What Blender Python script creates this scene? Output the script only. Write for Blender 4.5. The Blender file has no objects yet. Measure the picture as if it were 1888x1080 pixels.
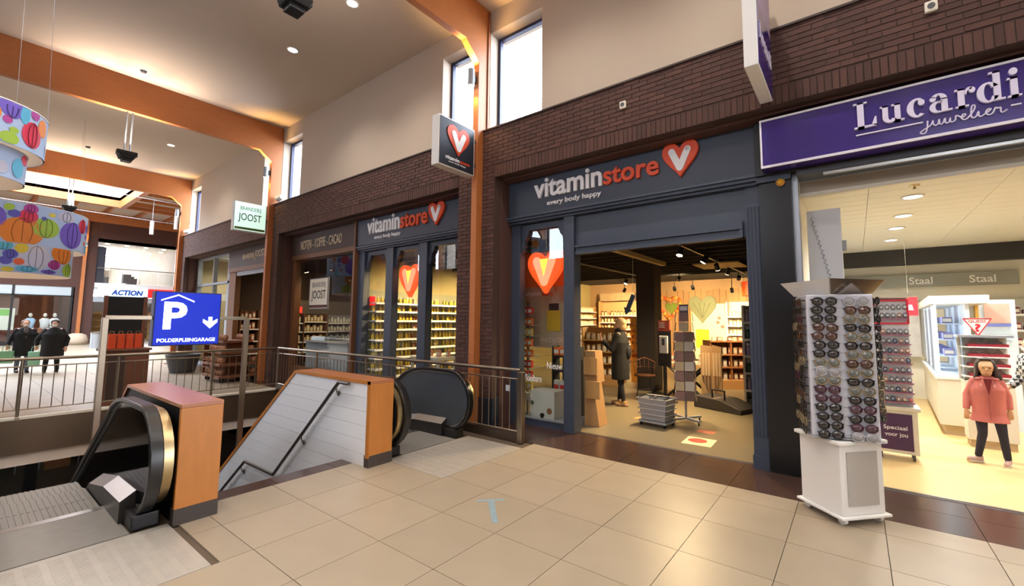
import bpy, bmesh, math, random
from mathutils import Matrix, Vector

RND = random.Random(11)
sc = bpy.context.scene
COL = sc.collection
PI = math.pi

# ------------------------------------------------------------------ camera
EYE = Vector((0.0, 0.0, 1.615))
yaw, pitch, roll = math.radians(36.49), math.radians(5.0), math.radians(0.32)
fwd = Vector((-math.sin(yaw) * math.cos(pitch), math.cos(yaw) * math.cos(pitch), math.sin(pitch)))
rgt0 = Vector((math.cos(yaw), math.sin(yaw), 0))
up0 = rgt0.cross(fwd)
rgt = rgt0 * math.cos(roll) + up0 * math.sin(roll)
upv = up0 * math.cos(roll) - rgt0 * math.sin(roll)
cam_data = bpy.data.cameras.new('camera')
cam = bpy.data.objects.new('camera', cam_data)
COL.objects.link(cam)
m = Matrix((rgt, upv, -fwd)).transposed().to_4x4()
m.translation = EYE
cam.matrix_world = m
cam_data.sensor_width = 36.0
cam_data.lens = 795.0 / 1888.0 * 36.0
cam_data.shift_x = (944.0 - 987.65) / 1888.0
cam_data.shift_y = -(540.0 - 521.9) / 1888.0
cam_data.clip_start = 0.05
cam_data.clip_end = 300
sc.camera = cam

# ------------------------------------------------------------------ world and exposure
def lin(c):
    c = c / 255.0
    return c / 12.92 if c <= 0.04045 else ((c + 0.055) / 1.055) ** 2.4

def rgb(c):
    return (lin(c[0]), lin(c[1]), lin(c[2]), 1.0)

world = bpy.data.worlds.new('overcast_sky')
sc.world = world
world.use_nodes = True
wn = world.node_tree.nodes
wn['Background'].inputs['Color'].default_value = rgb((232, 242, 255))
wn['Background'].inputs['Strength'].default_value = 15.0
sc.view_settings.view_transform = 'Standard'
sc.view_settings.look = 'None'
sc.view_settings.gamma = 1.0
sc.view_settings.use_curve_mapping = False
sc.view_settings.exposure = 0.28
sc.cycles.max_bounces = 8
sc.cycles.diffuse_bounces = 4
sc.cycles.glossy_bounces = 3
sc.cycles.transparent_max_bounces = 16
sc.cycles.sample_clamp_indirect = 6.0
sc.cycles.use_denoising = True
sc.cycles.caustics_reflective = False
sc.cycles.caustics_refractive = False

LAMP_GAIN = 1.0

def in_picture(p):
    q = Vector(p) - EYE
    z = q.dot(fwd)
    if z <= 0.05: return False
    return 0 <= 987.65 + 795 * q.dot(rgt) / z <= 1888 and 0 <= 521.9 - 795 * q.dot(upv) / z <= 1080

def lamp(kind, name, loc, energy, color=(255, 240, 220), aim=None, **kw):
    if not in_picture(loc): name += '_offscreen'
    d = bpy.data.lights.new(name, kind)
    d.energy = energy * LAMP_GAIN
    d.color = rgb(color)[:3]
    for k, v in kw.items():
        setattr(d, k, v)
    o = bpy.data.objects.new(name, d)
    COL.objects.link(o)
    o.location = loc
    if aim is not None:
        o.rotation_euler = (Vector(aim) - Vector(loc)).to_track_quat('-Z', 'Y').to_euler()
    return o

# ------------------------------------------------------------------ materials
MATS = {}

def mat(name, c=(128, 128, 128), rough=0.6, metal=0.0, var=0.0, scale=6.0, bump=0.0, rnd=0.0, island=0.0,
        emit=0.0, spec=0.5, stretch=None, coat=0.0, ecol=None):
    if name in MATS:
        return MATS[name]
    ma = bpy.data.materials.new(name)
    ma.use_nodes = True
    nt = ma.node_tree
    N, L = nt.nodes, nt.links
    b = N['Principled BSDF']
    b.inputs['Base Color'].default_value = rgb(c)
    b.inputs['Roughness'].default_value = rough
    b.inputs['Metallic'].default_value = metal
    b.inputs['Specular IOR Level'].default_value = spec
    if coat:
        b.inputs['Coat Weight'].default_value = coat
        b.inputs['Coat Roughness'].default_value = 0.08
    if emit:
        b.inputs['Emission Color'].default_value = rgb(ecol or c)
        b.inputs['Emission Strength'].default_value = emit
    if var or rnd or island or bump:
        tc = N.new('ShaderNodeTexCoord')
        mp = N.new('ShaderNodeMapping')
        L.new(tc.outputs['Object'], mp.inputs['Vector'])
        if stretch:
            mp.inputs['Scale'].default_value = stretch
        nz = N.new('ShaderNodeTexNoise')
        nz.inputs['Scale'].default_value = scale
        nz.inputs['Detail'].default_value = 5
        L.new(mp.outputs['Vector'], nz.inputs['Vector'])
        # value factor = 1 + var*(noise-.5)*2 + rnd*(random-.5)*2
        acc = N.new('ShaderNodeMath'); acc.operation = 'MULTIPLY_ADD'
        L.new(nz.outputs['Fac'], acc.inputs[0])
        acc.inputs[1].default_value = var * 2
        acc.inputs[2].default_value = 1.0 - var
        last = acc
        for amount, src in ((rnd, 'obj'), (island, 'isl')):
            if not amount:
                continue
            if src == 'obj':
                oi = N.new('ShaderNodeObjectInfo'); out = oi.outputs['Random']
            else:
                gi = N.new('ShaderNodeNewGeometry'); out = gi.outputs['Random Per Island']
            a2 = N.new('ShaderNodeMath'); a2.operation = 'MULTIPLY_ADD'
            L.new(out, a2.inputs[0]); a2.inputs[1].default_value = amount * 2; a2.inputs[2].default_value = 1.0 - amount
            mu = N.new('ShaderNodeMath'); mu.operation = 'MULTIPLY'
            L.new(last.outputs[0], mu.inputs[0]); L.new(a2.outputs[0], mu.inputs[1])
            last = mu
        hs = N.new('ShaderNodeHueSaturation')
        hs.inputs['Color'].default_value = rgb(c)
        L.new(last.outputs[0], hs.inputs['Value'])
        L.new(hs.outputs['Color'], b.inputs['Base Color'])
        if bump:
            bp = N.new('ShaderNodeBump')
            bp.inputs['Strength'].default_value = bump
            bp.inputs['Distance'].default_value = 0.02
            L.new(nz.outputs['Fac'], bp.inputs['Height'])
            L.new(bp.outputs['Normal'], b.inputs['Normal'])
    MATS[name] = ma
    return ma

def glass(name, tint=(255, 255, 255), ior=1.45, rough=0.0, extra=0.0, grazing=0.6):
    if name in MATS:
        return MATS[name]
    ma = bpy.data.materials.new(name)
    ma.use_nodes = True
    N, L = ma.node_tree.nodes, ma.node_tree.links
    N.remove(N['Principled BSDF'])
    out = N['Material Output']
    tr = N.new('ShaderNodeBsdfTransparent'); tr.inputs['Color'].default_value = rgb(tint)
    gl = N.new('ShaderNodeBsdfGlossy'); gl.inputs['Roughness'].default_value = rough
    gl.inputs['Color'].default_value = (0.9, 0.93, 1, 1)
    # Schlick reflectance from the two-sided facing angle, so that both faces of a thin pane behave alike
    f0 = ((ior - 1) / (ior + 1)) ** 2 + extra
    lw = N.new('ShaderNodeLayerWeight'); lw.inputs['Blend'].default_value = 0.5
    pw = N.new('ShaderNodeMath'); pw.operation = 'POWER'; pw.inputs[1].default_value = 5.0
    L.new(lw.outputs['Facing'], pw.inputs[0])
    ad = N.new('ShaderNodeMath'); ad.operation = 'MULTIPLY_ADD'; ad.inputs[1].default_value = (1 - f0) * grazing; ad.inputs[2].default_value = f0; ad.use_clamp = True
    L.new(pw.outputs[0], ad.inputs[0])
    mx = N.new('ShaderNodeMixShader')
    L.new(ad.outputs[0], mx.inputs[0]); L.new(tr.outputs[0], mx.inputs[1]); L.new(gl.outputs[0], mx.inputs[2])
    L.new(mx.outputs[0], out.inputs['Surface'])
    MATS[name] = ma
    return ma

def glow(name, c, strength):
    return mat(name, c, 0.5, emit=strength)

TILE = mat('beige_stone_tile', (153, 140, 121), 0.36, var=0.10, scale=3.0, rnd=0.045, spec=0.55)
TILES = mat('beige_stone_tile_rows', (153, 140, 121), 0.36, var=0.10, scale=3.0, island=0.045, spec=0.55)
BAND = mat('brown_stone_tile', (66, 47, 40), 0.22, var=0.15, scale=4.0, rnd=0.08, spec=0.6)
BANDS = mat('brown_stone_tile_rows', (66, 47, 40), 0.22, var=0.15, scale=4.0, island=0.08, spec=0.6)
GROUT = mat('grout', (84, 70, 56), 0.85, var=0.1, scale=20)
BRICK = mat('dark_brick', (80, 53, 46), 0.85, var=0.2, scale=18, rnd=0.2, bump=0.25)
BRICKS = mat('dark_brick_rows', (80, 53, 46), 0.85, var=0.2, scale=18, island=0.2, bump=0.25)
MORTAR = mat('mortar', (74, 55, 49), 0.9, var=0.15, scale=30)
PLASTER = mat('beige_plaster', (192, 176, 158), 0.9, var=0.03, scale=2)
CEIL = mat('ceiling_plaster', (202, 188, 174), 0.9, var=0.03, scale=1.2)
TIMBER = mat('orange_glulam', (178, 108, 58), 0.5, var=0.16, scale=5, stretch=(6, 1, 6), bump=0.03)
OAKEDGE = mat('orange_wood_veneer', (182, 116, 50), 0.38, var=0.14, scale=4, stretch=(5, 5, 1), bump=0.02)
OAKTOP = mat('reddish_wood_top', (160, 102, 66), 0.3, var=0.14, scale=4, stretch=(1, 6, 4))
BROWNWOOD = mat('brown_shopfront_wood', (112, 72, 44), 0.5, var=0.15, scale=6, stretch=(5, 5, 1))
DARKBROWN = mat('dark_brown_paint', (56, 38, 33), 0.6, var=0.1, scale=8)
SLATE = mat('slate_blue_paint', (58, 66, 82), 0.42, var=0.06, scale=5)
SLATED = SLATE
PLINTH = mat('dark_plinth_cladding', (40, 45, 56), 0.4)
SIGNDARK = mat('dark_sign_face', (40, 45, 56), 0.35)
BLACK = mat('black_paint', (20, 20, 22), 0.45)
BLACKM = mat('black_matt', (16, 16, 17), 0.8)
RUBBER = mat('black_handrail_rubber', (18, 18, 20), 0.28, spec=0.6)
STEEL = mat('brushed_steel', (176, 172, 165), 0.32, 1.0, var=0.06, scale=30)
STEELD = mat('worn_steel_tread', (140, 136, 130), 0.5, 0.4, var=0.14, scale=14, bump=0.05)
STEELW = mat('warm_steel_fascia', (120, 104, 88), 0.35, 0.8, var=0.06, scale=5)
BRASS = mat('champagne_steel', (190, 170, 128), 0.3, 1.0, var=0.08, scale=12)
ALU = mat('silver_profile', (176, 182, 190), 0.35, 0.7)
WHITE = mat('white_paint', (232, 232, 230), 0.55)
WHITEB = mat('white_board', (226, 230, 236), 0.5, var=0.03, scale=3, stretch=(1, 1, 8))
OFFWHITE = mat('off_white_panel', (222, 216, 200), 0.6)
GREY = mat('grey_plastic', (160, 164, 170), 0.5)
GREYD = mat('dark_grey_plastic', (70, 72, 76), 0.5)
LETTER = mat('white_sign_letter', (244, 244, 246), 0.4)
ORANGE = mat('orange_sign_letter', (226, 78, 28), 0.4)
PURPLE = mat('purple_sign_panel', (52, 32, 118), 0.18, spec=0.6)
NAVY = mat('navy_trim', (40, 44, 76), 0.4)
SMOKED = glass('smoked_balustrade_glass', (88, 95, 101), 1.6, 0.06, 0.05)
GREYPANEL = mat('grey_balustrade_panel', (88, 94, 102), 0.25, 0.4, spec=0.6)
PANE = glass('shop_glass', (244, 247, 247), 1.5, 0.0, 0.0)
WPANE = glass('window_glass', (252, 253, 255), 1.15, 0.0, 0.0, 0.2)
SHOPFLOOR = mat('vinyl_shop_floor', (126, 116, 94), 0.3, var=0.06, scale=3)
LUCFLOOR = mat('light_oak_vinyl', (220, 190, 134), 0.35, var=0.08, scale=3, stretch=(1, 8, 1))
SHELFWOOD = mat('light_shelf_wood', (206, 168, 112), 0.5, var=0.1, scale=5, stretch=(1, 5, 5))
CARD = mat('brown_cardboard', (178, 138, 92), 0.7, var=0.08, scale=8)
SKIN = mat('skin', (204, 156, 128), 0.55, var=0.04, scale=20)
LAMPW = glow('downlight_lens', (255, 240, 215), 14)
LAMPC = glow('white_downlight_lens', (255, 250, 240), 9)
LAMPS = glow('spot_lens', (255, 226, 170), 22)

# ------------------------------------------------------------------ mesh helpers
def mapax(plane, a, b, d):
    return (a, d, b) if plane == 'xz' else (d, a, b) if plane == 'yz' else (a, b, d)

class MB:
    def __init__(s):
        s.v, s.f, s.mi, s.m = [], [], [], 0
    def add(s, vs, fs, M=None):
        o = len(s.v)
        s.v += [tuple(M @ Vector(p)) for p in vs] if M is not None else [tuple(p) for p in vs]
        for f in fs:
            s.f.append([i + o for i in f]); s.mi.append(s.m)
        return s
    def box(s, x0, x1, y0, y1, z0, z1, M=None):
        vs = [(x, y, z) for z in (z0, z1) for y in (y0, y1) for x in (x0, x1)]
        return s.add(vs, [(0, 2, 3, 1), (4, 5, 7, 6), (0, 1, 5, 4), (2, 6, 7, 3), (0, 4, 6, 2), (1, 3, 7, 5)], M)
    def prism(s, poly, d0, d1, plane='xz', M=None):
        n = len(poly)
        vs = [mapax(plane, a, b, d0) for a, b in poly] + [mapax(plane, a, b, d1) for a, b in poly]
        fs = [list(range(n))[::-1], list(range(n, 2 * n))] + [(i, (i + 1) % n, n + (i + 1) % n, n + i) for i in range(n)]
        return s.add(vs, fs, M)
    def cyl(s, p0, p1, r0, r1=None, n=12, cap=True, M=None):
        r1 = r0 if r1 is None else r1
        p0, p1 = Vector(p0), Vector(p1)
        d = (p1 - p0).normalized()
        a = d.orthogonal().normalized(); b = d.cross(a)
        vs = [p + (a * math.cos(2 * PI * i / n) + b * math.sin(2 * PI * i / n)) * r for p, r in ((p0, r0), (p1, r1)) for i in range(n)]
        fs = [(i, (i + 1) % n, n + (i + 1) % n, n + i) for i in range(n)]
        if cap:
            fs += [list(range(n))[::-1], list(range(n, 2 * n))]
        return s.add(vs, fs, M)
    def tube(s, pts, r, n=8, closed=False, M=None, flat=1.0):
        pts = [Vector(p) for p in pts]
        k = len(pts)
        vs = []; prev = None
        for i, p in enumerate(pts):
            if closed:
                d = (pts[(i + 1) % k] - pts[i - 1]).normalized()
            else:
                d = (pts[min(i + 1, k - 1)] - pts[max(i - 1, 0)]).normalized()
            if prev is None:
                a = d.orthogonal().normalized()
            else:
                a = (prev - d * prev.dot(d)).normalized()
            prev = a
            b = d.cross(a)
            rr = r[i] if isinstance(r, (list, tuple)) else r
            for j in range(n):
                t = 2 * PI * j / n
                vs.append(p + a * math.cos(t) * rr + b * math.sin(t) * rr * flat)
        fs = []
        for i in range(k if closed else k - 1):
            i2 = (i + 1) % k
            for j in range(n):
                fs.append((i * n + j, i * n + (j + 1) % n, i2 * n + (j + 1) % n, i2 * n + j))
        if not closed:
            fs += [list(range(n))[::-1], [(k - 1) * n + j for j in range(n)]]
        return s.add(vs, fs, M)
    def lathe(s, prof, c=(0, 0, 0), n=16, M=None):
        vs = [(c[0] + r * math.cos(2 * PI * j / n), c[1] + r * math.sin(2 * PI * j / n), c[2] + z) for r, z in prof for j in range(n)]
        k = len(prof)
        fs = [(i * n + j, i * n + (j + 1) % n, (i + 1) * n + (j + 1) % n, (i + 1) * n + j) for i in range(k - 1) for j in range(n)]
        fs += [list(range(n))[::-1], [(k - 1) * n + j for j in range(n)]]
        return s.add(vs, fs, M)
    def ell(s, c, r, n=12, M=None):
        k = max(4, n // 2)
        vs = [(c[0], c[1], c[2] - r[2])]
        for i in range(1, k):
            t = -PI / 2 + PI * i / k
            for j in range(n):
                u = 2 * PI * j / n
                vs.append((c[0] + r[0] * math.cos(t) * math.cos(u), c[1] + r[1] * math.cos(t) * math.sin(u), c[2] + r[2] * math.sin(t)))
        vs.append((c[0], c[1], c[2] + r[2]))
        fs = [(0, 1 + (j + 1) % n, 1 + j) for j in range(n)]
        for i in range(k - 2):
            for j in range(n):
                a = 1 + i * n
                fs.append((a + j, a + (j + 1) % n, a + n + (j + 1) % n, a + n + j))
        t = len(vs) - 1
        a = 1 + (k - 2) * n
        fs += [(a + j, a + (j + 1) % n, t) for j in range(n)]
        return s.add(vs, fs, M)
    def loft(s, rings, n=16, M=None):
        # rings: (cx, cy, cz, rx, ry)
        vs = [(cx + rx * math.cos(2 * PI * j / n), cy + ry * math.sin(2 * PI * j / n), cz) for cx, cy, cz, rx, ry in rings for j in range(n)]
        k = len(rings)
        fs = [(i * n + j, i * n + (j + 1) % n, (i + 1) * n + (j + 1) % n, (i + 1) * n + j) for i in range(k - 1) for j in range(n)]
        fs += [list(range(n))[::-1], [(k - 1) * n + j for j in range(n)]]
        return s.add(vs, fs, M)
    def mesh(s, name, mats, smooth=False, fix=True):
        me = bpy.data.meshes.new(name)
        me.from_pydata(s.v, [], s.f)
        for x in (mats if isinstance(mats, (list, tuple)) else [mats]):
            me.materials.append(x)
        if any(s.mi):
            me.polygons.foreach_set('material_index', s.mi)
        if fix:
            bm = bmesh.new(); bm.from_mesh(me)
            bmesh.ops.recalc_face_normals(bm, faces=bm.faces)
            bm.to_mesh(me); bm.free()
        if smooth:
            me.polygons.foreach_set('use_smooth', [True] * len(me.polygons))
            if smooth == 'auto':
                try:
                    me.set_sharp_from_angle(angle=math.radians(40))
                except Exception:
                    pass
        me.update()
        return me
    def build(s, name, mats, parent=None, smooth=False, world=False, bevel=0.0, label=None, fix=True):
        return put(name, s.mesh(name, mats, smooth, fix), parent, world, bevel, label)

def put(name, me, parent=None, world=False, bevel=0.0, label=None, loc=None, rotz=None, scale=None):
    o = bpy.data.objects.new(name, me)
    COL.objects.link(o)
    if loc is not None: o.location = loc
    if rotz is not None: o.rotation_euler = (0, 0, rotz)
    if scale is not None: o.scale = scale
    if parent is not None:
        o.parent = parent
        if world:
            pm = Matrix.Translation(parent.location) @ parent.rotation_euler.to_matrix().to_4x4()
            o.matrix_parent_inverse = pm.inverted()
    if bevel:
        b = o.modifiers.new('bevel', 'BEVEL'); b.width = bevel; b.segments = 2; b.limit_method = 'ANGLE'
    if label: o['label'] = label
    return o

def tag(o, label, cat=None, group=None, kind=None):
    if label: o['label'] = label
    if cat: o['category'] = cat
    if group: o['group'] = group
    if kind: o['kind'] = kind
    return o

def thing(name, label, cat, loc=(0, 0, 0), rotz=0.0, group=None):
    o = bpy.data.objects.new(name, None)
    COL.objects.link(o)
    o.empty_display_size = 0.1
    o.location = loc
    o.rotation_euler = (0, 0, rotz)
    return tag(o, label, cat, group)

def struct(o, label=None):
    o['kind'] = 'structure'
    if label: o['label'] = label
    return o

def copy_tree(o, parent=None, loc=None, rotz=None, label=None):
    kids = [c for c in KIDS.get(o.name, [])]
    c = o.copy(); COL.objects.link(c)
    if parent is not None: c.parent = parent
    if loc is not None: c.location = loc
    if rotz is not None: c.rotation_euler = (0, 0, rotz)
    if label: c['label'] = label
    for k in kids:
        copy_tree(k, c)
    return c

KIDS = {}
def freeze(o):
    """remember the children of a prototype so that it can be copied quickly"""
    KIDS[o.name] = list(o.children)
    for c in o.children:
        freeze(c)
    return o

# lettering: the glyphs are fitted to the rectangle a0..a1 x b0..b1 of a plane
def letters(name, body, a0, a1, b0, b1, d, thick, facing, material, parent, bold=0.0, shear=0.0, world=True, space=1.0, label=None, split=False):
    cu = bpy.data.curves.new(name, 'FONT')
    cu.body = body; cu.size = 1.0; cu.offset = bold; cu.shear = shear; cu.resolution_u = 3; cu.space_character = space
    cu.extrude = 0.01
    o = bpy.data.objects.new(name, cu)
    me = bpy.data.meshes.new_from_object(o)
    bpy.data.objects.remove(o)
    xs = [v.co.x for v in me.vertices]; ys = [v.co.y for v in me.vertices]
    x0, x1, y0, y1 = min(xs), max(xs), min(ys), max(ys)
    for v in me.vertices:
        a = a0 + (v.co.x - x0) / (x1 - x0) * (a1 - a0)
        b = b0 + (v.co.y - y0) / (y1 - y0) * (b1 - b0)
        t = thick if v.co.z > 0 else 0.0
        # facing '-y': reader looks along +y ; '+x': reader looks along -x ; '-x' : reader looks along +x
        if facing == '-y': v.co = (a, d - t, b)
        elif facing == '+x': v.co = (d + t, a, b)
        elif facing == '-x': v.co = (d - t, a, b)
        elif facing == 'up': v.co = (a, b, d + t)
    me.materials.clear(); me.materials.append(material)
    me.update()
    if not split:
        return put(name, me, parent, world, 0, label)
    # one object per glyph: loose pieces that overlap along the line of writing belong to one letter
    nv = len(me.vertices); root = list(range(nv))
    def find(i):
        while root[i] != i:
            root[i] = root[root[i]]; i = root[i]
        return i
    for e in me.edges:
        root[find(e.vertices[0])] = find(e.vertices[1])
    ax = 0 if facing in ('-y', 'up') else 1
    span = {}
    for v in me.vertices:
        r = find(v.index); c = v.co[ax]
        lo, hi = span.get(r, (c, c)); span[r] = (min(lo, c), max(hi, c))
    runs = []
    for r, (lo, hi) in sorted(span.items(), key=lambda q: q[1]):
        if runs and lo < runs[-1][1] - .3 * (hi - lo): runs[-1][1] = max(hi, runs[-1][1]); runs[-1][2].add(r)
        else: runs.append([lo, hi, {r}])
    for lo, hi, members in runs:
        b = MB(); idx = {}
        for v in me.vertices:
            if find(v.index) in members: idx[v.index] = len(b.v); b.v.append(tuple(v.co))
        for p in me.polygons:
            if p.vertices[0] in idx: b.f.append([idx[i] for i in p.vertices]); b.mi.append(0)
        b.build('letter', material, parent, world=world, fix=False)

def heart(cx, cz, w, h, n=40):
    pts = []
    for i in range(n):
        t = 2 * PI * i / n
        x = 16 * math.sin(t) ** 3
        y = 13 * math.cos(t) - 5 * math.cos(2 * t) - 2 * math.cos(3 * t) - math.cos(4 * t)
        pts.append((x, y))
    for _ in range(5):                       # soften the tip and the notch
        pts = [tuple(.25 * pts[i - 1][q] + .5 * pts[i][q] + .25 * pts[(i + 1) % n][q] for q in (0, 1)) for i in range(n)]
    x0, x1 = min(p[0] for p in pts), max(p[0] for p in pts)
    y0, y1 = min(p[1] for p in pts), max(p[1] for p in pts)
    return [(cx + ((p[0] - x0) / (x1 - x0) - .5) * w, cz + ((p[1] - y0) / (y1 - y0) - .5) * h) for p in pts]

def vee(mb, cx, cz, w, h, r, d0, d1, plane='xz'):
    """rounded V of two capsules"""
    def capsule(p, q, e):
        ax, az = p; bx, bz = q
        dx, dz = bx - ax, bz - az
        l = math.hypot(dx, dz); dx /= l; dz /= l
        th = math.atan2(dz, dx)
        poly = [(bx + r * math.cos(th - PI / 2 + PI * i / 8), bz + r * math.sin(th - PI / 2 + PI * i / 8)) for i in range(9)]
        poly += [(ax + r * math.cos(th + PI / 2 + PI * i / 8), az + r * math.sin(th + PI / 2 + PI * i / 8)) for i in range(9)]
        mb.prism(poly, d0 - e, d1 + e, plane)      # the second stroke stands a hair proud of the first
    capsule((cx - w / 2, cz + h / 2), (cx, cz - h / 2), 0.0)
    capsule((cx + w / 2, cz + h / 2), (cx, cz - h / 2), 0.002)
# ================================================================== STRUCTURE
FR = [2.96, -4.84, -12.65, -20.4]          # +x faces of the timber portal frames
YB, YW = 5.05, 5.20                        # brick face, plaster face
ZB, ZC = 4.75, 6.95                        # top of brick, hall ceiling
YO = -6.8                                  # opposite facade

# ---- floor slabs (grout bed) ------------------------------------------------
fl = MB()
fl.box(-4.9, 10, YO, 5.62, -0.5, -0.012)
fl.box(-10.9, -4.9, 4.66, 5.62, -0.5, -0.012)
fl.box(-10.9, -4.9, YO, -0.35, -0.5, -0.012)
fl.box(-41, -10.9, -9, 12, -0.5, -0.012)
floor = struct(fl.build('floor', GROUT), 'stone tiled mall floor around the escalator void')

tile_me = MB().box(-.2975, .2975, -.2975, .2975, -.012, 0).mesh('tile', TILE)
def tiles(x0, x1, y0, y1, ox, oy, px, py, me, material, single, name='tile', gap=.005):
    rest = MB()
    i0, i1 = math.floor((x0 - ox) / px), math.ceil((x1 - ox) / px)
    j0, j1 = math.floor((y0 - oy) / py), math.ceil((y1 - oy) / py)
    for i in range(i0, i1):
        for j in range(j0, j1):
            a0, a1 = max(x0, ox + i * px), min(x1, ox + (i + 1) * px)
            b0, b1 = max(y0, oy + j * py), min(y1, oy + (j + 1) * py)
            if a1 - a0 < .02 or b1 - b0 < .02: continue
            if single(a0, b1):
                o = put(name, me, floor, loc=((a0 + a1) / 2, (b0 + b1) / 2, 0),
                        scale=((a1 - a0 - gap) / .595, (b1 - b0 - gap) / .595, 1))
            else:
                rest.box(a0 + gap / 2, a1 - gap / 2, b0 + gap / 2, b1 - gap / 2, -.012, 0)
    if rest.v:
        o = rest.build(name + '_field', material, floor, fix=False); o['kind'] = 'stuff'
near = lambda x, y: y > 0.2 and x < 2.2
tiles(-3.49, 4.31, YO, 4.70, -2.89, 1.99, .6, .6, tile_me, TILES, near)
tiles(-4.66, -3.49, 1.19, 3.13, -2.89, 1.99, .6, .6, tile_me, TILES, near)
band_me = MB().box(-.2975, .2975, -.2975, .2975, -.012, 0).mesh('band_tile', BAND)
tiles(-10.9, 2.0, 4.70, 5.60, -2.89, 4.70, .6, .45, band_me, BANDS, lambda x, y: x > -11, 'band_tile')
tiles(-4.90, -4.66, 1.44, 2.83, -2.89, 1.44, 1, .6, band_me, BANDS, lambda x, y: True, 'band_tile')
tiles(-20.4, -10.9, 4.70, 5.60, -2.89, 4.70, .6, .45, band_me, BANDS, lambda x, y: False, 'band_tile')
tiles(-20.4, -10.9, -1.5, 4.70, -2.89, 1.99, .6, .6, tile_me, TILES, lambda x, y: False)
tiles(-40, -20.4, -3, 10, -2.89, 1.99, .6, .6, tile_me, TILES, lambda x, y: False)

# faded blue tape arrow stuck on the tiles
ar = MB()
ar.prism([(-2.42, 2.70), (-2.38, 2.73), (-2.69, 3.03), (-2.62, 3.10), (-2.65, 3.12), (-2.83, 2.95), (-2.80, 2.92), (-2.73, 2.99)], 0.0005, 0.0015, 'xy')
tag(ar.build('floor_arrow', mat('faded_blue_tape', (122, 142, 150), .7, var=.25, scale=30)), 'faded blue tape arrow stuck on the beige floor tiles', 'floor marking')

# ---- timber portal frames ---------------------------------------------------
for i, X in enumerate(FR):
    poly = [(5.19, 0), (5.19, ZC), (YO + .01, ZC), (YO + .01, 0), (YO + .28, 0), (YO + .28, 5.9), (YO + .58, 6.17),
            (4.62, 6.17), (4.92, 5.9), (4.92, 0)]
    o = MB().prism(poly, X - .12, X, 'yz').build('timber_frame', TIMBER, bevel=.006)
    struct(o, 'orange glued timber portal frame with chamfered knee')

# ---- hall ceiling -----------------------------------------------------------
struct(MB().box(-20.52, 10, YO - .4, 5.6, ZC, ZC + .25).build('ceiling', CEIL), 'beige plastered hall ceiling')

# ---- upper plaster walls with window openings ---------------------------------
WW, WH = 1.09, 6.56
def plaster(y0, y1, name):
    mb = MB()
    xs = []
    for X in FR:
        xs += [(X - .12 - WW, X - .12), (X, X + WW)]
    xs.sort()
    x = -20.52
    for a, b in xs:
        if a > x: mb.box(x, a, y0, y1, ZB, ZC)
        mb.box(max(a, -20.52), b, y0, y1, WH, ZC)
        x = b
        if abs(b - (-.12)) < 0: pass
    mb.box(x, 10, y0, y1, ZB, ZC)
    return struct(mb.build(name, PLASTER), 'beige plaster wall above the brick band')
plaster(YW, 5.6, 'wall_upper_front')
plaster(YO - .4, YO, 'wall_upper_back')
wi = 1
for yy, yf in ((5.40, 5.47), (YO - .2, YO - .27)):
    for X in FR:
        for a, b in ((X - .12 - WW, X - .12), (X, X + WW)):
            if a < -20.52: continue
            w = struct(bpy.data.objects.new('window_%d' % wi, None), 'tall clerestory window in the plaster wall beside a timber column'); wi += 1
            COL.objects.link(w); w.location = ((a + b) / 2, yy, ZB)
            f = MB(); t = .055
            f.box(a, a + t, min(yy, yf), max(yy, yf), ZB, WH).box(b - t, b, min(yy, yf), max(yy, yf), ZB, WH)
            f.box(a + t, b - t, min(yy, yf), max(yy, yf), WH - t, WH).box(a + t, b - t, min(yy, yf), max(yy, yf), ZB, ZB + .04)
            f.build('window_frame', NAVY, w, world=True)
            MB().box(a + t, b - t, (yy + yf) / 2 - .004, (yy + yf) / 2 + .004, ZB + .04, WH - t).build('pane', WPANE, w, world=True)
            pl = lamp('AREA', 'sky_portal', ((a + b) / 2, 5.52 if yy > 0 else YO - .32, (ZB + WH) / 2), 1, aim=((a + b) / 2, 0, (ZB + WH) / 2),
                      shape='RECTANGLE', size=WW, size_y=WH - ZB)
            pl.data.cycles.is_portal = True

# ---- brick facade --------------------------------------------------------------
brick_me = MB().box(-.105, .105, -.015, .02, -.026, .026).mesh('brick', BRICK)
def bricks(parent, regions, singles, stuffname='brick_courses'):
    """regions: (x0,x1,z0,z1,soldier)"""
    L = []
    for x0, x1, z0, z1, soldier in regions:
        px, pz = (.0625, z1 - z0) if soldier else (.22, .0625)
        nz = max(1, round((z1 - z0) / pz)); pz = (z1 - z0) / nz
        for k in range(nz):
            x = x0 - (px / 2 if (k % 2 and not soldier) else 0)
            while x < x1 - .01:
                a, b = max(x0, x), min(x1, x + px)
                if b - a > .03: L.append(((a + b) / 2, z0 + (k + .5) * pz, b - a - .009, pz - .009))
                x += px
    L.sort(key=lambda q: (q[0] > 1.75, math.hypot(q[0], q[1] - 1.6)))
    rest = MB(); n = 0
    for cx, cz, w, h in L:
        dy = RND.uniform(-.003, .002)
        if n < singles:
            n += 1
            put('brick', brick_me, parent, loc=(cx, YB + .015 + dy, cz), scale=(w / .21, 1, h / .052))
        else:
            rest.box(cx - w / 2, cx + w / 2, YB + dy, YB + .03, cz - h / 2, cz + h / 2)
    if rest.v:
        o = rest.build(stuffname, BRICKS, parent, fix=False); o['kind'] = 'stuff'

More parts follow.
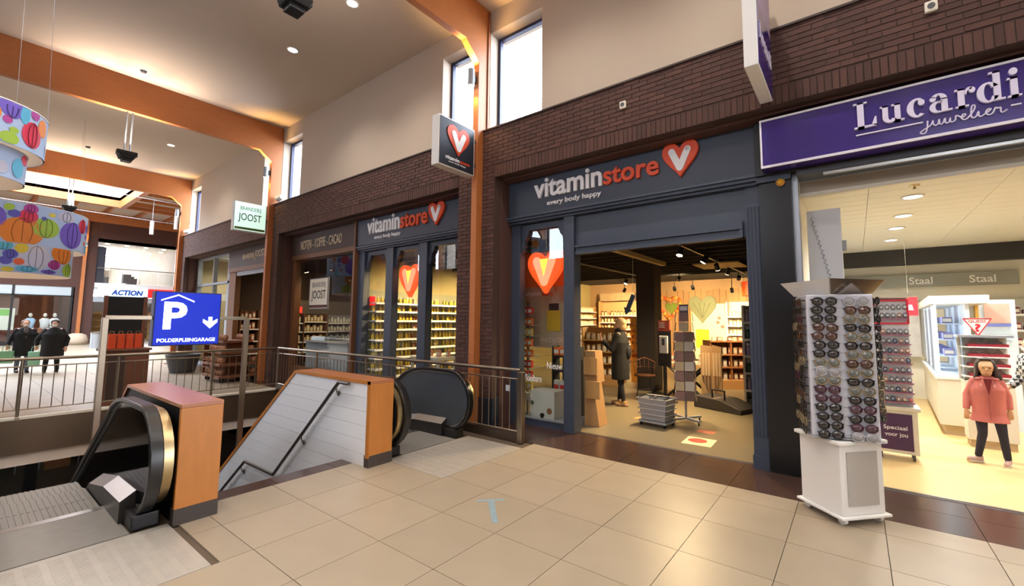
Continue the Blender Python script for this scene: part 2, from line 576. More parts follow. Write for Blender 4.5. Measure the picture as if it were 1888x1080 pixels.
def brick_bay(name, xl, xr, ol, orr, zl, singles):
    """xl..xr bay between columns, ol..orr opening, zl underside of the lintel"""
    w = MB()
    w.box(xl, xr, YB + .009, 5.58, zl, ZB)
    if ol > xl: w.box(xl, ol, YB + .009, 5.58, 0, zl)
    if orr < xr: w.box(orr, xr, YB + .009, 5.58, 0, zl)
    o = struct(w.build(name, MORTAR), 'dark brown brick wall over the shopfronts')
    reg = [(xl, xr, zl + .21, ZB - .01, False), (ol, orr, zl, zl + .2, True)]
    if ol > xl: reg.append((xl, ol, 0.0, zl + .21, False))
    if orr < xr: reg.append((orr, xr, 0.0, zl + .21, False))
    bricks(o, reg, singles)
    # stepped dark reveal inside the opening
    r = MB()
    r.box(ol, ol + .035, 5.2, 5.56, 0, zl).box(orr - .035, orr, 5.2, 5.56, 0, zl).box(ol, orr, 5.2, 5.56, zl - .035, zl)
    r.build('reveal', BRICKS, o)
    MB().box(xl, xr, YB - .02, YW + .01, ZB - .012, ZB + .012).build('ledge', DARKBROWN, o)
    return o
brick_bay('wall_brick_1', -4.84, 2.84, -4.575, 2.6, 3.92, 300)
brick_bay('wall_brick_2', -12.65, -4.96, -12.28, -5.40, 3.90, 300)
brick_bay('wall_brick_3', -20.4, -12.77, -20.05, -13.1, 3.90, 0)
# dark plinth at the pier foot
struct(MB().box(-4.86, -4.555, YB - .012, YB + .01, 0, .42).box(-4.565, -4.55, YB - .012, 5.5, 0, .42).build('baseboard_pier', PLINTH), 'dark plinth at the foot of the brick pier')

# opposite facade (seen only as reflections and as a source of bounced light)
op = MB().box(-20.5, 10, YO - .4, YO, 0, ZB)
struct(op.build('wall_back', BRICKS), 'dark brick wall across the hall')
struct(MB().box(10, 10.2, YO, 5.6, 0, ZC).build('wall_right', PLASTER), 'plaster end wall of the hall')

# conduit on the column
struct(MB().tube([(-4.83, 5.13, ZB), (-4.83, 5.13, 6.9)], .012).build('trim_1', mat('brown_conduit', (120, 66, 40), .5)), 'thin conduit along the timber column')

# ---- hall luminaires ---------------------------------------------------------
WARM = (255, 246, 236)
def downlight(x, y, z=ZC, power=190, r=.085, color=WARM, label='round recessed downlight glowing in the beige hall ceiling', group='hall downlights', lens=LAMPW, ang=130):
    t = thing('downlight', label, 'lamp', (x, y, z), 0, group)
    MB().lathe([(r * 1.25, 0), (r * 1.25, -.012), (r, -.016), (r, 0)], n=20).build('trim_ring', WHITE, t, True)
    MB().lathe([(r * .98, -.001), (r * .98, -.009), (r * .5, -.012)], n=20).build('lens', lens, t, True)
    lamp('SPOT', 'downlight_bulb', (x, y, z - .06), power, color, aim=(x, y, 0), spot_size=math.radians(ang), spot_blend=.9, shadow_soft_size=.09)
for x in (-6.59, -8.73):
    for y in (3.65, .66, -2.3, -5.3): downlight(x, y)
for x in (-16.7,):
    for y in (3.65, .66, -2.3, -5.3): downlight(x, y)
for x in (-3.1, -.95, 1.2, 6.5):
    for y in (3.65, .66, -2.3, -5.3): downlight(x, y)

# up/down lamps on the columns
for i, X in enumerate(FR[1:]):
    t = thing('column_lamp', 'grey up and down lamp on ' + ['the column above the dark heart blade sign', 'the column above the mint blade sign', 'the last timber column before the atrium'][i], 'lamp', (X - .06, 4.92, 5.60), 0, 'lamps on timber columns')
    MB().box(-.02, .02, -.06, 0, -.06, .06).build('bracket', GREYD, t)
    MB().cyl((0, -.11, -.14), (0, -.11, .14), .055, n=16).build('housing', GREY, t, 'auto')
    for s in (-1, 1):
        MB().cyl((0, -.11, s * .138), (0, -.11, s * .142), .045, n=16).build('lens', LAMPS, t)
        lamp('SPOT', 'column_lamp_bulb', (X - .06, 4.80, 5.60 + s * .19), 95 if s > 0 else 35, (255, 200, 120), aim=(X - .06, 4.86, 5.60 + s * 2),
             spot_size=math.radians(105), spot_blend=.8, shadow_soft_size=.04)

# cylindrical loudspeakers standing on the brick ledge
for X in (-12.65, -20.4):
    t = thing('ledge_loudspeaker', 'white cylindrical loudspeaker on the brick ledge beside %s' % ('the green lettered sign' if X > -15 else 'the far timber column'), 'speaker', (X + .18, 5.1, ZB + .01))
    MB().cyl((0, 0, 0), (0, 0, .08), .02).build('stem', GREY, t)
    MB().cyl((-.10, -.02, .14), (.12, .02, .17), .075, n=16).build('housing', WHITE, t, 'auto')
    MB().cyl((.119, .02, .17), (.122, .02, .171), .06, n=16).build('grille', GREY, t)

# spotlight boxes hung below the beams
for i, X in enumerate(FR[1:]):
    t = thing('hanging_spotlight', 'black projector box hung on two rods under ' + ['the beam beside the dark heart blade sign', 'the beam beside the mint blade sign', 'the last beam before the atrium'][i], 'lamp', (X - .06, 2.04, 5.04), 0, 'projector boxes under the beams')
    for s in (-1, 1):
        MB().cyl((0, s * .045, .22), (0, s * .045, 1.13), .014).build('rod', ALU if i else GREYD, t)
    MB().box(-.07, .07, -.17, .17, .14, .24).build('yoke', BLACK, t, bevel=.01)
    MB().prism([(-.15, .17), (.15, .17), (.11, .06), (-.11, .06)], -.13, .13, 'yz').build('housing', BLACKM, t, bevel=.008)
    MB().box(-.09, .09, -.08, .08, 0, .06).build('lens_hood', BLACK, t, bevel=.008)
    for s in (-1, 1):
        lamp('SPOT', 'projector_bulb', (X - .06 + s * .12, 2.04, 5.34), 190, (255, 230, 206), aim=(X - .06 + s * .5, 2.04, ZC), spot_size=math.radians(120), spot_blend=.9, shadow_soft_size=.03)

# little sensors on the ceiling and on the brick
for x, y in ((-12.1, 2.09), (-18.98, 2.16)):
    t = thing('smoke_detector', 'small grey smoke detector dome on the hall ceiling', 'detector', (x, y, ZC), 0, 'ceiling smoke detectors')
    MB().lathe([(.06, 0), (.06, -.02), (.04, -.05), (.01, -.055)], n=14).build('dome', GREYD, t, True)
    MB().lathe([(.08, 0), (.08, -.01)], n=14).build('base_ring', WHITE, t)
for x, z, lb in ((-2.32, 4.44, 'small square white sensor on brick above the vitamin shop sign'), (.68, 4.45, 'small square white sensor on brick above the purple jeweller sign')):
    t = thing('wall_sensor', lb, 'sensor', (x, YB, z))
    MB().box(-.045, .045, -.03, .01, -.05, .05).build('housing', OFFWHITE, t, bevel=.01)
    MB().cyl((0, -.031, 0), (0, -.034, 0), .028, n=14).build('lens', GREYD, t)

# ================================================================== ATRIUM beyond the third frame
XF = -40.0
aw = MB()
aw.box(XF - .3, XF, -9, 5.45, 3.6, 8.0)          # brick above the glazed shop
aw.box(XF - .3, XF, 4.55, 5.45, 0, 3.6)          # brick pier
aw.box(XF - .3, XF, 5.45, 12, 6.7, 8.0)
aw.box(XF - .3, XF, 9.7, 12, 0, 6.7)
atr = struct(aw.build('wall_far', BRICKS), 'brown brick wall at the far end of the atrium')
struct(MB().box(XF - .3, XF + .12, -9, 12, 8.0, 8.6).build('trim_2', PLASTER), 'pale band under the atrium roof')
struct(MB().box(-41, -20.5, 12, 12.3, 0, 12).box(-41, -26, -9.3, -9, 0, 12).box(-26, -22.3, -9.3, -9, 0, 5.2).box(-26, -22.3, -9.3, -9, 7.7, 12).box(-22.3, -20.5, -9.3, -9, 0, 12).build('wall_atrium_sides', BRICKS), 'side walls of the atrium')
struct(MB().box(-20.75, -20.52, -9, YO, 0, 10.4).box(-20.75, -20.52, YO, 5.6, ZC + .0, 10.4).box(-20.75, -20.52, 5.6, 12, 0, 10.4).build('wall_atrium_near', PLASTER), 'wall between hall and atrium')
# roof: flat timber-ribbed part and the raised daylight lantern
struct(MB().box(-41, -35, -9, 12.3, 8.6, 8.8).box(-35, -20.5, 5.5, 12.3, 8.6, 8.8).build('ceiling_atrium', CEIL), 'pale ceiling of the atrium')
LANT = mat('pale_pink_lantern_wall', (236, 196, 180), .8)
struct(MB().box(-35.1, -35, -9, 5.6, 8.6, 10.3).box(-35, -20.7, 5.5, 5.6, 8.6, 10.3).build('wall_lantern', LANT), 'pale pink upstand of the daylight lantern')
rb = MB()
for k in range(12):
    rb = MB().box(-40, -35.0, -7 + 1.55 * k, -6.86 + 1.55 * k, 8.35, 8.6)
    struct(rb.build('rafter', TIMBER), 'timber rafter under the atrium roof')
for k in range(8):
    struct(MB().box(-34.6 + 1.75 * k, -34.46 + 1.75 * k, 5.6, 12, 8.35, 8.6).build('rafter', TIMBER), 'timber rafter under the atrium roof')
struct(MB().box(-35.2, -34.9, -9, 12, 8.2, 8.6).build('roof_beam', TIMBER), 'long timber beam at the lantern edge')
struct(MB().box(-39.9, -39.6, -9, 12, 7.95, 8.6).build('roof_beam', TIMBER), 'long timber beam along the far wall')
struct(MB().box(-35, -20.7, 5.5, 5.75, 8.15, 8.6).build('roof_beam', TIMBER), 'long timber beam beside the lantern')
struct(MB().box(XF, XF + .25, 4.78, 4.95, 0, 7.9).build('timber_post', TIMBER), 'slim timber post on the far brick wall')
struct(MB().box(XF, XF + .25, 9.5, 9.68, 0, 7.9).build('timber_post', TIMBER), 'slim timber post on the far brick wall')
t = thing('column_lamp', 'small up and down lamp on the far timber post', 'lamp', (XF + .25, 4.87, 6.4))
MB().box(0, .08, -.03, .03, -.05, .05).build('bracket', GREYD, t)
MB().cyl((.13, 0, -.14), (.13, 0, .14), .06, n=14).build('housing', GREY, t, 'auto')
for s in (-1, 1):
    MB().cyl((.13, 0, s * .138), (.13, 0, s * .142), .05, n=14).build('lens', LAMPS, t)
    lamp('SPOT', 'post_lamp_bulb', (XF + .38, 4.87, 6.4 + s * .2), 25, (255, 180, 90), aim=(XF + .3, 4.87, 6.4 + s * 2), spot_size=math.radians(100), spot_blend=.8, shadow_soft_size=.05)
lamp('AREA', 'lantern_daylight', (-28, -1.5, 10.2), 1, aim=(-28, -1.5, 0), shape='RECTANGLE', size=14, size_y=14).data.cycles.is_portal = True

# slender lantern tie rods and hanging cylinders
for k, (y0, z) in enumerate(((-3, 7.4), (-3, 6.9))):
    struct(MB().tube([(-27 - 3 * k, y0, z), (-27 - 3 * k, 10, z - .1)], .014).build('tie_rod', GREY), 'white tie rod spanning the atrium')
for k, (x, y, z0, z1) in enumerate(((-30, 3.05, 6.6, 7.55), (-30, 7.05, 6.55, 7.5), (-30, 8.6, 6.0, 6.75), (-30, 6.05, 6.1, 6.8))):
    t = thing('pendant_lamp', 'slim white pendant tube hanging under the atrium roof', 'lamp', (x, y, z0), 0, 'white atrium pendants')
    MB().cyl((0, 0, 0), (0, 0, z1 - z0), .09, n=14).build('tube', WHITE, t, 'auto')
    MB().cyl((0, 0, z1 - z0), (0, 0, 8.6 - z0), .012, n=6).build('wire', GREY, t)

# glazed shop at the far wall
g = thing('far_shop', 'glazed shop with warm ceiling spots at the end of the atrium', 'shop', (XF, 1.5, 0))
MB().box(-46, -45.9, -9, 4.6, 0, 3.6).build('back_wall', mat('rust_brown_wall', (128, 84, 66), .8, var=.2, scale=2), g, world=True)
MB().box(-46, XF - .3, -9, 4.6, 3.55, 3.65).build('ceiling_panel', DARKBROWN, g, world=True)
MB().box(-46, XF - .3, -9, 4.6, -.01, 0.0).build('floor_panel', BAND, g, world=True)
MB().box(-46, XF, 4.55, 4.6, 0, 3.6).build('side_wall', DARKBROWN, g, world=True)
MB().box(-45.8, -45.7, -2, .6, .2, 2.9).build('red_wall_panel', mat('red_panel', (196, 40, 34), .5), g, world=True)
MB().box(XF - .12, XF - .06, -9, 4.55, 3.02, 3.6).build('blind', mat('pale_blind', (176, 186, 190), .6), g, world=True)
for y in (-1.3, 2.1, 4.5):
    MB().box(XF - .1, XF, y - .05, y + .05, 0, 3.6).build('mullion', BLACK, g, world=True)
MB().box(XF - .1, XF, -9, 4.55, 2.98, 3.05).build('transom', BLACK, g, world=True)
MB().box(XF - .1, XF, -9, 4.55, 0, .25).build('sill', BLACK, g, world=True)
MB().box(XF - .06, XF - .05, -9, 4.55, .25, 3.0).build('pane', PANE, g, world=True)
MB().box(XF - .9, XF - .86, .9, 2.3, .9, 2.2).build('poster', mat('pale_poster', (226, 224, 206), .6), g, world=True)
MB().box(XF - .85, XF - .845, 1.3, 2.1, 1.75, 2.15).build('poster_print', mat('green_print', (120, 190, 80), .6), g, world=True)
MB().box(XF - 3.0, XF - 2.0, -.5, 4.0, .0, 1.0).build('counter', mat('rust_counter', (130, 60, 46), .6, var=.3, scale=3), g, world=True)
for k in range(9):
    MB().lathe([(.16, 0), (.16, -.05)], (XF - 1.2 - 1.3 * (k % 3), -.6 + .58 * k, 3.5), n=12).build('spot', LAMPS, g, world=True)
for k in (2, 4, 6, 8):
    p_ = (XF - 1.2 - 1.3 * (k % 3), -.6 + .58 * k, 3.40)
    lamp('SPOT', 'far_shop_spot_bulb', p_, 70, (255, 200, 145), aim=(p_[0], p_[1], 0), spot_size=math.radians(130), spot_blend=.8, shadow_soft_size=.12)
for k, (y, z, c, nm) in enumerate(((2.9, 1.0, (170, 196, 220), 'pale blue shirt on a torso in the far shop window'), (3.5, 1.0, (214, 214, 210), 'cream shirt on a torso in the far shop window'), (3.9, 1.0, (236, 236, 232), 'white shirt on a torso in the far shop window'))):
    t = thing('dress_form', nm, 'mannequin', (XF - .5, y, 0))
    c2 = mat('shirt_%d' % k, c, .8)
    MB().loft([(0, 0, .95, .16, .2), (0, 0, 1.2, .14, .18), (0, 0, 1.5, .15, .24), (0, 0, 1.62, .08, .12)], 12).build('shirt', c2, t, True)
    MB().ell((0, 0, 1.8), (.1, .09, .13)).build('head', OFFWHITE, t, True)
    MB().cyl((0, 0, .02), (0, 0, .95), .03).build('pole', GREYD, t)
    MB().lathe([(.16, 0), (.16, .02)], n=12).build('base', GREYD, t)

# ACTION shop with gallery above
a = thing('discount_shop', 'shop with glowing white and blue lettered lightbox under the gallery', 'shop', (XF, 7.5, 0))
MB().box(XF - 6, XF - 5.9, 5.45, 9.7, 0, 3).build('back_wall', mat('dim_shop_wall', (96, 84, 72), .8, var=.3, scale=2), a, world=True)
MB().box(XF - 6, XF, 5.45, 5.5, 0, 3).box(XF - 6, XF, 9.65, 9.7, 0, 3).build('side_wall', DARKBROWN, a, world=True)
MB().box(XF - 6, XF, 5.45, 9.7, -.01, 0).build('floor_panel', TILES, a, world=True)
for k in range(5):
    q = MB()
    for s in range(5): q.box(XF - 2.6, XF - 2.2, 5.6 + .8 * k, 6.3 + .8 * k, .1 + .45 * s, .14 + .45 * s)
    q.box(XF - 2.6, XF - 2.55, 5.6 + .8 * k, 6.3 + .8 * k, 0, 2.1)
    q.build('shelf_rack', mat('ochre_rack', (168, 134, 82), .7, var=.3, scale=4), a, world=True)
MB().box(XF - .3, XF + .05, 5.45, 9.7, 2.7, 3.05).build('lintel_band', GREY, a, world=True)
s_ = thing('lightbox_sign', 'long white lightbox reading ACTION with red end', 'sign', (XF + .1, 7.4, 3.05))
MB().box(XF + .02, XF + .2, 5.62, 8.1, 3.06, 3.68).build('lightbox', glow('action_white', (200, 226, 250), .8), s_, world=True)
MB().box(XF + .02, XF + .2, 8.1, 9.6, 3.06, 3.68).build('red_end', glow('action_red', (226, 28, 30), 1.0), s_, world=True)
letters('lettering', 'ACTION', 6.25, 7.85, 3.18, 3.54, XF + .2, .02, '+x', mat('action_blue', (12, 60, 150), .6), s_, bold=.045, shear=.18)
gal = MB().box(XF - 24, XF + .1, 5.45, 9.7, 3.68, 3.95)
struct(gal.build('floor_gallery', WHITE), 'white edged gallery floor above the lightbox')
struct(MB().box(XF - 24, XF, 5.45, 9.7, 6.7, 6.9).build('ceiling_gallery', mat('gallery_ceiling', (190, 178, 160), .8)), 'gallery ceiling with rows of spots')
struct(MB().box(XF - 24.1, XF - 24, 5.45, 9.7, 3.95, 6.7).box(XF - 24, XF, 9.7, 9.8, 3.95, 6.7).build('wall_gallery', mat('gallery_wall', (140, 124, 108), .8, var=.2, scale=2)), 'dim back wall of the gallery')
struct(MB().box(XF - 3, XF - .3, 5.45, 5.9, 3.95, 6.4).build('wall_gallery_dark', mat('navy_gallery_wall', (46, 48, 64), .5)), 'dark glazed screen on the gallery')
spot_me = MB().lathe([(.11, 0), (.11, -.03), (.06, -.04)], n=10).mesh('gallery_spot', LAMPW)
for i in range(12):
    for j in range(4):
        o = put('gallery_spot', spot_me, None, loc=(XF - .8 - 1.9 * i, 6.0 + 1.0 * j + .25 * (i % 2), 6.7))
        tag(o, 'tiny round spot glowing in the gallery ceiling', 'lamp', 'gallery ceiling spots')
        if j in (1, 2) and i % 2 == 0:
            lamp('SPOT', 'gallery_spot_bulb', (o.location.x, o.location.y, 6.64), 14, (255, 226, 180), aim=(o.location.x, o.location.y, 0), spot_size=math.radians(120), spot_blend=.8, shadow_soft_size=.1)
gr = thing('gallery_railing', 'glass gallery railing with thin steel handrail above lightbox', 'railing', (XF + .05, 7.5, 3.95))
MB().tube([(XF + .05, 5.5, 4.95), (XF + .05, 9.65, 4.95)], .03).build('handrail', STEEL, gr, world=True)
for k in range(4):
    MB().box(XF + .04, XF + .05, 5.5 + 1.04 * k, 6.5 + 1.04 * k, 4.0, 4.85).build('glass_panel', PANE, gr, world=True)
for k in range(6):
    t = thing('clothes_rail', 'dark clothes rail with garments behind gallery railing', 'clothes rail', (XF - 6.5 - 2.2 * (k % 3), 6.3 + .6 * k, 3.95), 0, 'garment rails on the gallery')
    MB().tube([(0, -.25, 0), (0, -.25, 1.2), (0, .25, 1.2), (0, .25, 0)], .02, 6).build('rail_frame', GREYD, t)
    MB().box(-.15, .15, -.22, .22, .45, 1.15).build('garments', mat('dark_garments', (60, 54, 56), .9, var=.5, scale=9), t, bevel=.03)

# litter bin by the far pier
t = thing('litter_bin', 'round steel litter bin standing by the far brick pier', 'bin', (-33.3, 4.8, 0))
MB().lathe([(.23, 0), (.23, .78), (.2, .8)], n=20).build('body', ALU, t, 'auto')
MB().lathe([(.24, .78), (.24, .86), (.1, .9), (.09, .84)], n=20).build('lid', STEEL, t, 'auto')
t = thing('stone_bollard', 'rounded pale stone bollard by the far timber post', 'bollard', (-38.6, 4.7, 0))
MB().loft([(0, 0, 0, .45, .5), (0, 0, .3, .48, .52), (0, 0, .6, .4, .42), (0, 0, .7, .2, .2)], 14).build('stone', mat('pale_stone', (186, 168, 146), .8, var=.1), t, True)

# ================================================================== LOWER LEVEL seen through the void
struct(MB().box(-34, 4, -9, 9, -4.4, -4.2).build('floor_lower', mat('lower_floor_stone', (176, 164, 146), .4, var=.06, scale=2)), 'pale stone floor of the lower level')
struct(MB().box(-34, -10.92, -9, 9, -.75, -.5).build('ceiling_lower', CEIL), 'ceiling over the lower level')
struct(MB().box(-34, -33.8, -9, 9, -4.2, -.75).build('wall_lower', mat('lower_shop_white', (220, 216, 206), .6)), 'white shop wall on the lower level')
struct(MB().box(-34, 4, 9, 9.2, -4.2, -.5).build('wall_lower_side', mat('lower_dark_wall', (48, 44, 42), .7)), 'dark wall on the lower level')
struct(MB().box(-34, 4, -9.2, -9, -4.2, -.5).box(4, 4.2, -9, 9, -4.2, -.5).build('wall_lower_near', PLASTER), 'plain walls on the lower level')
struct(MB().box(-21.15, -20.9, 1.72, 1.98, -4.2, -.75).build('column_lower', BLACK), 'black square pillar on the lower level')
struct(MB().box(-17.15, -16.9, 4.8, 5.1, -4.2, -.75).build('column_lower', BLACK), 'black square pillar on the lower level')
for k in range(5):
    t = thing('lower_display', ['white display table with goods on the lower level', 'tall rack of mixed goods on the lower level', 'cardboard dump bin on the lower level', 'low white counter on the lower level', 'rack with blue clothes on the lower level'][k], 'display', (-25.5 - .4 * (k % 2), [-.2, .9, 2.9, 3.9, 2.15][k], -4.2))
    if k in (0, 3):
        MB().box(-.4, .4, -.45, .45, .7, .78).build('top', WHITE, t)
        for sx in (-.35, .35):
            for sy in (-.4, .4): MB().cyl((sx, sy, 0), (sx, sy, .7), .03).build('leg', GREY, t)
        MB().box(-.3, .3, -.35, .3, .78, 1.05).build('goods', mat('mixed_goods', (150, 150, 140), .7, var=.6, scale=9), t)
    elif k == 4:
        MB().tube([(0, -.3, 0), (0, -.3, 1.6), (0, .3, 1.6), (0, .3, 0)], .025, 6).build('rail_frame', GREY, t)
        MB().box(-.2, .2, -.28, .28, .5, 1.55).build('garments', mat('blue_garments', (120, 132, 164), .9, var=.4, scale=6), t, bevel=.04)
    else:
        MB().box(-.25, .25, -.35, .35, 0, 1.5 if k == 1 else .9).build('carcass', CARD if k == 2 else OFFWHITE, t, bevel=.01)
        for s in range(3): MB().box(.25, .32, -.33, .33, .2 + .22 * s, .32 + .22 * s).build('goods', mat('goods_%d' % s, [(190, 120, 80), (90, 110, 130), (200, 190, 160)][s], .7, var=.4, scale=12), t)
# ================================================================== ESCALATORS, STAIR, RAILINGS
SL = .62
def esc_path(off):
    """handrail centre line in (x, z), shifted inwards by off"""
    pts = [(-12.4, .90 - SL * 6.9 - off * 1.18)]
    pts += [(-5.95, .90 - SL * .45 - off * 1.1), (-5.7, .795 - off * 1.06), (-5.5, .865 - off), (-5.3, .895 - off), (-5.1, .90 - off)]
    for i in range(13):
        t = PI / 2 - PI * i / 12
        pts.append((-4.68 + (.40 - off) * math.cos(t), .50 + (.40 - off) * math.sin(t)))
    return pts

def ribbon(mb, o1, o2, y0, y1):
    a, b = esc_path(o1), esc_path(o2)
    n = len(a)
    vs = [(p[0], y, p[1]) for p in a for y in (y0, y1)] + [(p[0], y, p[1]) for p in b for y in (y0, y1)]
    fs = []
    for i in range(n - 1):
        A, B = 2 * i, 2 * n + 2 * i
        fs += [(A, A + 1, A + 3, A + 2), (B, B + 2, B + 3, B + 1), (A, A + 2, B + 2, B), (A + 1, B + 1, B + 3, A + 3)]
    fs += [(0, 2 * n, 2 * n + 1, 1), (2 * n - 2, 2 * n - 1, 4 * n - 1, 4 * n - 2)]
    return mb.add(vs, fs)

def escalator(ya, yb, label, backed):
    t = thing('escalator', label, 'escalator', (-4.4, (ya + yb) / 2, 0))
    W = dict(world=True)
    p0, p1 = ya - .26, yb + .24
    pl = MB().box(-4.45, -3.49, p0, p1, -.012, .004)
    P_ = pl.build('landing_plate', mat('ribbed_steel_plate', (176, 170, 160), .45, .35, var=.12, scale=9, bump=.04), t, **W)
    ribs = MB()
    for k in range(28):
        for j in range(12):
            x = -4.38 + .85 / 27 * k
            y = p0 + .08 + (p1 - p0 - .16) / 11.0 * j
            ribs.box(x - .008, x + .008, y - .035, y + .035, .004, .006)
    ribs.build('tread_ribs', MATS['ribbed_steel_plate'], P_, **W)['kind'] = 'stuff'
    MB().box(-5.22, -4.47, ya - .02, yb + .02, -.012, .004).build('comb_plate', STEELD, t, **W)
    MB().box(-5.30, -5.215, ya, yb, -.008, .006).build('comb_edge', STEEL, t, **W)
    # steps
    z, x = -.01, -5.24
    for k, dz in enumerate([0, 0, .03, .10, .17, .22, .24] + [.25] * 13):
        z -= dz
        sm = MB().box(x - .40, x, ya + .01, yb - .01, z - .24, z)
        g = 22
        for q in range(g):
            yy = ya + .03 + (yb - ya - .06) * q / (g - 1)
            sm.box(x - .395, x - .005, yy - .009, yy + .009, z, z + .006)
        sm.build('step', STEELD, t, **W)
        x -= .40
    for s, yi in ((-1, ya), (1, yb)):
        f = lambda d: (min(yi + s * d[0], yi + s * d[1]), max(yi + s * d[0], yi + s * d[1]))
        # inner deck with sloping steel top
        zz = [(-4.74, -.02), (-4.74, .17), (-5.35, .155), (-5.95, .05), (-12.4, .05 - SL * 6.45), (-12.4, -.35 - SL * 6.45), (-5.95, -.4)]
        zo = [(p[0], p[1] + (.07 if 0 < i < 5 else 0)) for i, p in enumerate(zz)]
        d = MB()
        nn = len(zz)
        d.add([(a, yi, b) for a, b in zz] + [(a, yi + s * .10, b) for a, b in zo],
              [list(range(nn)), list(range(nn, 2 * nn))] + [(i, (i + 1) % nn, nn + (i + 1) % nn, nn + i) for i in range(nn)])
        me = d.mesh('inner_deck', [mat('dark_steel_skirt', (62, 60, 58), .4, .6), STEEL])
        for pgn in me.polygons:
            if pgn.normal.z > .6: pgn.material_index = 1
        put('inner_deck', me, t, True)
        # glass panel
        y0, y1 = f((.095, .107))
        path = esc_path(.03)
        poly = path + [(-5.35, .16), (-5.95, .06), (-12.4, .05 - SL * 6.45)]
        MB().prism(poly, y0, y1, 'xz').build('glass_panel', SMOKED if not (backed and s > 0) else GREYPANEL, t, **W)
        y0, y1 = f((.088, .114))
        ribbon(MB(), .02, .045, y0, y1).build('panel_edge', STEEL, t, 'auto', **W)
        y0, y1 = f((.06, .145))
        ribbon(MB(), -.02, .022, y0, y1).build('handrail', RUBBER, t, 'auto', bevel=.008, **W)
        # outer newel cladding
        y0, y1 = f((.145, .215))
        outer = esc_path(.05)
        MB().prism(outer + [(-5.35, -.1), (-5.95, -.4), (-12.4, -.4 - SL * 6.45)], y0, y1, 'xz').build('outer_cladding', [BLACK], t, **W)
        ribbon(MB(), .028, .05, y0, y1).build('newel_trim', BRASS, t, 'auto', **W)
        y0, y1 = f((.03, .2))
        MB().box(-4.73, -4.50, y0, y1, 0, .11).build('newel_foot', BLACK, t, bevel=.01, **W)
    return t
escalator(.08, .90, 'descending escalator with smoked glass beside the wood capped stair wall', False)
escalator(3.38, 4.20, 'descending escalator with grey balustrade panel beside the shopfront railing', True)

# ---- stair side walls ------------------------------------------------------
def clip(poly, z0, z1):
    def half(P, keep, zc):
        out = []
        for i in range(len(P)):
            a, b = P[i], P[(i + 1) % len(P)]
            ka, kb = keep(a[1]), keep(b[1])
            if ka: out.append(a)
            if ka != kb:
                u = (zc - a[1]) / (b[1] - a[1])
                out.append((a[0] + u * (b[0] - a[0]), zc))
        return out
    P = half(poly, lambda z: z >= z0 - 1e-9, z0)
    return half(P, lambda z: z <= z1 + 1e-9, z1) if P else P

def stair_wall(y0, y1, label, boards):
    t = thing('stair_wall', label, 'partition', (-4.4, (y0 + y1) / 2, 0))
    W = dict(world=True)
    core = [(-4.40, -4.2), (-4.40, .90), (-6.13, .90), (-13.05, -4.17), (-13.05, -4.2)]
    MB().prism(core, y0 + .02, y1 - .02, 'xz').build('core', WHITE if boards else BLACK, t, **W)
    if boards:
        z = .90
        while z > -1.7:
            P = clip(core, z - .1535, z - .0015)
            if len(P) > 2: MB().prism(P, y0 + .006, y0 + .02, 'xz').build('board', WHITEB, t, **W)
            z -= .155
    # wooden capping: end panel, flat top and sloping top
    MB().box(-4.40, -4.36, y0, y1, .12, .90).build('end_panel', OAKEDGE, t, bevel=.004, **W)
    MB().prism([(-4.36, .90), (-4.36, .932), (-6.14, .932), (-6.13, .90)], y0, y1, 'xz').build('top_cap', OAKTOP, t, bevel=.003, **W)
    MB().prism([(-6.13, .90), (-6.14, .932), (-13.08, -4.15), (-13.05, -4.18)], y0, y1, 'xz').build('sloping_cap', OAKTOP, t, bevel=.003, **W)
    if boards:
        MB().box(-4.42, -4.355, y0 - .004, y0 + .006, .10, .932).build('edge_trim', OAKEDGE, t, **W)
        MB().prism([(-4.36, .895), (-4.36, .932), (-6.14, .932), (-6.13, .895)], y0 - .004, y0 + .006, 'xz').build('edge_trim', OAKEDGE, t, **W)
        MB().prism([(-6.13, .885), (-6.14, .932), (-13.08, -4.15), (-13.05, -4.20)], y0 - .004, y0 + .006, 'xz').build('edge_trim', OAKEDGE, t, **W)
    MB().box(-4.44, -4.357, y0 - .002, y1 + .002, 0, .125).build('plinth', mat('dark_plinth', (60, 52, 48), .5), t, **W)
    return t
stair_wall(1.15, 1.44, 'orange wood capped stair wall end next to the smoked glass escalator', False)
stair_wall(2.83, 3.13, 'white boarded stair wall with orange wood capping and steel handrail', True)

st = MB()
x, z = -4.9, 0.0
stair = thing('staircase', 'descending stair between the two wood capped walls', 'stair', (-4.9, 2.13, 0))
z = 0
for k in range(8):
    z -= .17
    MB().box(x - .20, x, 1.45, 2.82, z - .17, z).build('tread', BAND, stair, world=True); x -= .20
MB().box(x - 1.0, x, 1.45, 2.82, z - .2, z).build('landing', BAND, stair, world=True); x -= 1.0
for k in range(15):
    z -= .18
    MB().box(x - .25, x, 1.45, 2.82, z - .18, z).build('tread', BAND, stair, world=True); x -= .25

hr = thing('stair_handrail', 'zigzag steel handrail on brackets along the white stair wall', 'handrail', (-4.74, 2.76, .88))
path = [(-4.70, 2.77, .885), (-4.92, 2.77, .885), (-6.48, 2.77, -.49), (-7.44, 2.77, -.50), (-9.9, 2.77, -2.3)]
MB().tube(path, .021, 10).build('rail', mat('dark_steel_rail', (120, 116, 112), .3, .9), hr, 'auto', world=True)
for px_, pz in ((-4.97, .83), (-5.75, .13), (-7.55, -.60), (-8.6, -1.37)):
    b = MB().tube([(px_, 2.77, pz), (px_ - .02, 2.79, pz - .07), (px_ - .05, 2.836, pz - .09)], .009, 6)
    b.cyl((px_ - .05, 2.825, pz - .09), (px_ - .05, 2.837, pz - .09), .032, n=12)
    b.build('bracket', STEEL, hr, 'auto', world=True)

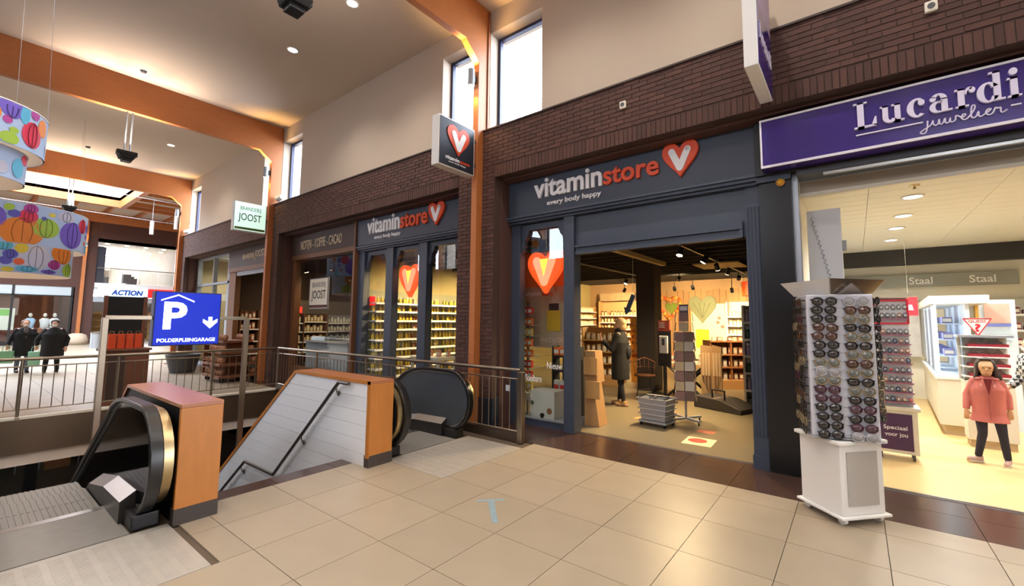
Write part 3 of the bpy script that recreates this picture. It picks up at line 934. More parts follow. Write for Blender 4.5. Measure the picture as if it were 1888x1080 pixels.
# ---- edge of the void --------------------------------------------------------
struct(MB().box(-10.93, -10.88, -.35, 4.66, -.56, 0.0).build('trim_3', STEELW), 'warm steel fascia along the far edge of the void')
struct(MB().box(-10.9, -4.9, 4.63, 4.68, -.56, 0.0).build('trim_4', STEELW), 'warm steel fascia along the shop edge of the void')
struct(MB().box(-10.97, -10.86, -.35, 4.70, -.01, .03).build('trim_5', OFFWHITE), 'pale coping along the far edge of the void')

RAIL = mat('warm_steel_tube', (150, 138, 122), .3, .9, var=.05, scale=20)
def railing(label, axis, fixed, a0, a1, posts, kick):
    """axis 'x' or 'y': direction of the run; fixed: other coordinate"""
    P3 = (lambda a, z, off=0: (a, fixed + off, z)) if axis == 'x' else (lambda a, z, off=0: (fixed + off, a, z))
    t = thing('guard_railing', label, 'railing', P3((a0 + a1) / 2, 0))
    W = dict(world=True)
    MB().tube([P3(a0, .95), P3(a1, .95)], .026, 12).build('handrail', RAIL, t, 'auto', **W)
    MB().tube([P3(a0, .83), P3(a1, .83)], .011, 6).build('upper_rail', RAIL, t, **W)
    MB().tube([P3(a0, .14), P3(a1, .14)], .011, 6).build('lower_rail', RAIL, t, **W)
    for p in posts:
        q = MB().cyl(P3(p, 0), P3(p, .95), .022, n=10)
        q.cyl(P3(p, .0), P3(p, .02), .05, n=12)
        q.build('post', RAIL, t, 'auto', **W)
    n = int((a1 - a0) / .125)
    for k in range(n):
        a = a0 + (k + .5) * (a1 - a0) / n
        MB().cyl(P3(a, .14), P3(a, .83), .0065, n=6, cap=False).build('baluster', RAIL, t, **W)
    if kick:
        c0, c1 = P3(a0, .01, -.008), P3(a1, .12, .008)
        MB().box(min(c0[0], c1[0]), max(c0[0], c1[0]), min(c0[1], c1[1]), max(c0[1], c1[1]), .0, .12).build('kick_plate', mat('brown_kick_plate', (92, 78, 68), .4, .6), t, **W)
    return t
ra = railing('steel guard railing running along the shopfronts behind the escalator', 'x', 4.62, -10.9, -3.66, [-10.88, -9.1, -7.3, -5.5], True)
MB().box(-3.69, -3.61, 4.58, 4.66, 0, .93).build('end_post', RAIL, ra, world=True, bevel=.006)
MB().box(-3.90, -3.83, 4.595, 4.605, .66, .74).build('number_plate', GREY, ra, world=True)
railing('steel guard railing across the far edge of the escalator void', 'y', -10.9, -.35, 4.6, [-.3, .75, 1.9, 3.35], False)

# ---- blue parking sign on its pipe frame ----------------------------------------
ps = thing('parking_sign', 'illuminated blue parking garage sign on a steel pipe frame', 'sign', (-8.3, 2.13, -.64))
W = dict(world=True)
for y in (1.27, 2.99):
    MB().box(-8.335, -8.265, y - .035, y + .035, -.70, 1.63).build('post', RAIL, ps, bevel=.006, **W)
MB().box(-8.33, -8.27, 1.27, 2.99, 1.60, 1.66).build('crossbar', RAIL, ps, bevel=.005, **W)
MB().box(-8.40, -8.23, 1.76, 2.585, 1.215, 2.025).build('sign_box', mat('navy_sign_case', (24, 34, 90), .4), ps, bevel=.006, **W)
MB().box(-8.23, -8.222, 1.775, 2.57, 1.23, 2.01).build('sign_face', glow('parking_blue', (10, 40, 176), .8), ps, **W)
PW = glow('parking_white', (240, 246, 255), 1.7)
letters('letter_p', 'P', 1.87, 2.15, 1.46, 1.87, -8.222, .006, '+x', PW, ps, bold=.03)
rf = MB().prism([(1.83, 1.88), (2.03, 1.965), (2.23, 1.87), (2.23, 1.89), (2.03, 1.985), (1.83, 1.90)], -8.222, -8.215, 'yz')
rf.build('roof_mark', PW, ps, **W)
aw_ = MB().prism([(2.45, 1.47), (2.545, 1.57), (2.545, 1.62), (2.475, 1.575), (2.475, 1.65), (2.425, 1.65), (2.425, 1.575), (2.355, 1.615), (2.355, 1.565)], -8.222, -8.215, 'yz')
aw_.build('arrow_mark', PW, ps, **W)
letters('lettering', 'POLDERPLEINGARAGE', 1.815, 2.53, 1.27, 1.325, -8.222, .006, '+x', PW, ps, bold=.012)

# ---- kiosk with chalkboard and orange bags behind the railing ---------------------
k = thing('bag_kiosk', 'brown wooden kiosk with tall chalkboard behind the far railing', 'kiosk', (-11.45, 2.07, 0))
KW = mat('kiosk_wood', (104, 62, 40), .55, var=.15, scale=6, stretch=(6, 6, 1))
MB().box(-11.75, -11.3, 1.74, 2.40, 0, 1.0).build('body', KW, k, bevel=.006, **W)
MB().box(-11.78, -11.27, 1.71, 2.43, 1.0, 1.04).build('counter_top', KW, k, bevel=.004, **W)
MB().box(-11.76, -11.70, 1.75, 1.81, 1.04, 2.06).build('board_post', KW, k, **W)
MB().box(-11.76, -11.70, 2.33, 2.39, 1.04, 2.06).build('board_post', KW, k, **W)
MB().box(-11.74, -11.71, 1.80, 2.35, 1.30, 2.05).build('chalkboard', BLACKM, k, **W)
MB().box(-11.30, -11.295, 1.80, 2.05, .1, .9).build('door', mat('kiosk_dark_panel', (58, 40, 32), .6), k, **W)
bag_m = mat('orange_paper', (206, 70, 22), .6, var=.12, scale=10)
for i in range(4):
    b = thing('paper_bag', 'glossy orange paper bag standing on the wooden kiosk', 'bag', (-11.45, 1.86 + .125 * i, 1.04), 0, 'orange bags on the kiosk')
    MB().prism([(-.055, 0), (.055, 0), (.05, .28), (-.05, .28)], -.08, .08, 'yz').build('bag_body', bag_m, b, bevel=.006)
    MB().tube([(0, -.03, .28), (0, -.025, .33), (0, .025, .33), (0, .03, .28)], .004, 5).build('bag_handle', CARD, b)

# ---- tiered drum banners -----------------------------------------------------------
PRINT = {'orange': (238, 140, 50), 'purple': (122, 98, 204), 'red': (226, 58, 88), 'lime': (170, 204, 70), 'lilac': (206, 206, 226),
         'cyan': (96, 190, 226), 'magenta': (186, 70, 158), 'yellow': (226, 206, 70), 'blue': (98, 96, 190), 'coral': (236, 110, 70)}
BASE = mat('pale_blue_banner', (186, 208, 242), .7, var=.06, scale=3)
INN = mat('cream_banner_lining', (230, 214, 196), .8)
def drum(label, cx, cy, tiers, blobs, hang):
    t = thing('drum_banner', label, 'banner', (cx, cy, tiers[-1][1]))
    for (R_, z0, z1) in tiers:
        n = 48
        for nm, r, mt in (('printed_sheet', R_, BASE), ('lining', R_ - .012, INN)):
            vs = [(r * math.cos(2 * PI * i / n), r * math.sin(2 * PI * i / n), z - tiers[-1][1]) for z in (z0, z1) for i in range(n)]
            fs = [(i, (i + 1) % n, n + (i + 1) % n, n + i) for i in range(n)]
            MB().add(vs, fs).build(nm, mt, t, True, fix=False)
        ring = MB().tube([(R_ * math.cos(2 * PI * i / 32), R_ * math.sin(2 * PI * i / 32), z1 - tiers[-1][1]) for i in range(32)], .012, 5, True)
        ring.build('hoop', WHITE, t)
    rr_ = random.Random(len(blobs)); keys = list(PRINT)
    todo = [(tier, math.asin(max(-1, min(1, (yy - cy) / tiers[tier][0]))), zz, rw, rh, c) for (tier, yy, zz, rw, rh, c) in blobs]
    for tier, (R_, z0, z1) in enumerate(tiers):            # the print runs on all the way round
        for q_ in range(11):
            r0 = rr_.uniform(.12, .30) * R_ / 1.4
            todo.append((tier, PI / 2 + .35 + (2 * PI - 2.3) * (q_ + rr_.random() * .6) / 11, rr_.uniform(z0 + .2 * (z1 - z0), z1 - .25 * (z1 - z0)), r0, r0 * .95, rr_.choice(keys)))
    for (tier, a, zz, rw, rh, c) in todo:
        R_, z0, z1 = tiers[tier]
        vs = []; fs = []; nr, na = 4, 20
        q = MB()
        vs.append((0, 0))
        for i in range(1, nr + 1):
            for j in range(na):
                vs.append((rw * i / nr * math.cos(2 * PI * j / na), rh * i / nr * math.sin(2 * PI * j / na)))
        pts = []
        for (du, dz) in vs:
            an = a + du / R_
            h = min(max(zz + dz, z0 + .01), z1 - .01) - tiers[-1][1]
            pts.append(((R_ + .006) * math.cos(an), (R_ + .006) * math.sin(an), h))
        fs = [(0, 1 + j, 1 + (j + 1) % na) for j in range(na)]
        for i in range(nr - 1):
            for j in range(na):
                b0 = 1 + i * na
                fs.append((b0 + j, b0 + na + j, b0 + na + (j + 1) % na, b0 + (j + 1) % na))
        q.add(pts, fs)
        pb = q.build('printed_ball', mat('print_' + c, PRINT[c], .6, var=.10, scale=3), t, True, fix=False)
        if rw > .11:
            for m_ in (-.45, 0, .45):
                rib = []
                for i in range(9):
                    th = -PI / 2 + PI * i / 8
                    du, dz = rw * m_ * math.cos(th), rh * math.sin(th) * .96
                    an = a + du / R_
                    h = zz + dz
                    if z0 + .01 < h < z1 - .01:
                        rib.append(((R_ + .008) * math.cos(an), (R_ + .008) * math.sin(an), h - tiers[-1][1]))
                if len(rib) > 2:
                    MB().tube(rib, .007, 4).build('rib_line', mat('rib_' + c, tuple(int(v * .62) for v in PRINT[c]), .7), pb)
    for i in range(hang):
        an = 2 * PI * i / hang + .3
        R_, z0, z1 = tiers[0]
        MB().tube([(R_ * math.cos(an), R_ * math.sin(an), z1 - tiers[-1][1]), (R_ * .9 * math.cos(an), R_ * .9 * math.sin(an), ZC - .01 - tiers[-1][1] if hang < 9 else 6.17 - tiers[-1][1])], .003, 4).build('wire', GREY, t)
    return t
drum('large two-tier drum banner printed with coloured pumpkins, hanging before the far shops', -17, .55,
     [(1.52, 3.34, 4.30), (1.30, 2.68, 3.40)],
     [(0, .85, 3.62, .36, .34, 'orange'), (0, 1.22, 3.78, .26, .24, 'lime'), (0, 1.70, 3.72, .33, .34, 'purple'), (0, .92, 4.0, .16, .16, 'red'),
      (0, 1.9, 4.02, .17, .19, 'red'), (0, .95, 4.18, .12, .12, 'magenta'), (0, 1.56, 4.14, .22, .13, 'lilac'), (0, .62, 4.16, .08, .08, 'lime'),
      (0, .70, 4.02, .10, .09, 'blue'), (0, 1.3, 4.12, .07, .05, 'yellow'), (0, 2.0, 4.0, .10, .12, 'blue'), (0, 2.06, 4.05, .10, .14, 'orange'),
      (0, 2.03, 3.46, .10, .14, 'cyan'), (0, 2.0, 3.78, .06, .07, 'blue'), (0, 2.06, 3.62, .05, .12, 'red'), (0, 1.17, 4.0, .05, .05, 'blue'),
      (0, .3, 3.9, .3, .3, 'purple'), (0, -.2, 3.7, .3, .3, 'lime'), (0, 1.97, 3.6, .06, .05, 'coral'),
      (1, 1.12, 3.06, .30, .30, 'lilac'), (1, 1.60, 3.24, .33, .26, 'orange'), (1, .88, 3.26, .11, .12, 'yellow'), (1, .72, 3.1, .12, .11, 'blue'),
      (1, .66, 2.95, .10, .10, 'blue'), (1, 1.45, 2.94, .16, .12, 'magenta'), (1, 1.72, 2.84, .22, .18, 'lime'), (1, .86, 2.94, .09, .08, 'coral'),
      (1, 1.0, 2.78, .2, .07, 'cyan'), (1, 1.36, 2.75, .17, .05, 'purple'), (1, .6, 3.3, .15, .12, 'cyan'), (1, .3, 3.0, .25, .25, 'red'), (1, .7, 2.74, .1, .06, 'yellow')], 8)
drum('small two-tier drum banner printed with coloured pumpkins, hanging over the escalator void', -9, -.22,
     [(.84, 3.76, 4.30), (.69, 3.38, 3.78)],
     [(0, .46, 3.98, .15, .17, 'red'), (0, .27, 4.24, .13, .15, 'purple'), (0, .47, 4.26, .07, .07, 'magenta'), (0, .55, 4.14, .10, .12, 'orange'),
      (0, .38, 4.2, .06, .12, 'cyan'), (0, .24, 4.06, .05, .05, 'magenta'), (0, .27, 3.84, .10, .08, 'lime'), (0, .05, 4.1, .15, .15, 'orange'),
      (0, .60, 3.9, .03, .08, 'lilac'), (0, .30, 3.95, .05, .04, 'lime'),
      (1, .38, 3.55, .10, .13, 'cyan'), (1, .43, 3.69, .08, .07, 'red'), (1, .24, 3.5, .07, .08, 'lilac'), (1, .1, 3.6, .12, .12, 'orange')], 6)
# ================================================================== SHOPFRONTS
W = dict(world=True)
def shopfront(label, loc):
    o = bpy.data.objects.new('shopfront', None); COL.objects.link(o); o.location = loc
    return struct(o, label)

def bracket(mb, x, s, ztop, y0, y1, w=.15, h=.36):
    """carved bracket in a window head; s=+1 grows to +x"""
    P = [(0, 0), (1, 0), (.93, -.16), (.80, -.22), (.78, -.30), (.50, -.42), (.40, -.60), (.42, -.70), (.30, -.74), (.30, -.92), (0, -1)]
    mb.prism([(x + s * a * w, ztop + b * h) for a, b in P], y0, y1, 'xz')

def cornice(mb, x0, x1, z, y):
    for dz0, dz1, dy in ((0, .035, .0), (.035, .075, -.045), (.075, .105, -.075), (.105, .14, -.02)):
        mb.box(x0, x1, y + dy, y + .12, z + dz0, z + dz1)

# ---- vitamin shop, entrance front ------------------------------------------------
vf = shopfront('slate blue painted shopfront of the vitamin shop with open entrance', (-2.7, 5.5, 0))
MB().box(-4.54, -.84, 5.38, 5.5, 3.33, 3.89).build('fascia_panel', SLATE, vf, **W)
c = MB(); cornice(c, -4.54, -.84, 3.19, 5.40); c.build('cornice', SLATED, vf, **W)
MB().box(-4.54, -4.36, 5.46, 5.6, 0, 3.19).build('post', SLATED, vf, bevel=.006, **W)
MB().box(-3.49, -3.31, 5.42, 5.62, 0, 3.19).build('post', SLATED, vf, bevel=.006, **W)
MB().box(-4.36, -3.49, 5.5, 5.6, 3.08, 3.19).build('window_head', SLATED, vf, **W)
MB().box(-4.36, -3.49, 5.5, 5.6, 0, .10).build('sill', SLATED, vf, **W)
MB().box(-4.36, -3.49, 5.49, 5.54, .10, .12).build('sill_trim', ALU, vf, **W)
for x, s in ((-4.36, 1), (-3.49, -1)):
    b = MB(); bracket(b, x, s, 3.08, 5.5, 5.58); b.build('carved_bracket', SLATED, vf, **W)
MB().box(-4.36, -3.49, 5.553, 5.559, .12, 3.08).build('glass_pane', PANE, vf, **W)
MB().box(-3.31, -.98, 5.48, 5.6, 2.62, 3.19).build('lintel_panel', SLATE, vf, **W)
lm = MB().box(-3.29, -1.01, 5.43, 5.5, 2.60, 2.64).box(-3.29, -1.01, 5.45, 5.5, 2.64, 2.70).box(-3.29, -1.01, 5.41, 5.5, 2.70, 2.73).box(-1.05, -1.01, 5.42, 5.5, 2.6, 2.80)
lm.build('lintel_moulding', SLATED, vf, **W)
MB().box(-.98, -.82, 5.45, 5.62, 0, 3.19).build('pilaster', SLATE, vf, **W)
for k in range(4):
    MB().cyl((-.955 + .037 * k, 5.452, .35), (-.955 + .037 * k, 5.452, 2.95), .013, n=8).build('pilaster_fluting', SLATED, vf, 'auto', **W)
MB().box(-.99, -.81, 5.43, 5.62, 0, .14).build('pilaster_base', SLATED, vf, **W)
MB().box(-.82, -.50, 5.40, 5.62, 0, 3.30).build('black_pier', mat('gloss_black_cladding', (15, 16, 18), .3), vf, **W)
MB().box(-.84, -.50, 5.36, 5.5, 3.19, 3.89).build('fascia_end', SLATED, vf, **W)
MB().box(-3.31, -.98, 5.56, 5.575, 0, .006).build('door_track', STEEL, vf, **W)
MB().box(-3.31, -.98, 5.59, 5.605, 0, .006).build('door_track', STEEL, vf, **W)
t = thing('alarm_bell', 'round yellow alarm beacon at the corner under the purple sign', 'alarm', (-.6, 5.40, 3.17))
MB().cyl((0, 0, 0), (0, -.03, 0), .045, n=18).build('base_plate', mat('brass_alarm', (190, 130, 40), .4), t, 'auto')
MB().ell((0, -.035, 0), (.035, .025, .035)).build('dome', mat('yellow_alarm', (232, 170, 40), .3), t, True)

def vitamin_sign(label, x0, x1, x2, xt0, xt1, hx, hz, zl, zs, zt, d):
    s = thing('shop_sign', label, 'sign', ((x0 + x2) / 2, d, zl[0]))
    letters('white_lettering', 'vitamin', x0, x1, zl[0], zl[1], d, .035, '-y', LETTER, s, bold=.022, split=True)
    letters('orange_lettering', 'store', x1 + .02, x2, zs[0], zs[1], d, .035, '-y', ORANGE, s, bold=.022, split=True)
    letters('tagline_lettering', 'every body happy', xt0, xt1, zt[0], zt[1], d, .02, '-y', LETTER, s, bold=.016, split=True)
    MB().prism(heart(hx, hz, .46, .46), d - .05, d, 'xz').build('heart', ORANGE, s, bevel=.01, **W)
    v = MB(); vee(v, hx, hz - .005, .20, .22, .042, d - .062, d - .045)
    v.build('heart_letter', LETTER, s, **W)
    letters('trade_mark', '®', hx + .075, hx + .125, hz + .085, hz + .135, d - .062, .002, '-y', ORANGE, s)
    return s
vitamin_sign('vitaminstore raised lettering with orange heart over the open entrance', -4.0, -2.80, -1.97, -3.76, -2.82, -1.69, 3.665, (3.53, 3.83), (3.53, 3.765), (3.375, 3.475), 5.38)
vitamin_sign('vitaminstore raised lettering with orange heart over three display windows', -8.61, -7.45, -6.58, -8.35, -7.43, -6.31, 3.64, (3.49, 3.84), (3.49, 3.78), (3.345, 3.445), 5.38)

# ---- vitamin shop, window front -----------------------------------------------------
v2 = shopfront('slate blue painted window front of the vitamin shop beside the brown coffee shop', (-7.2, 5.5, 0))
MB().box(-9.05, -5.44, 5.38, 5.5, 3.28, 3.87).build('fascia_panel', SLATE, v2, **W)
c = MB(); cornice(c, -9.05, -5.44, 3.15, 5.42); c.build('cornice', SLATED, v2, **W)
for a_, b_ in ((-9.05, -8.82), (-8.0, -7.76), (-6.91, -6.67), (-5.80, -5.44)):
    MB().box(a_, b_, 5.44, 5.6, 0, 3.15).build('post', SLATED, v2, bevel=.006, **W)
for a_, b_ in ((-8.82, -8.0), (-7.76, -6.91), (-6.67, -5.80)):
    MB().box(a_, b_, 5.5, 5.6, 3.06, 3.15).build('window_head', SLATED, v2, **W)
    MB().box(a_, b_, 5.48, 5.6, 0, .32).build('sill', SLATED, v2, **W)
    for x, s in ((a_, 1), (b_, -1)):
        b = MB(); bracket(b, x, s, 3.06, 5.5, 5.58); b.build('carved_bracket', SLATED, v2, **W)
    MB().box(a_, b_, 5.553, 5.559, .32, 3.06).build('glass_pane', PANE, v2, **W)

# ---- coffee shop window front -------------------------------------------------------
jf = shopfront('brown wooden window front of the nut and coffee shop', (-10.7, 5.5, 0))
MB().box(-12.25, -9.07, 5.40, 5.5, 3.32, 3.86).build('fascia_panel', mat('brown_fascia', (66, 46, 40), .55, var=.1, scale=6), jf, **W)
MB().box(-12.25, -9.07, 5.40, 5.6, 3.20, 3.32).build('window_head', BROWNWOOD, jf, bevel=.006, **W)
MB().box(-12.25, -12.06, 5.44, 5.6, 0, 3.20).build('post', BROWNWOOD, jf, bevel=.006, **W)
MB().box(-9.30, -9.07, 5.44, 5.6, 0, 3.32).build('post', BROWNWOOD, jf, bevel=.006, **W)
MB().box(-9.11, -9.05, 5.34, 5.44, 0, 3.88).build('corner_strip', BROWNWOOD, jf, **W)
MB().box(-12.06, -9.30, 5.48, 5.6, 0, .40).build('sill', BROWNWOOD, jf, **W)
MB().box(-12.06, -9.30, 5.553, 5.559, .40, 3.20).build('glass_pane', PANE, jf, **W)
js = thing('shop_sign', 'cream hand drawn lettering NOTEN KOFFIE CACAO on brown fascia', 'sign', (-10.6, 5.40, 3.45))
CREAM = mat('cream_letter', (214, 196, 170), .6)
letters('lettering', 'NOTEN - KOFFIE - CACAO', -11.75, -9.72, 3.44, 3.68, 5.40, .015, '-y', CREAM, js, bold=.004)
jp = thing('window_poster', 'white poster reading BRANDERIJ JOOST in the coffee shop window', 'poster', (-10.95, 5.52, 1.88))
MB().box(-11.43, -10.48, 5.52, 5.545, 1.88, 2.68).build('board', OFFWHITE, jp, **W)
fm = MB().box(-11.43, -10.48, 5.512, 5.52, 1.88, 1.90).box(-11.43, -10.48, 5.512, 5.52, 2.66, 2.68).box(-11.43, -11.41, 5.512, 5.52, 1.9, 2.66).box(-10.5, -10.48, 5.512, 5.52, 1.9, 2.66)
fm.build('frame', GREYD, jp, **W)
INK = mat('dark_ink', (52, 50, 48), .7)
letters('top_lettering', 'BRANDERIJ', -11.28, -10.62, 2.40, 2.57, 5.52, .004, '-y', mat('grey_ink', (130, 126, 122), .7), jp)
letters('lettering', 'JOOST', -11.30, -10.60, 2.08, 2.36, 5.52, .004, '-y', INK, jp, bold=.006)
MB().box(-11.40, -10.51, 5.514, 5.52, 1.92, 1.99).build('brown_bar', mat('brown_ink', (86, 44, 34), .7), jp, **W)

# ---- coffee shop entrance and the shop beyond ------------------------------------------
j2 = shopfront('brown wooden entrance front of the nut and coffee shop', (-14.8, 5.5, 0))
MB().box(-16.75, -13.1, 5.40, 5.5, 3.28, 3.86).build('fascia_panel', MATS['brown_fascia'], j2, **W)
MB().box(-16.75, -13.1, 5.40, 5.6, 3.15, 3.28).build('door_head', BROWNWOOD, j2, bevel=.006, **W)
MB().box(-16.75, -16.2, 5.44, 5.6, 0, 3.15).build('post', BROWNWOOD, j2, bevel=.006, **W)
MB().box(-16.2, -13.1, 5.46, 5.56, 3.02, 3.15).build('shutter_box', ALU, j2, **W)
MB().box(-13.3, -13.1, 5.44, 5.6, 0, 3.15).build('post', BROWNWOOD, j2, bevel=.006, **W)
jd = thing('shop_sign', 'small cream lettering BRANDERIJ JOOST over the coffee shop entrance', 'sign', (-14.6, 5.40, 3.42))
letters('lettering', 'BRANDERIJ', -15.6, -14.75, 3.46, 3.66, 5.40, .012, '-y', CREAM, jd, bold=.004)
letters('name_lettering', 'JOOST', -14.68, -13.95, 3.44, 3.72, 5.40, .012, '-y', CREAM, jd, bold=.006)
o3 = shopfront('bright glazed shopfront with silver frame beyond the coffee shop', (-18.4, 5.5, 0))
for a_, b_ in ((-20.0, -19.9), (-18.35, -18.28), (-16.95, -16.78)):
    MB().box(a_, b_, 5.45, 5.58, 0, 3.86).build('mullion', ALU, o3, **W)
for z in (3.78, 2.82, .0):
    MB().box(-20.0, -16.78, 5.45, 5.58, z, z + .08).build('transom', ALU, o3, **W)
MB().box(-19.9, -16.95, 5.51, 5.516, .1, 3.8).build('glass_pane', PANE, o3, **W)
CREAMXY = (-19.0, 6.2)
CREAMW = mat('cream_wall', (224, 206, 160), .7)
o4 = thing('cream_shop', 'cream lit shop interior with hanging white panels beyond the coffee shop', 'shop', (-18.4, 7, 0))
MB().box(-20.3, -16.8, 8.9, 9, 0, 3.9).box(-20.4, -20.3, 5.6, 9, 0, 3.9).box(-16.8, -16.7, 5.6, 9, 0, 3.9).build('walls', CREAMW, o4, **W)
MB().box(-20.4, -16.7, 5.6, 9, 3.9, 4.0).build('ceiling_panel', WHITE, o4, **W)
MB().box(-20.4, -16.7, 5.6, 9, -.01, 0).build('floor_panel', TILES, o4, **W)
MB().box(-19.2, -18.6, 6.2, 6.24, 2.2, 3.6).build('hanging_panel', WHITE, o4, **W)
MB().box(-18.3, -17.3, 6.4, 6.44, 2.4, 2.8).build('hanging_panel', WHITE, o4, **W)
MB().box(-17.6, -17.2, 6.6, 6.64, 3.0, 3.4).build('blue_panel', mat('blue_panel', (70, 90, 160), .6), o4, **W)
downlight(CREAMXY[0], CREAMXY[1], 3.9, 150, .11, (255, 244, 222), 'round downlight in the ceiling of the cream shop', None, LAMPC, 160)

# ---- jeweller front ------------------------------------------------------------------
lf = shopfront('open jeweller shopfront with silver frame next to the black pier', (.6, 5.5, 0))
MB().box(-.50, -.44, 5.46, 5.6, 0, 3.26).build('silver_post', ALU, lf, bevel=.004, **W)
MB().box(-.84, 2.6, 5.32, 5.58, 3.26, 3.92).build('backing', BLACK, lf, **W)
MB().box(-.44, 2.6, 5.34, 5.62, 3.20, 3.26).build('soffit', GREYD, lf, **W)
MB().box(-.2, 2.6, 5.36, 5.40, 3.17, 3.20).build('track', STEEL, lf, **W)
MB().box(-.44, 2.6, 5.60, 5.66, 3.02, 3.06).build('transom_bar', OFFWHITE, lf, **W)
MB().box(-.44, 2.6, 5.66, 5.70, 3.06, 3.20).build('transom_panel', mat('taupe_panel', (150, 134, 116), .6), lf, **W)
MB().box(-.44, 2.6, 5.57, 5.60, 0, .008).build('door_track', STEEL, lf, **W)
MB().box(-.44, 2.6, 5.535, 5.545, 0, .006).build('door_track', STEEL, lf, **W)
ls = thing('shop_sign', 'long purple sign reading Lucardi juwelier in a thin white frame', 'sign', (.8, 5.2, 3.28))
MB().box(-.75, 2.3, 5.15, 5.33, 3.28, 3.82).build('sign_panel', PURPLE, ls, **W)
LW = mat('white_sign_edge', (226, 224, 236), .4)
for nm, q in (('frame_edge', (-.75, 2.3, 5.135, 5.16, 3.80, 3.82)), ('frame_edge', (-.75, 2.3, 5.135, 5.16, 3.28, 3.305)), ('frame_edge', (-.75, -.732, 5.135, 5.16, 3.305, 3.80))):
    MB().box(*q).build(nm, LW, ls, **W)
LIL = mat('lilac_white_letter', (216, 210, 236), .5)

def arc(mb, cx, cz, rx, ry, tx, tz, a0, a1, f, d0, d1, n=18):
    out, inn = [], []
    for i in range(n + 1):
        t = math.radians(a0 + (a1 - a0) * i / n)
        out.append(f(cx + rx * math.cos(t), cz + ry * math.sin(t)))
        inn.append(f(cx + (rx - tx) * math.cos(t), cz + (ry - tz) * math.sin(t)))
    mb.prism(out + inn[::-1], d0, d1, 'xz')
def lucardi(parent, fx, d0, d1, plane='xz', material=LIL):
    """bold slab-serif word, unit cap height"""
    x = 0.0
    def box(mb, a, b, c, e):
        p, q = fx(a + ox, c), fx(b + ox, e)
        mb.prism([(p[0], p[1]), (q[0], p[1]), (q[0], q[1]), (p[0], q[1])], d0, d1, plane)
    def A(mb, cx, cz, rx, ry, tx, tz, a0, a1):
        f = lambda a, b: fx(a + ox, b)
        out, inn = [], []
        n = 18
        for i in range(n + 1):
            t = math.radians(a0 + (a1 - a0) * i / n)
            out.append(f(cx + rx * math.cos(t), cz + ry * math.sin(t)))
            inn.append(f(cx + (rx - tx) * math.cos(t), cz + (ry - tz) * math.sin(t)))
        mb.prism(out + inn[::-1], d0, d1, plane)
    for ch, ox in (('L', 0), ('u', .86), ('c', 1.68), ('a', 2.32), ('r', 3.06), ('d', 3.64), ('i', 4.42)):
        mb = MB()
        if ch == 'L':
            box(mb, .12, .34, 0, 1); box(mb, 0, .46, .94, 1); box(mb, 0, .74, 0, .07)
            p = [fx(ox + .74, .0), fx(ox + .74, .36), fx(ox + .69, .36), fx(ox + .58, .07)]
            mb.prism(p, d0, d1, plane)
        if ch == 'u':
            box(mb, .07, .25, .2, .66); box(mb, 0, .25, .60, .66); A(mb, .31, .21, .24, .22, .18, .10, 180, 330)
            box(mb, .45, .63, 0, .66); box(mb, .36, .63, .60, .66); box(mb, .45, .74, 0, .06)
        if ch == 'c':
            A(mb, .31, .33, .31, .35, .20, .07, 60, 310); A(mb, .44, .50, .10, .11, .10, .11, 0, 360)
        if ch == 'a':
            box(mb, .36, .54, 0, .48); A(mb, .29, .44, .25, .24, .18, .06, 0, 150); A(mb, .13, .5, .09, .09, .09, .09, 0, 360)
            A(mb, .28, .20, .26, .21, .17, .06, 80, 290); box(mb, .54, .66, 0, .06); box(mb, .28, .40, .34, .40)
        if ch == 'r':
            box(mb, .08, .26, 0, .66); box(mb, 0, .26, .60, .66); box(mb, 0, .36, 0, .06); A(mb, .40, .40, .16, .27, .08, .08, 60, 170); A(mb, .47, .55, .09, .10, .09, .10, 0, 360)
        if ch == 'd':
            box(mb, .44, .62, 0, 1); box(mb, .34, .62, .94, 1); box(mb, .62, .72, 0, .06); A(mb, .30, .33, .30, .35, .19, .06, 30, 330)
        if ch == 'i':
            box(mb, .08, .26, 0, .66); box(mb, 0, .26, .60, .66); box(mb, 0, .34, 0, .06); A(mb, .17, .86, .11, .12, .11, .12, 0, 360)
        mb.build('letter', material, parent, **W)
lucardi(ls, lambda a, b: (.08 + a / 4.78 * 1.12, 3.495 + b * .255), 5.12, 5.15)
SCRIPT = [(.05, .5), (.03, 0), (-.02, -.38), (-.12, -.46), (-.18, -.34), (-.04, -.12), (.14, .12), (.2, .45), (.2, .15), (.26, .02), (.34, .1), (.38, .45), (.38, .1), (.44, .02),
          (.50, .2), (.54, .45), (.54, .1), (.6, .02), (.66, .12), (.68, .4), (.68, .1), (.74, .02), (.82, .15), (.84, .45), (.92, .36), (1.0, .2), (1.1, .38), (1.04, .46), (.98, .2), (1.05, .02), (1.16, .12),
          (1.32, .6), (1.36, .95), (1.28, .95), (1.24, .2), (1.3, .02), (1.38, .12), (1.44, .45), (1.44, .1), (1.5, .02), (1.58, .12), (1.7, .3), (1.76, .44), (1.68, .46), (1.62, .2), (1.7, .02), (1.8, .12),
          (1.88, .48), (1.92, .38), (2.0, .42), (2.0, .1), (2.06, .02), (2.16, .18)]
def smooth(P, k=3):
    out = []
    n = len(P)
    for i in range(n - 1):
        p0, p1, p2, p3 = P[max(i - 1, 0)], P[i], P[i + 1], P[min(i + 2, n - 1)]
        for j in range(k):
            t = j / k
            out.append(tuple(.5 * (2 * p1[q] + (p2[q] - p0[q]) * t + (2 * p0[q] - 5 * p1[q] + 4 * p2[q] - p3[q]) * t * t + (-p0[q] + 3 * p1[q] - 3 * p2[q] + p3[q]) * t ** 3) for q in (0, 1)))
    out.append(P[-1])
    return out
MB().tube([(.60 + a * .235, 5.14, 3.385 + b * .115) for a, b in smooth(SCRIPT)], .0062, 5).build('script_lettering', LIL, ls, **W)
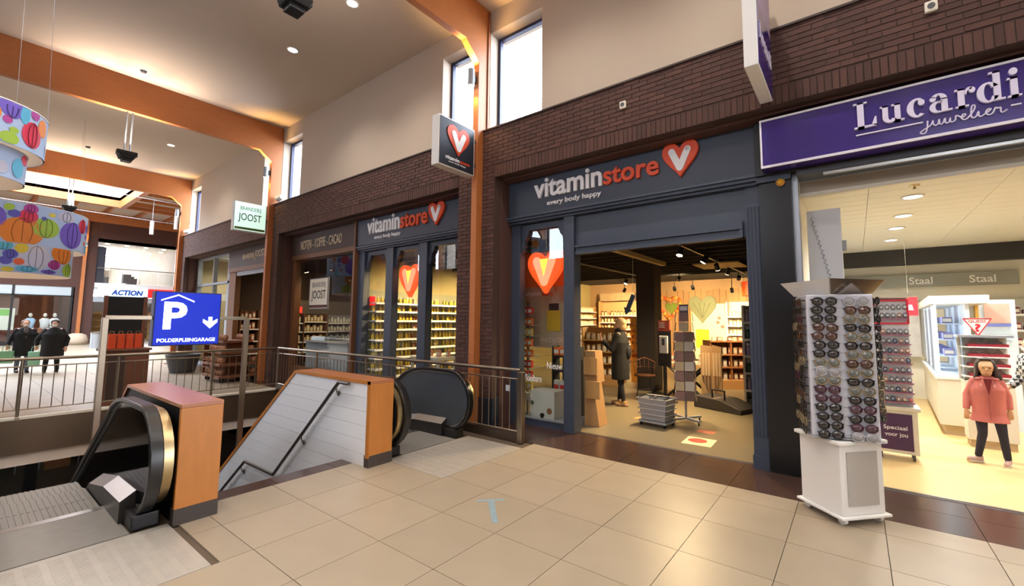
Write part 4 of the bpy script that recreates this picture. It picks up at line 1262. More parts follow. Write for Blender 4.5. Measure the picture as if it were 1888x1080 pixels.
MB().box(.09, .58, 5.135, 5.15, 3.432, 3.444).build('underline', LIL, ls, **W)
MB().box(1.13, 1.19, 5.135, 5.15, 3.425, 3.437).build('underline', LIL, ls, **W)

# ---- blade signs -------------------------------------------------------------------
bs = thing('blade_sign', 'square dark blade sign with orange heart on a timber column', 'sign', (-4.92, 4.86, 3.96))
MB().box(-5.0, -4.85, 4.11, 4.86, 3.93, 4.70).build('sign_box', WHITE, bs, bevel=.004, **W)
MB().box(-4.85, -4.843, 4.13, 4.84, 3.95, 4.68).build('sign_face', SIGNDARK, bs, **W)
h = MB().prism([(a, b) for a, b in heart(4.50, 4.38, .46, .46)], -4.843, -4.83, 'yz'); h.build('heart', ORANGE, bs, **W)
v = MB(); vee(v, 4.50, 4.37, .20, .22, .045, -4.832, -4.822, 'yz'); v.build('heart_letter', LETTER, bs, **W)
letters('white_lettering', 'vitamin', 4.24, 4.53, 4.05, 4.11, -4.843, .004, '+x', LETTER, bs, bold=.02)
letters('orange_lettering', 'store', 4.54, 4.75, 4.05, 4.10, -4.843, .004, '+x', ORANGE, bs, bold=.02)
letters('tagline_lettering', 'every body happy', 4.31, 4.67, 4.005, 4.035, -4.843, .004, '+x', LETTER, bs, bold=.01)
MB().box(-4.94, -4.88, 4.84, 4.93, 4.1, 4.16).build('arm', GREYD, bs, **W)
MB().box(-4.94, -4.88, 4.84, 4.93, 4.5, 4.56).build('arm', GREYD, bs, **W)

bj = thing('blade_sign', 'mint lightbox blade sign reading BRANDERIJ JOOST on a timber column', 'sign', (-12.72, 4.88, 3.9))
MB().box(-12.83, -12.68, 4.12, 4.88, 3.90, 4.66).build('sign_box', WHITE, bj, bevel=.004, **W)
MB().box(-12.68, -12.673, 4.14, 4.86, 3.92, 4.64).build('sign_face', glow('mint_lightbox', (206, 240, 222), .75), bj, **W)
letters('top_lettering', 'BRANDERIJ', 4.26, 4.74, 4.42, 4.55, -12.673, .004, '+x', mat('olive_ink', (92, 98, 84), .7), bj)
letters('lettering', 'JOOST', 4.22, 4.76, 4.12, 4.37, -12.673, .004, '+x', mat('olive_ink_dark', (64, 70, 60), .7), bj, bold=.006)
MB().box(-12.673, -12.668, 4.15, 4.85, 3.94, 4.0).build('green_bar', mat('green_bar', (88, 112, 40), .6), bj, **W)
MB().box(-12.78, -12.72, 4.86, 4.93, 4.2, 4.3).build('arm', GREYD, bj, **W)

bl = thing('blade_sign', 'tall white and purple jeweller blade sign jutting from the brick', 'sign', (-.66, 5.04, 3.96))
MB().box(-.72, -.60, 4.20, 5.04, 3.96, 5.2).build('sign_box', WHITE, bl, bevel=.004, **W)
MB().box(-.60, -.594, 4.22, 5.02, 3.98, 4.62).build('purple_face', PURPLE, bl, **W)
MB().box(-.60, -.594, 4.22, 5.02, 4.62, 5.18).build('lilac_face', mat('lilac_face', (150, 136, 170), .4), bl, **W)
lucardi(bl, lambda a, b: (4.27 + a / 4.78 * .70, 4.25 + b * .17), -.594, -.586, 'yz')

# ================================================================== VITAMIN SHOP INTERIOR
VX0, VX1, VY1 = -8.95, -.80, 16.0
struct(MB().box(VX0, VX1, 5.60, VY1, -.05, 0.0).build('floor_vitamin_shop', SHOPFLOOR), 'grey beige vinyl floor of the vitamin shop')
struct(MB().box(VX0 - .1, VX1, 5.6, VY1 + .1, 3.12, 3.3).build('ceiling_vitamin_shop', BLACKM), 'black ceiling of the vitamin shop')
struct(MB().box(VX0 - .1, VX0, 5.6, VY1, 0, 3.12).build('wall_vitamin_left', mat('olive_beige_wall', (176, 160, 106), .8)), 'olive beige side wall of the vitamin shop')
struct(MB().box(VX1, VX1 + .1, 5.62, VY1, 0, 3.12).build('wall_vitamin_right', BLACKM), 'dark side wall of the vitamin shop')
bw = struct(MB().box(VX0, VX1, VY1, VY1 + .1, 0, 3.12).build('wall_vitamin_back', mat('sand_wall', (170, 138, 98), .8)), 'sand coloured back wall of the vitamin shop')
for k in range(26):
    x = -6.3 + .21 * k
    put('wall_plank', MB().box(x, x + .195, VY1 - .03 - (k % 2) * .01, VY1, 0, 2.72 + .03 * (k % 3)).mesh('wall_plank', mat('wall_plank_wood', (168, 130, 84), .7, var=.15, scale=5, stretch=(6, 6, 1), rnd=.12)), bw)
for k in range(14):
    y = 6.2 + .5 * k
    struct(MB().box(VX0, VX1, y, y + .04, 2.98, 3.06).build('ceiling_slat', mat('dark_slat', (30, 28, 26), .7)), 'dark slat under the black shop ceiling')
struct(MB().box(-3.3, -1.0, 5.75, 5.83, 2.66, 2.74).build('trim_6', mat('cream_rail', (190, 164, 110), .5)), 'cream rail inside the vitamin shop entrance')
struct(MB().box(-3.3, -3.2, 5.8, 9, 2.8, 2.88).build('trim_7', MATS['cream_rail']), 'cream ceiling rail inside the vitamin shop')
struct(MB().box(-4.23, -3.78, 9.8, 10.25, 0, 3.12).build('column_vitamin', mat('brown_black_column', (38, 33, 31), .6)), 'square dark column in the vitamin shop')
struct(MB().box(-3.0, -2.0, 10.2, 11.2, 2.93, 2.96).build('trim_8', mat('cream_ceiling_panel', (214, 190, 130), .6)), 'cream ceiling cassette in the vitamin shop')

def track_spot(x, y, z, aim, power, label, group):
    t = thing('track_spotlight', label, 'lamp', (x, y, z), 0, group)
    d = (Vector(aim) - Vector((x, y, z))).normalized()
    p = d * .07
    MB().cyl(tuple(-p), tuple(p), .05, .055, 12).build('can', BLACK, t, 'auto')
    MB().cyl(tuple(p), tuple(p * 1.08), .05, n=12).build('lens', LAMPS, t)
    MB().cyl((0, 0, 0), (0, 0, 3.12 - z), .012, n=6).build('stem', BLACK, t)
    q = p * 1.6
    lamp('SPOT', 'track_bulb', (x + q.x, y + q.y, z + q.z), power * 2.7, (255, 220, 166), aim=aim, spot_size=math.radians(110), spot_blend=.8, shadow_soft_size=.06)
VS = 'track spots in the vitamin shop'
VL = 'black track spotlight with warm glowing lens under the vitamin shop ceiling'
for x, y, z, aim, pw in ((-2.38, 7.42, 2.82, (-2.8, 6.4, 0), 190), (-2.29, 8.60, 2.82, (-3.6, 8.2, .6), 190), (-2.40, 9.95, 2.82, (-2.2, 11.5, .6), 130), (-2.39, 10.95, 2.82, (-3.6, 12.5, .6), 150),
                         (-2.51, 12.73, 2.82, (-3.6, 16, 1.4), 100), (-2.52, 13.3, 2.65, (-2.6, 15.7, 1), 60), (-3.95, 12.16, 2.82, (-5.2, 16, 1.5), 120), (-4.54, 13.5, 2.65, (-5.0, 16, 1.3), 55),
                         (-3.92, 13.3, 2.65, (-4.2, 16, 1.3), 50), (-3.05, 14.4, 2.60, (-3.2, 16, 1.2), 35), (-5.54, 12.13, 2.82, (-6.5, 11.2, 0), 220), (-6.15, 13.3, 2.65, (-8.2, 15.6, 1.2), 210),
                         (-7.2, 6.9, 2.82, (-8.8, 6.5, 1.2), 120), (-7.2, 8.4, 2.82, (-8.8, 8.2, 1.2), 120)):
    track_spot(x, y, z, aim, pw, VL, VS)
for k, (x, y0, y1) in enumerate(((-2.4, 7.0, 13.0), (-5.1, 8.4, 13.4))):
    o = MB().box(x - .02, x + .02, y0, y1, 2.94, 2.98).build('light_track', mat('grey_track', (130, 124, 114), .4, .5))
    tag(o, ['long grey lighting track over the vitamin shop entrance aisle', 'long grey lighting track beside the dark shop column'][k], 'light track')

# ---- shelving and goods -------------------------------------------------------------
def shelf_unit(label, loc, rotz, width, depth, levels, back, mt, group=None, top=2.25, sides=True):
    t = thing('shelf_unit', label, 'shelf', loc, rotz, group)
    MB().box(-width / 2, width / 2, depth - .03, depth, 0, top).build('back_panel', back, t)
    for s in ((-1, 1) if sides else ()):
        MB().box(s * width / 2 - .02, s * width / 2 + .02, 0, depth, 0, top).build('side_panel', mt, t)
    for z in levels:
        b = MB().box(-width / 2, width / 2, 0, depth - .02, z - .025, z).build('shelf', mt, t)
        MB().box(-width / 2, width / 2, -.012, 0, z - .04, z + .004).build('price_rail', WHITE, b)
    MB().box(-width / 2, width / 2, .02, depth, 0, .1).build('plinth', GREYD, t)
    return t

def bottle_mesh(name, body, cap, r, h, neck=.45, n=8):
    b = MB()
    b.lathe([(r * .92, 0), (r, .01), (r, h * .62), (r * neck, h * .76), (r * neck, h * .8)], n=n)
    b.m = 1
    b.lathe([(r * neck * 1.12, h * .8), (r * neck * 1.12, h), (r * .2, h)], n=n)
    return b.mesh(name, [body, cap], True)
def box_mesh(name, m1, m2, w, d, h):
    b = MB().box(-w / 2, w / 2, -d / 2, d / 2, 0, h)
    b.m = 1
    b.box(-w / 2 + .008, w / 2 - .008, -d / 2 - .002, -d / 2, h * .25, h * .75)
    return b.mesh(name, [m1, m2])
YEL = mat('yellow_bottle', (226, 198, 60), .4, rnd=.1)
AMB = mat('amber_bottle', (120, 70, 34), .3, rnd=.2)
WHB = mat('white_bottle', (236, 230, 214), .4, rnd=.05)
LILB = mat('lilac_label', (170, 160, 200), .5)
GRN = mat('dark_green_label', (50, 76, 56), .5)
REDP = mat('red_pack', (200, 50, 40), .5)
GOODS = {
    'yellow': (bottle_mesh('yellow_bottle', YEL, WHB, .034, .15), 'bottle', 'small yellow bottle with pale cap on the long wall shelf', 'yellow bottles on the wall shelf'),
    'amber': (bottle_mesh('amber_bottle', AMB, WHB, .034, .14, .7), 'bottle', 'small amber bottle with white lid on the long wall shelf', 'amber bottles on the wall shelf'),
    'pink': (box_mesh('pink_carton', mat('pink_carton', (220, 150, 120), .6, rnd=.15), WHB, .07, .05, .12), 'box', 'small pink carton on the long wall shelf', 'pink cartons on the wall shelf'),
    'jar': (bottle_mesh('white_jar', WHB, mat('cream_cap', (220, 200, 150), .5), .05, .16, .8), 'jar', 'white supplement jar on the deep side shelf', 'white jars on the deep side shelf'),
    'bjar': (bottle_mesh('dark_jar', mat('cream_jar', (230, 210, 160), .5, rnd=.15), mat('dark_cap', (70, 50, 40), .5), .05, .17, .8), 'jar', 'cream jar with dark cap on the peach backed shelf', 'jars on the peach backed shelf'),
}
def goods(kind, x, y, z, rz=0, sc_=1.0, label=None, group=None):
    me, cat, lb, gp = GOODS[kind]
    o = put(me.name, me, None, loc=(x, y, z), rotz=rz, scale=(sc_, sc_, sc_))
    return tag(o, label or lb, cat, group or gp)

ORDN = ['bottom'] + [w_ + ' lowest' for w_ in 'second third fourth fifth sixth seventh eighth ninth'.split()]
LA = [.34, .53, .77, .96, 1.18, 1.41, 1.61, 1.82, 2.01]
shelf_unit('long white wall shelf with yellow bottles behind the three display windows', (VX0 + .36, 7.13, 0), PI / 2, 3.0, .34, LA, mat('grey_green_back', (150, 148, 116), .7), WHITE, top=2.3, sides=False)
for li, z in enumerate(LA):
    n = 30
    for i in range(n):
        y = 5.70 + 2.86 * i / (n - 1)
        if RND.random() < .08: continue
        kind = 'yellow' if (y < 6.75 or y > 7.35) else ('pink' if li in (5, 8) else 'amber')
        what = {'yellow': 'yellow bottle with pale cap', 'amber': 'small amber bottle with white lid', 'pink': 'small pink carton'}[kind]
        zone = '' if kind != 'yellow' else ' before amber bottles' if y < 7 else ' beyond amber bottles'
        goods(kind, VX0 + .16 + RND.uniform(-.03, .05), y + RND.uniform(-.008, .008), z, 0, RND.uniform(.92, 1.06),
              '%s on %s long wall shelf%s' % (what, ORDN[li], zone), '%s goods on the %s wall shelf%s' % (kind, ORDN[li], zone))
LB = [.40, .68, .95, 1.22, 1.48, 1.74, 2.0]
shelf_unit('long side shelf of white supplement jars deep in the vitamin shop', (VX0 + .36, 15.0, 0), PI / 2, 1.9, .34, LB, mat('cream_back', (226, 200, 140), .7), SHELFWOOD, top=2.2)
for li, z in enumerate(LB):
    for i in range(13):
        if RND.random() < .08: continue
        goods('jar', VX0 + .16, 14.15 + 1.7 * i / 12, z, 0, RND.uniform(.85, 1.1), 'white supplement jar on the %s deep side shelf' % ORDN[li], 'jars on the %s deep side shelf' % ORDN[li])
LC = [.45, .75, 1.05, 1.32, 1.58, 1.85]
su = shelf_unit('peach backed shelf with wooden uprights on the shop back wall', (-7.55, 15.62, 0), 0, 1.6, .34, LC, mat('peach_back', (232, 176, 120), .7), SHELFWOOD, top=2.42)
MB().box(-.75, .75, -.02, 0, 2.42, 2.72).build('header_print', mat('sepia_print', (176, 150, 110), .7, var=.3, scale=4), su)
for li, z in enumerate(LC):
    for i in range(11):
        if RND.random() < .1: continue
        goods('bjar', -8.25 + 1.4 * i / 10, 15.74, z, 0, RND.uniform(.85, 1.1), 'cream jar with dark cap on the %s peach backed shelf' % ORDN[li], 'jars on the %s peach backed shelf' % ORDN[li])
LD = [.3, .6, .9, 1.2, 1.5, 1.8]
shelf_unit('white shelf with green labelled goods right of the white panel on the back wall', (-3.05, 15.62, 0), 0, .9, .34, LD, mat('cream_back2', (232, 222, 190), .7), WHITE, top=2.3)
for li, z in enumerate(LD):
    for i in range(7):
        goods('jar', -3.4 + .7 * i / 6, 15.74, z, 0, RND.uniform(.85, 1.15), 'white jar on the %s shelf beside the white back wall panel' % ORDN[li], 'jars on the %s shelf beside the back panel' % ORDN[li])
LE = [.28, .62, .95, 1.28, 1.62]
shelf_unit('low white rack of lilac bottles close to the pilaster', (-1.52, 9.5, 0), 0, .62, .3, LE, WHITE, WHITE, top=1.95)
lil_me = bottle_mesh('lilac_bottle', LILB, WHB, .045, .24, .5)
grn_me = bottle_mesh('green_bottle', GRN, WHB, .045, .24, .5)
for li, z in enumerate(LE):
    for i in range(5):
        o = put('lilac_bottle' if li % 2 == 0 else 'green_bottle', lil_me if li % 2 == 0 else grn_me, None, loc=(-1.76 + .12 * i, 9.58, z))
        tag(o, ('tall lilac labelled bottle' if li % 2 == 0 else 'tall green labelled bottle') + ' on the low rack near the pilaster', 'bottle', ('lilac' if li % 2 == 0 else 'green') + ' bottles near the pilaster')

# low display tables seen through the window front
for k, (x, y, lb) in enumerate(((-6.6, 6.9, 'white display table with bottles behind the third display window'), (-7.4, 6.3, 'white display table with boxes behind the middle display window'))):
    t = thing('display_table', lb, 'table', (x, y, 0))
    MB().box(-.45, .45, -.28, .28, .78, .84).build('table_top', OFFWHITE, t, bevel=.005)
    MB().box(-.45, .45, -.24, .24, .30, .33).build('lower_shelf', OFFWHITE, t)
    for sx in (-.41, .41):
        for sy in (-.24, .24): MB().box(sx - .025, sx + .025, sy - .025, sy + .025, 0, .78).build('leg', OFFWHITE, t)
    for i in range(6):
        goods('yellow' if k == 0 else 'pink', x - .35 + .14 * i, y + RND.uniform(-.1, .1), .84, 0, 1.1, ('yellow bottle on the display table behind the third window' if k == 0 else 'pink carton on the display table behind the middle window'), ('yellow bottles on a display table' if k == 0 else 'cartons on a display table'))

def heart_light(x, y, z, label):
    t = thing('heart_lightbox', label, 'sign', (x, y, z - .35))
    MB().prism(heart(x, z, .70, .70), y - .05, y + .05, 'xz').build('heart_case', mat('orange_lightbox', (240, 84, 30), .4, emit=1.1), t, bevel=.02, **W)
    v = MB(); vee(v, x, z + .02, .30, .34, .075, y - .064, y - .045); v.build('heart_letter', mat('pale_orange_glow', (255, 150, 110), .4, emit=1.3), t, **W)
    MB().prism([(x - .08, z + .22), (x + .08, z + .22), (x, z - .06)], y - .070, y - .05, 'xz').build('hot_core', glow('yellow_core', (255, 190, 60), 2.4), t, **W)
    for s in (-1, 1): MB().tube([(x + s * .17, y, z + .31), (x + s * .17, y, 3.1)], .005, 4).build('wire', GREYD, t, **W)
heart_light(-4.08, 5.80, 2.41, 'glowing orange heart lightbox with V in the window beside the entrance')
heart_light(-7.62, 5.80, 2.45, 'glowing orange heart lightbox with V in the middle display window')

# window beside the entrance: backdrop poster, card rack, white carton
t = thing('window_backdrop', 'tall orange and beige bottle poster behind the entrance window', 'poster', (-4.4, 6.25, 0))
MB().box(-4.86, -3.98, 6.25, 6.28, 1.15, 2.85).build('poster_board', mat('sand_poster', (190, 178, 150), .7), t, **W)
MB().box(-4.86, -3.98, 6.245, 6.25, 2.22, 2.85).build('orange_field', mat('orange_poster', (232, 130, 50), .7), t, **W)
for sx in (-4.8, -4.03): MB().box(sx - .02, sx + .02, 6.26, 6.29, 0, 1.2).build('leg', GREYD, t, **W)
MB().box(-4.36, -4.08, 6.235, 6.245, 1.44, 1.80).build('bottle_print', mat('yellow_print', (220, 190, 50), .6), t, **W)
MB().box(-4.32, -4.12, 6.235, 6.245, 1.80, 1.92).build('cap_print', mat('dark_print', (60, 44, 40), .6), t, **W)
letters('white_lettering', 'vitamin', -4.84, -4.50, 2.06, 2.15, 6.245, .003, '-y', LETTER, t, bold=.02)
letters('orange_lettering', 'store', -4.48, -4.24, 2.06, 2.13, 6.245, .003, '-y', ORANGE, t, bold=.02)
letters('grey_lettering', 'HATSJOE', -4.52, -4.02, 1.22, 1.33, 6.25, .003, '-y', mat('pale_grey_ink', (226, 222, 210), .6), t)
def window_text(body, label, *q):
    w = thing('window_lettering', label, 'lettering', (q[0], 5.552, q[2]))
    letters('lettering', body, q[0], q[1], q[2], q[3], 5.553, .002, '-y', LETTER, w)
window_text('Nieuw', 'white Nieuw lettering stuck on the entrance window', -3.88, -3.60, .88, .98)
window_text('Vloeibare', 'white Vloeibare lettering stuck on the entrance window', -4.34, -3.98, .66, .77)

cr = thing('card_rack', 'tall wire rack of red and orange packs in the entrance window', 'rack', (-4.60, 6.0, 0))
MB().tube([(0, 0, 0), (0, 0, 1.95)], .015, 8).build('pole', GREYD, cr)
MB().lathe([(.2, 0), (.2, .02)], n=16).build('base', GREYD, cr)
for z in range(9):
    q = MB()
    for s in (-.14, .14):
        q.tube([(-.17, s, .28 + .18 * z), (.17, s, .28 + .18 * z)], .005, 4)
    q.tube([(-.17, -.14, .28 + .18 * z), (-.17, .14, .28 + .18 * z)], .005, 4).tube([(.17, -.14, .28 + .18 * z), (.17, .14, .28 + .18 * z)], .005, 4)
    q.build('wire_shelf', GREY, cr)
pk = [(206, 52, 40), (232, 110, 40), (214, 190, 90), (226, 220, 206)]
for z in range(9):
    for i in range(3):
        c = [3, 2, 0, 0, 1, 1, 2, 1, 0][z]
        me = box_mesh('snack_pack', mat('pack_%d' % c, pk[c], .5, rnd=.1), WHB, .085, .05, .12)
        o = put('snack_pack', me, None, loc=(-4.69 + .10 * i, 5.93, .285 + .18 * z))
        tag(o, ['red snack pack on the wire rack in the entrance window', 'orange snack pack on the wire rack in the entrance window', 'yellow snack pack on the wire rack in the entrance window', 'white snack pack on the wire rack in the entrance window'][c], 'pack', ['red packs', 'orange packs', 'yellow packs', 'white packs'][c] + ' on the wire rack')
cb = thing('display_carton', 'white printed carton cube standing in the entrance window', 'box', (-4.02, 5.78, .1))
MB().box(-.23, .23, -.16, .16, 0, .42).build('carton', mat('white_marble_carton', (226, 222, 210), .6, var=.06, scale=4), cb, bevel=.004)
for x, z, c, r in ((-.19, .22, (90, 100, 70), .035), (.14, .12, (150, 100, 60), .05), (0, .04, (60, 60, 50), .04), (.02, .05, (110, 120, 90), .03)):
    MB().cyl((x, -.160, z), (x, -.163, z), r, n=9).build('leaf_print', mat('leaf_%d' % c[0], c, .7), cb)
st_ = thing('window_plinth', 'low grey plinth floor of the entrance window display', 'plinth', (-3.95, 5.95, 0))
MB().box(-4.35, -3.5, 5.62, 6.2, 0, .1).build('plinth_top', GREY, st_, bevel=.004, **W)
t = thing('box_stack', 'dark shelf with orange cartons behind the entrance window', 'display', (-3.84, 6.1, 0))
for z in (.35, .78, 1.02): MB().box(-.25, .25, -.1, .1, z, z + .03).build('shelf', BLACKM, t)
for s in (-.24, .24): MB().box(s - .012, s + .012, -.1, .1, .1, 1.2).build('upright', BLACKM, t)
for i in range(4):
    o = put('orange_carton', box_mesh('orange_carton', mat('orange_carton', (236, 110, 30), .5), WHB, .1, .08, .13), None, loc=(-4.02 + .12 * i, 6.06, 1.05)); tag(o, 'bright orange carton on the dark window shelf', 'box', 'orange cartons in the window')
    o = put('pale_carton', box_mesh('pale_carton', mat('pale_carton', (206, 204, 196), .5, rnd=.1), REDP, .1, .08, .26), None, loc=(-4.02 + .12 * i, 6.06, .38)); tag(o, 'pale upright carton on the lower window shelf', 'box', 'pale cartons in the window')

# paper bag display next to the entrance post
t = thing('bag_display', 'kraft paper bag display rack just inside the entrance post', 'display', (-3.36, 6.15, 0))
MB().prism([(-.12, 0), (.14, 0), (.03, .68), (-.12, .68)], -.14, .14, 'xz').build('stand_body', CARD, t, bevel=.004)
MB().prism([(-.12, .66), (.10, .66), (.06, 1.15), (-.12, 1.15)], -.12, .12, 'xz').build('upper_body', CARD, t, bevel=.004)
for z, dx in ((.42, .04), (.78, .0)):
    MB().box(-.12 + dx, .12 + dx, -.17, -.13, z, z + .27).build('kraft_bag', mat('kraft_paper', (196, 150, 92), .7, var=.1, scale=9), t, bevel=.006)

# ---- furniture of the vitamin shop ------------------------------------------------------
def face_local(mb, *a): return mb
# pallet-like island behind the woman
t = thing('island_display', 'low wooden island with pale goods behind the woman in black', 'display', (-5.45, 10.3, 0), .15)
MB().box(-.55, .55, -.4, .4, 0, .22).build('base', CARD, t, bevel=.006)
MB().box(-.5, .5, .3, .34, .22, 1.45).build('back_board', mat('island_board', (200, 150, 96), .6), t)
for z in (.5, .8, 1.1): MB().box(-.5, .5, -.1, .32, z, z + .025).build('shelf', SHELFWOOD, t)
for s in (-.5, .5): MB().box(s - .015, s + .015, -.1, .34, .22, 1.45).build('side_panel', SHELFWOOD, t)
for z in (.22, .525, .825, 1.125):
    for i in range(6):
        goods('jar', -5.45 - .4 + .16 * i, 10.32, z, 0, RND.uniform(.9, 1.2), 'pale jar on the low wooden island', 'jars on the wooden island')
# make-up board with rounded top
t = thing('cosmetics_board', 'rounded yellow cosmetics display board beside the dark column', 'display', (-4.62, 11.0, 0))
pl = [(-.30, 0), (.30, 0), (.30, 1.66)] + [(.22 + .08 * math.cos(PI / 2 * i / 5), 1.66 + .08 * math.sin(PI / 2 * i / 5)) for i in range(6)] + [(-.22 - .08 * math.sin(PI / 2 * i / 5), 1.66 + .08 * math.cos(PI / 2 * i / 5)) for i in range(6)] + [(-.30, 1.66)]
MB().prism(pl, 0, .05, 'xz').build('board_panel', mat('honey_board', (236, 186, 90), .6), t)
for z in (.78, 1.0, 1.16, 1.32, 1.48):
    q = MB().box(-.27, .27, -.09, 0, z, z + .02); q.build('tray', mat('honey_tray', (220, 160, 70), .6), t)
    for i in range(7): MB().cyl((-.23 + .077 * i, -.045, z + .02), (-.23 + .077 * i, -.045, z + .08), .022, n=8).build('pot', mat('pot_%d' % (i % 3), [(190, 120, 60), (220, 190, 140), (150, 90, 60)][i % 3], .5), t)
MB().box(-.26, .26, -.03, 0, .66, .74).build('brown_strip', mat('rust_strip', (170, 84, 36), .6), t)
# hand sanitiser post
t = thing('sanitiser_post', 'black hand sanitiser post with red sign plate', 'dispenser', (-3.14, 8.65, 0))
MB().box(-.2, .2, -.16, .16, 0, .02).build('foot_plate', BLACK, t, bevel=.004)
MB().box(-.03, .03, -.03, .03, .02, .78).build('pole', BLACK, t)
MB().box(-.13, .13, -.02, .03, .72, 1.45).build('panel', BLACK, t, bevel=.006)
MB().box(-.115, .115, -.03, .02, 1.42, 1.64).build('red_plate', mat('rust_red_plate', (150, 62, 44), .5), t)
for z in (1.5, 1.54, 1.58): MB().box(-.09, .02, -.034, -.03, z, z + .012).build('text_line', LETTER, t)
MB().box(-.085, .085, -.07, -.02, .98, 1.33).build('dispenser_box', WHITE, t, bevel=.012)
MB().box(-.03, .03, -.075, -.07, 1.14, 1.28).build('dispenser_window', GREYD, t)
# spinner card rack on castors
t = thing('card_spinner', 'tall spinner rack of greeting cards on castors near the entrance', 'rack', (-2.28, 7.2, 0), .25)
for i in range(4):
    an = PI / 4 + PI / 2 * i
    MB().box(-.02, .30, -.025, .025, .05, .08, Matrix.Rotation(an, 4, 'Z')).build('foot', GREY, t)
    cx, cy = .28 * math.cos(an), .28 * math.sin(an)
    MB().cyl((cx - .012, cy, .03), (cx + .012, cy, .03), .03, n=12).build('castor', BLACK, t)
MB().cyl((0, 0, .05), (0, 0, 1.85), .018, n=10).build('pole', GREY, t)
MB().box(-.07, .07, -.02, .02, 1.76, 1.90).build('header_plate', GREYD, t)
MB().box(-.06, .06, -.024, -.02, 1.80, 1.87).build('header_label', WHITE, t)
cm = [mat('card_%d' % i, c, .6) for i, c in enumerate(((150, 118, 110), (196, 166, 150), (120, 96, 84), (206, 190, 150), (170, 140, 130), (214, 206, 190)))]
for f in range(4):
    M_ = Matrix.Rotation(PI / 2 * f, 4, 'Z')
    for r_ in range(9):
        for c_ in range(2 if r_ < 7 else 1):
            z = .36 + .157 * r_
            x = (-.075 + .15 * c_) if r_ < 7 else 0
            M2 = M_ @ Matrix.Translation((x, -.165 + (.02 if r_ > 6 else 0), z)) @ Matrix.Rotation(-.12, 4, 'X')
            MB().box(-.068, .068, -.004, .004, 0, .145, M2).build('card', cm[(r_ * 3 + c_ * 2 + f) % 6], t)
# bar chair and high table
t = thing('rattan_stool', 'woven rattan bar stool on thin black legs in the vitamin shop', 'chair', (-3.72, 9.0, 0), .4)
RAT = mat('rattan', (92, 54, 30), .6, var=.2, scale=30)
MB().lathe([(.16, .43), (.22, .45), (.23, .48), (.05, .47)], n=16).build('seat', RAT, t, True)
bk = MB()
for k in range(7):
    an = PI * .1 + PI * .8 * k / 6
    bk.tube([(.2 * math.cos(an), .2 * math.sin(an), .47), (.24 * math.cos(an), .24 * math.sin(an), .82 - .1 * abs(k - 3) / 3)], .008, 5)
bk.tube([(.24 * math.cos(PI * .1 + PI * .8 * k / 8), .24 * math.sin(PI * .1 + PI * .8 * k / 8), .82 - .1 * abs(k - 4) / 4) for k in range(9)], .014, 6)
bk.tube([(.22 * math.cos(PI * .1 + PI * .8 * k / 8), .22 * math.sin(PI * .1 + PI * .8 * k / 8), .62) for k in range(9)], .008, 5)
bk.build('backrest', RAT, t, True)
for i in range(4):
    an = PI / 4 + PI / 2 * i
    MB().cyl((.14 * math.cos(an), .14 * math.sin(an), .44), (.24 * math.cos(an), .24 * math.sin(an), 0), .009, n=6).build('leg', BLACK, t)
MB().tube([(.20 * math.cos(PI / 4 + PI / 2 * i), .20 * math.sin(PI / 4 + PI / 2 * i), .18) for i in range(4)], .006, 5, True).build('foot_ring', BLACK, t)
t = thing('trestle_table', 'high table on crossed black legs behind the card spinner', 'table', (-2.95, 9.55, 0))
MB().box(-.5, .6, -.3, .3, .72, .76).build('table_top', OFFWHITE, t, bevel=.005)
for s in (-.24, .24):
    MB().cyl((-.42, s, .0), (.42, s, .72), .028, n=6).build('crossed_leg', BLACK, t)
    MB().cyl((.42, s, .0), (-.42, s, .72), .028, n=6).build('crossed_leg', BLACK, t)
for i, (x, z, c) in enumerate(((-.3, .76, (196, 120, 70)), (0, .76, (180, 150, 130)), (.35, .76, (210, 190, 150)))):
    o = put('gift_box', box_mesh('gift_box', mat('gift_%d' % i, c, .6), WHB, .2, .2, .16), None, loc=(-2.95 + x, 9.55, z)); tag(o, ['rust gift box on the crossed leg table', 'taupe gift box on the crossed leg table', 'cream gift box on the crossed leg table'][i], 'box')
# pale wooden screen
t = thing('wooden_screen', 'pale folded wooden screen with cut-out arches beside card spinner', 'screen', (-2.35, 9.05, 0))
for k, (x0, x1, dy0, dy1) in enumerate(((-.2, 0, 0, .12), (0, .2, .12, 0))):
    q = MB()
    q.add([(x0, dy0, 0), (x1, dy1, 0), (x1, dy1, 1.12), (x0, dy0, 1.15), (x0, dy0 + .03, 0), (x1, dy1 + .03, 0), (x1, dy1 + .03, 1.12), (x0, dy0 + .03, 1.15)],
          [(0, 1, 2, 3), (7, 6, 5, 4), (0, 4, 5, 1), (1, 5, 6, 2), (2, 6, 7, 3), (3, 7, 4, 0)])
    q.build('screen_leaf', mat('screen_wood', (196, 160, 112), .6, var=.1, scale=5), t)
    for j in range(3):
        MB().box(x0 + .03 + .055 * j, x0 + .07 + .055 * j, .0, .004, .55, 1.0, Matrix.Translation((0, -.006, 0))).build('slat', mat('screen_slat', (226, 196, 150), .6), t)
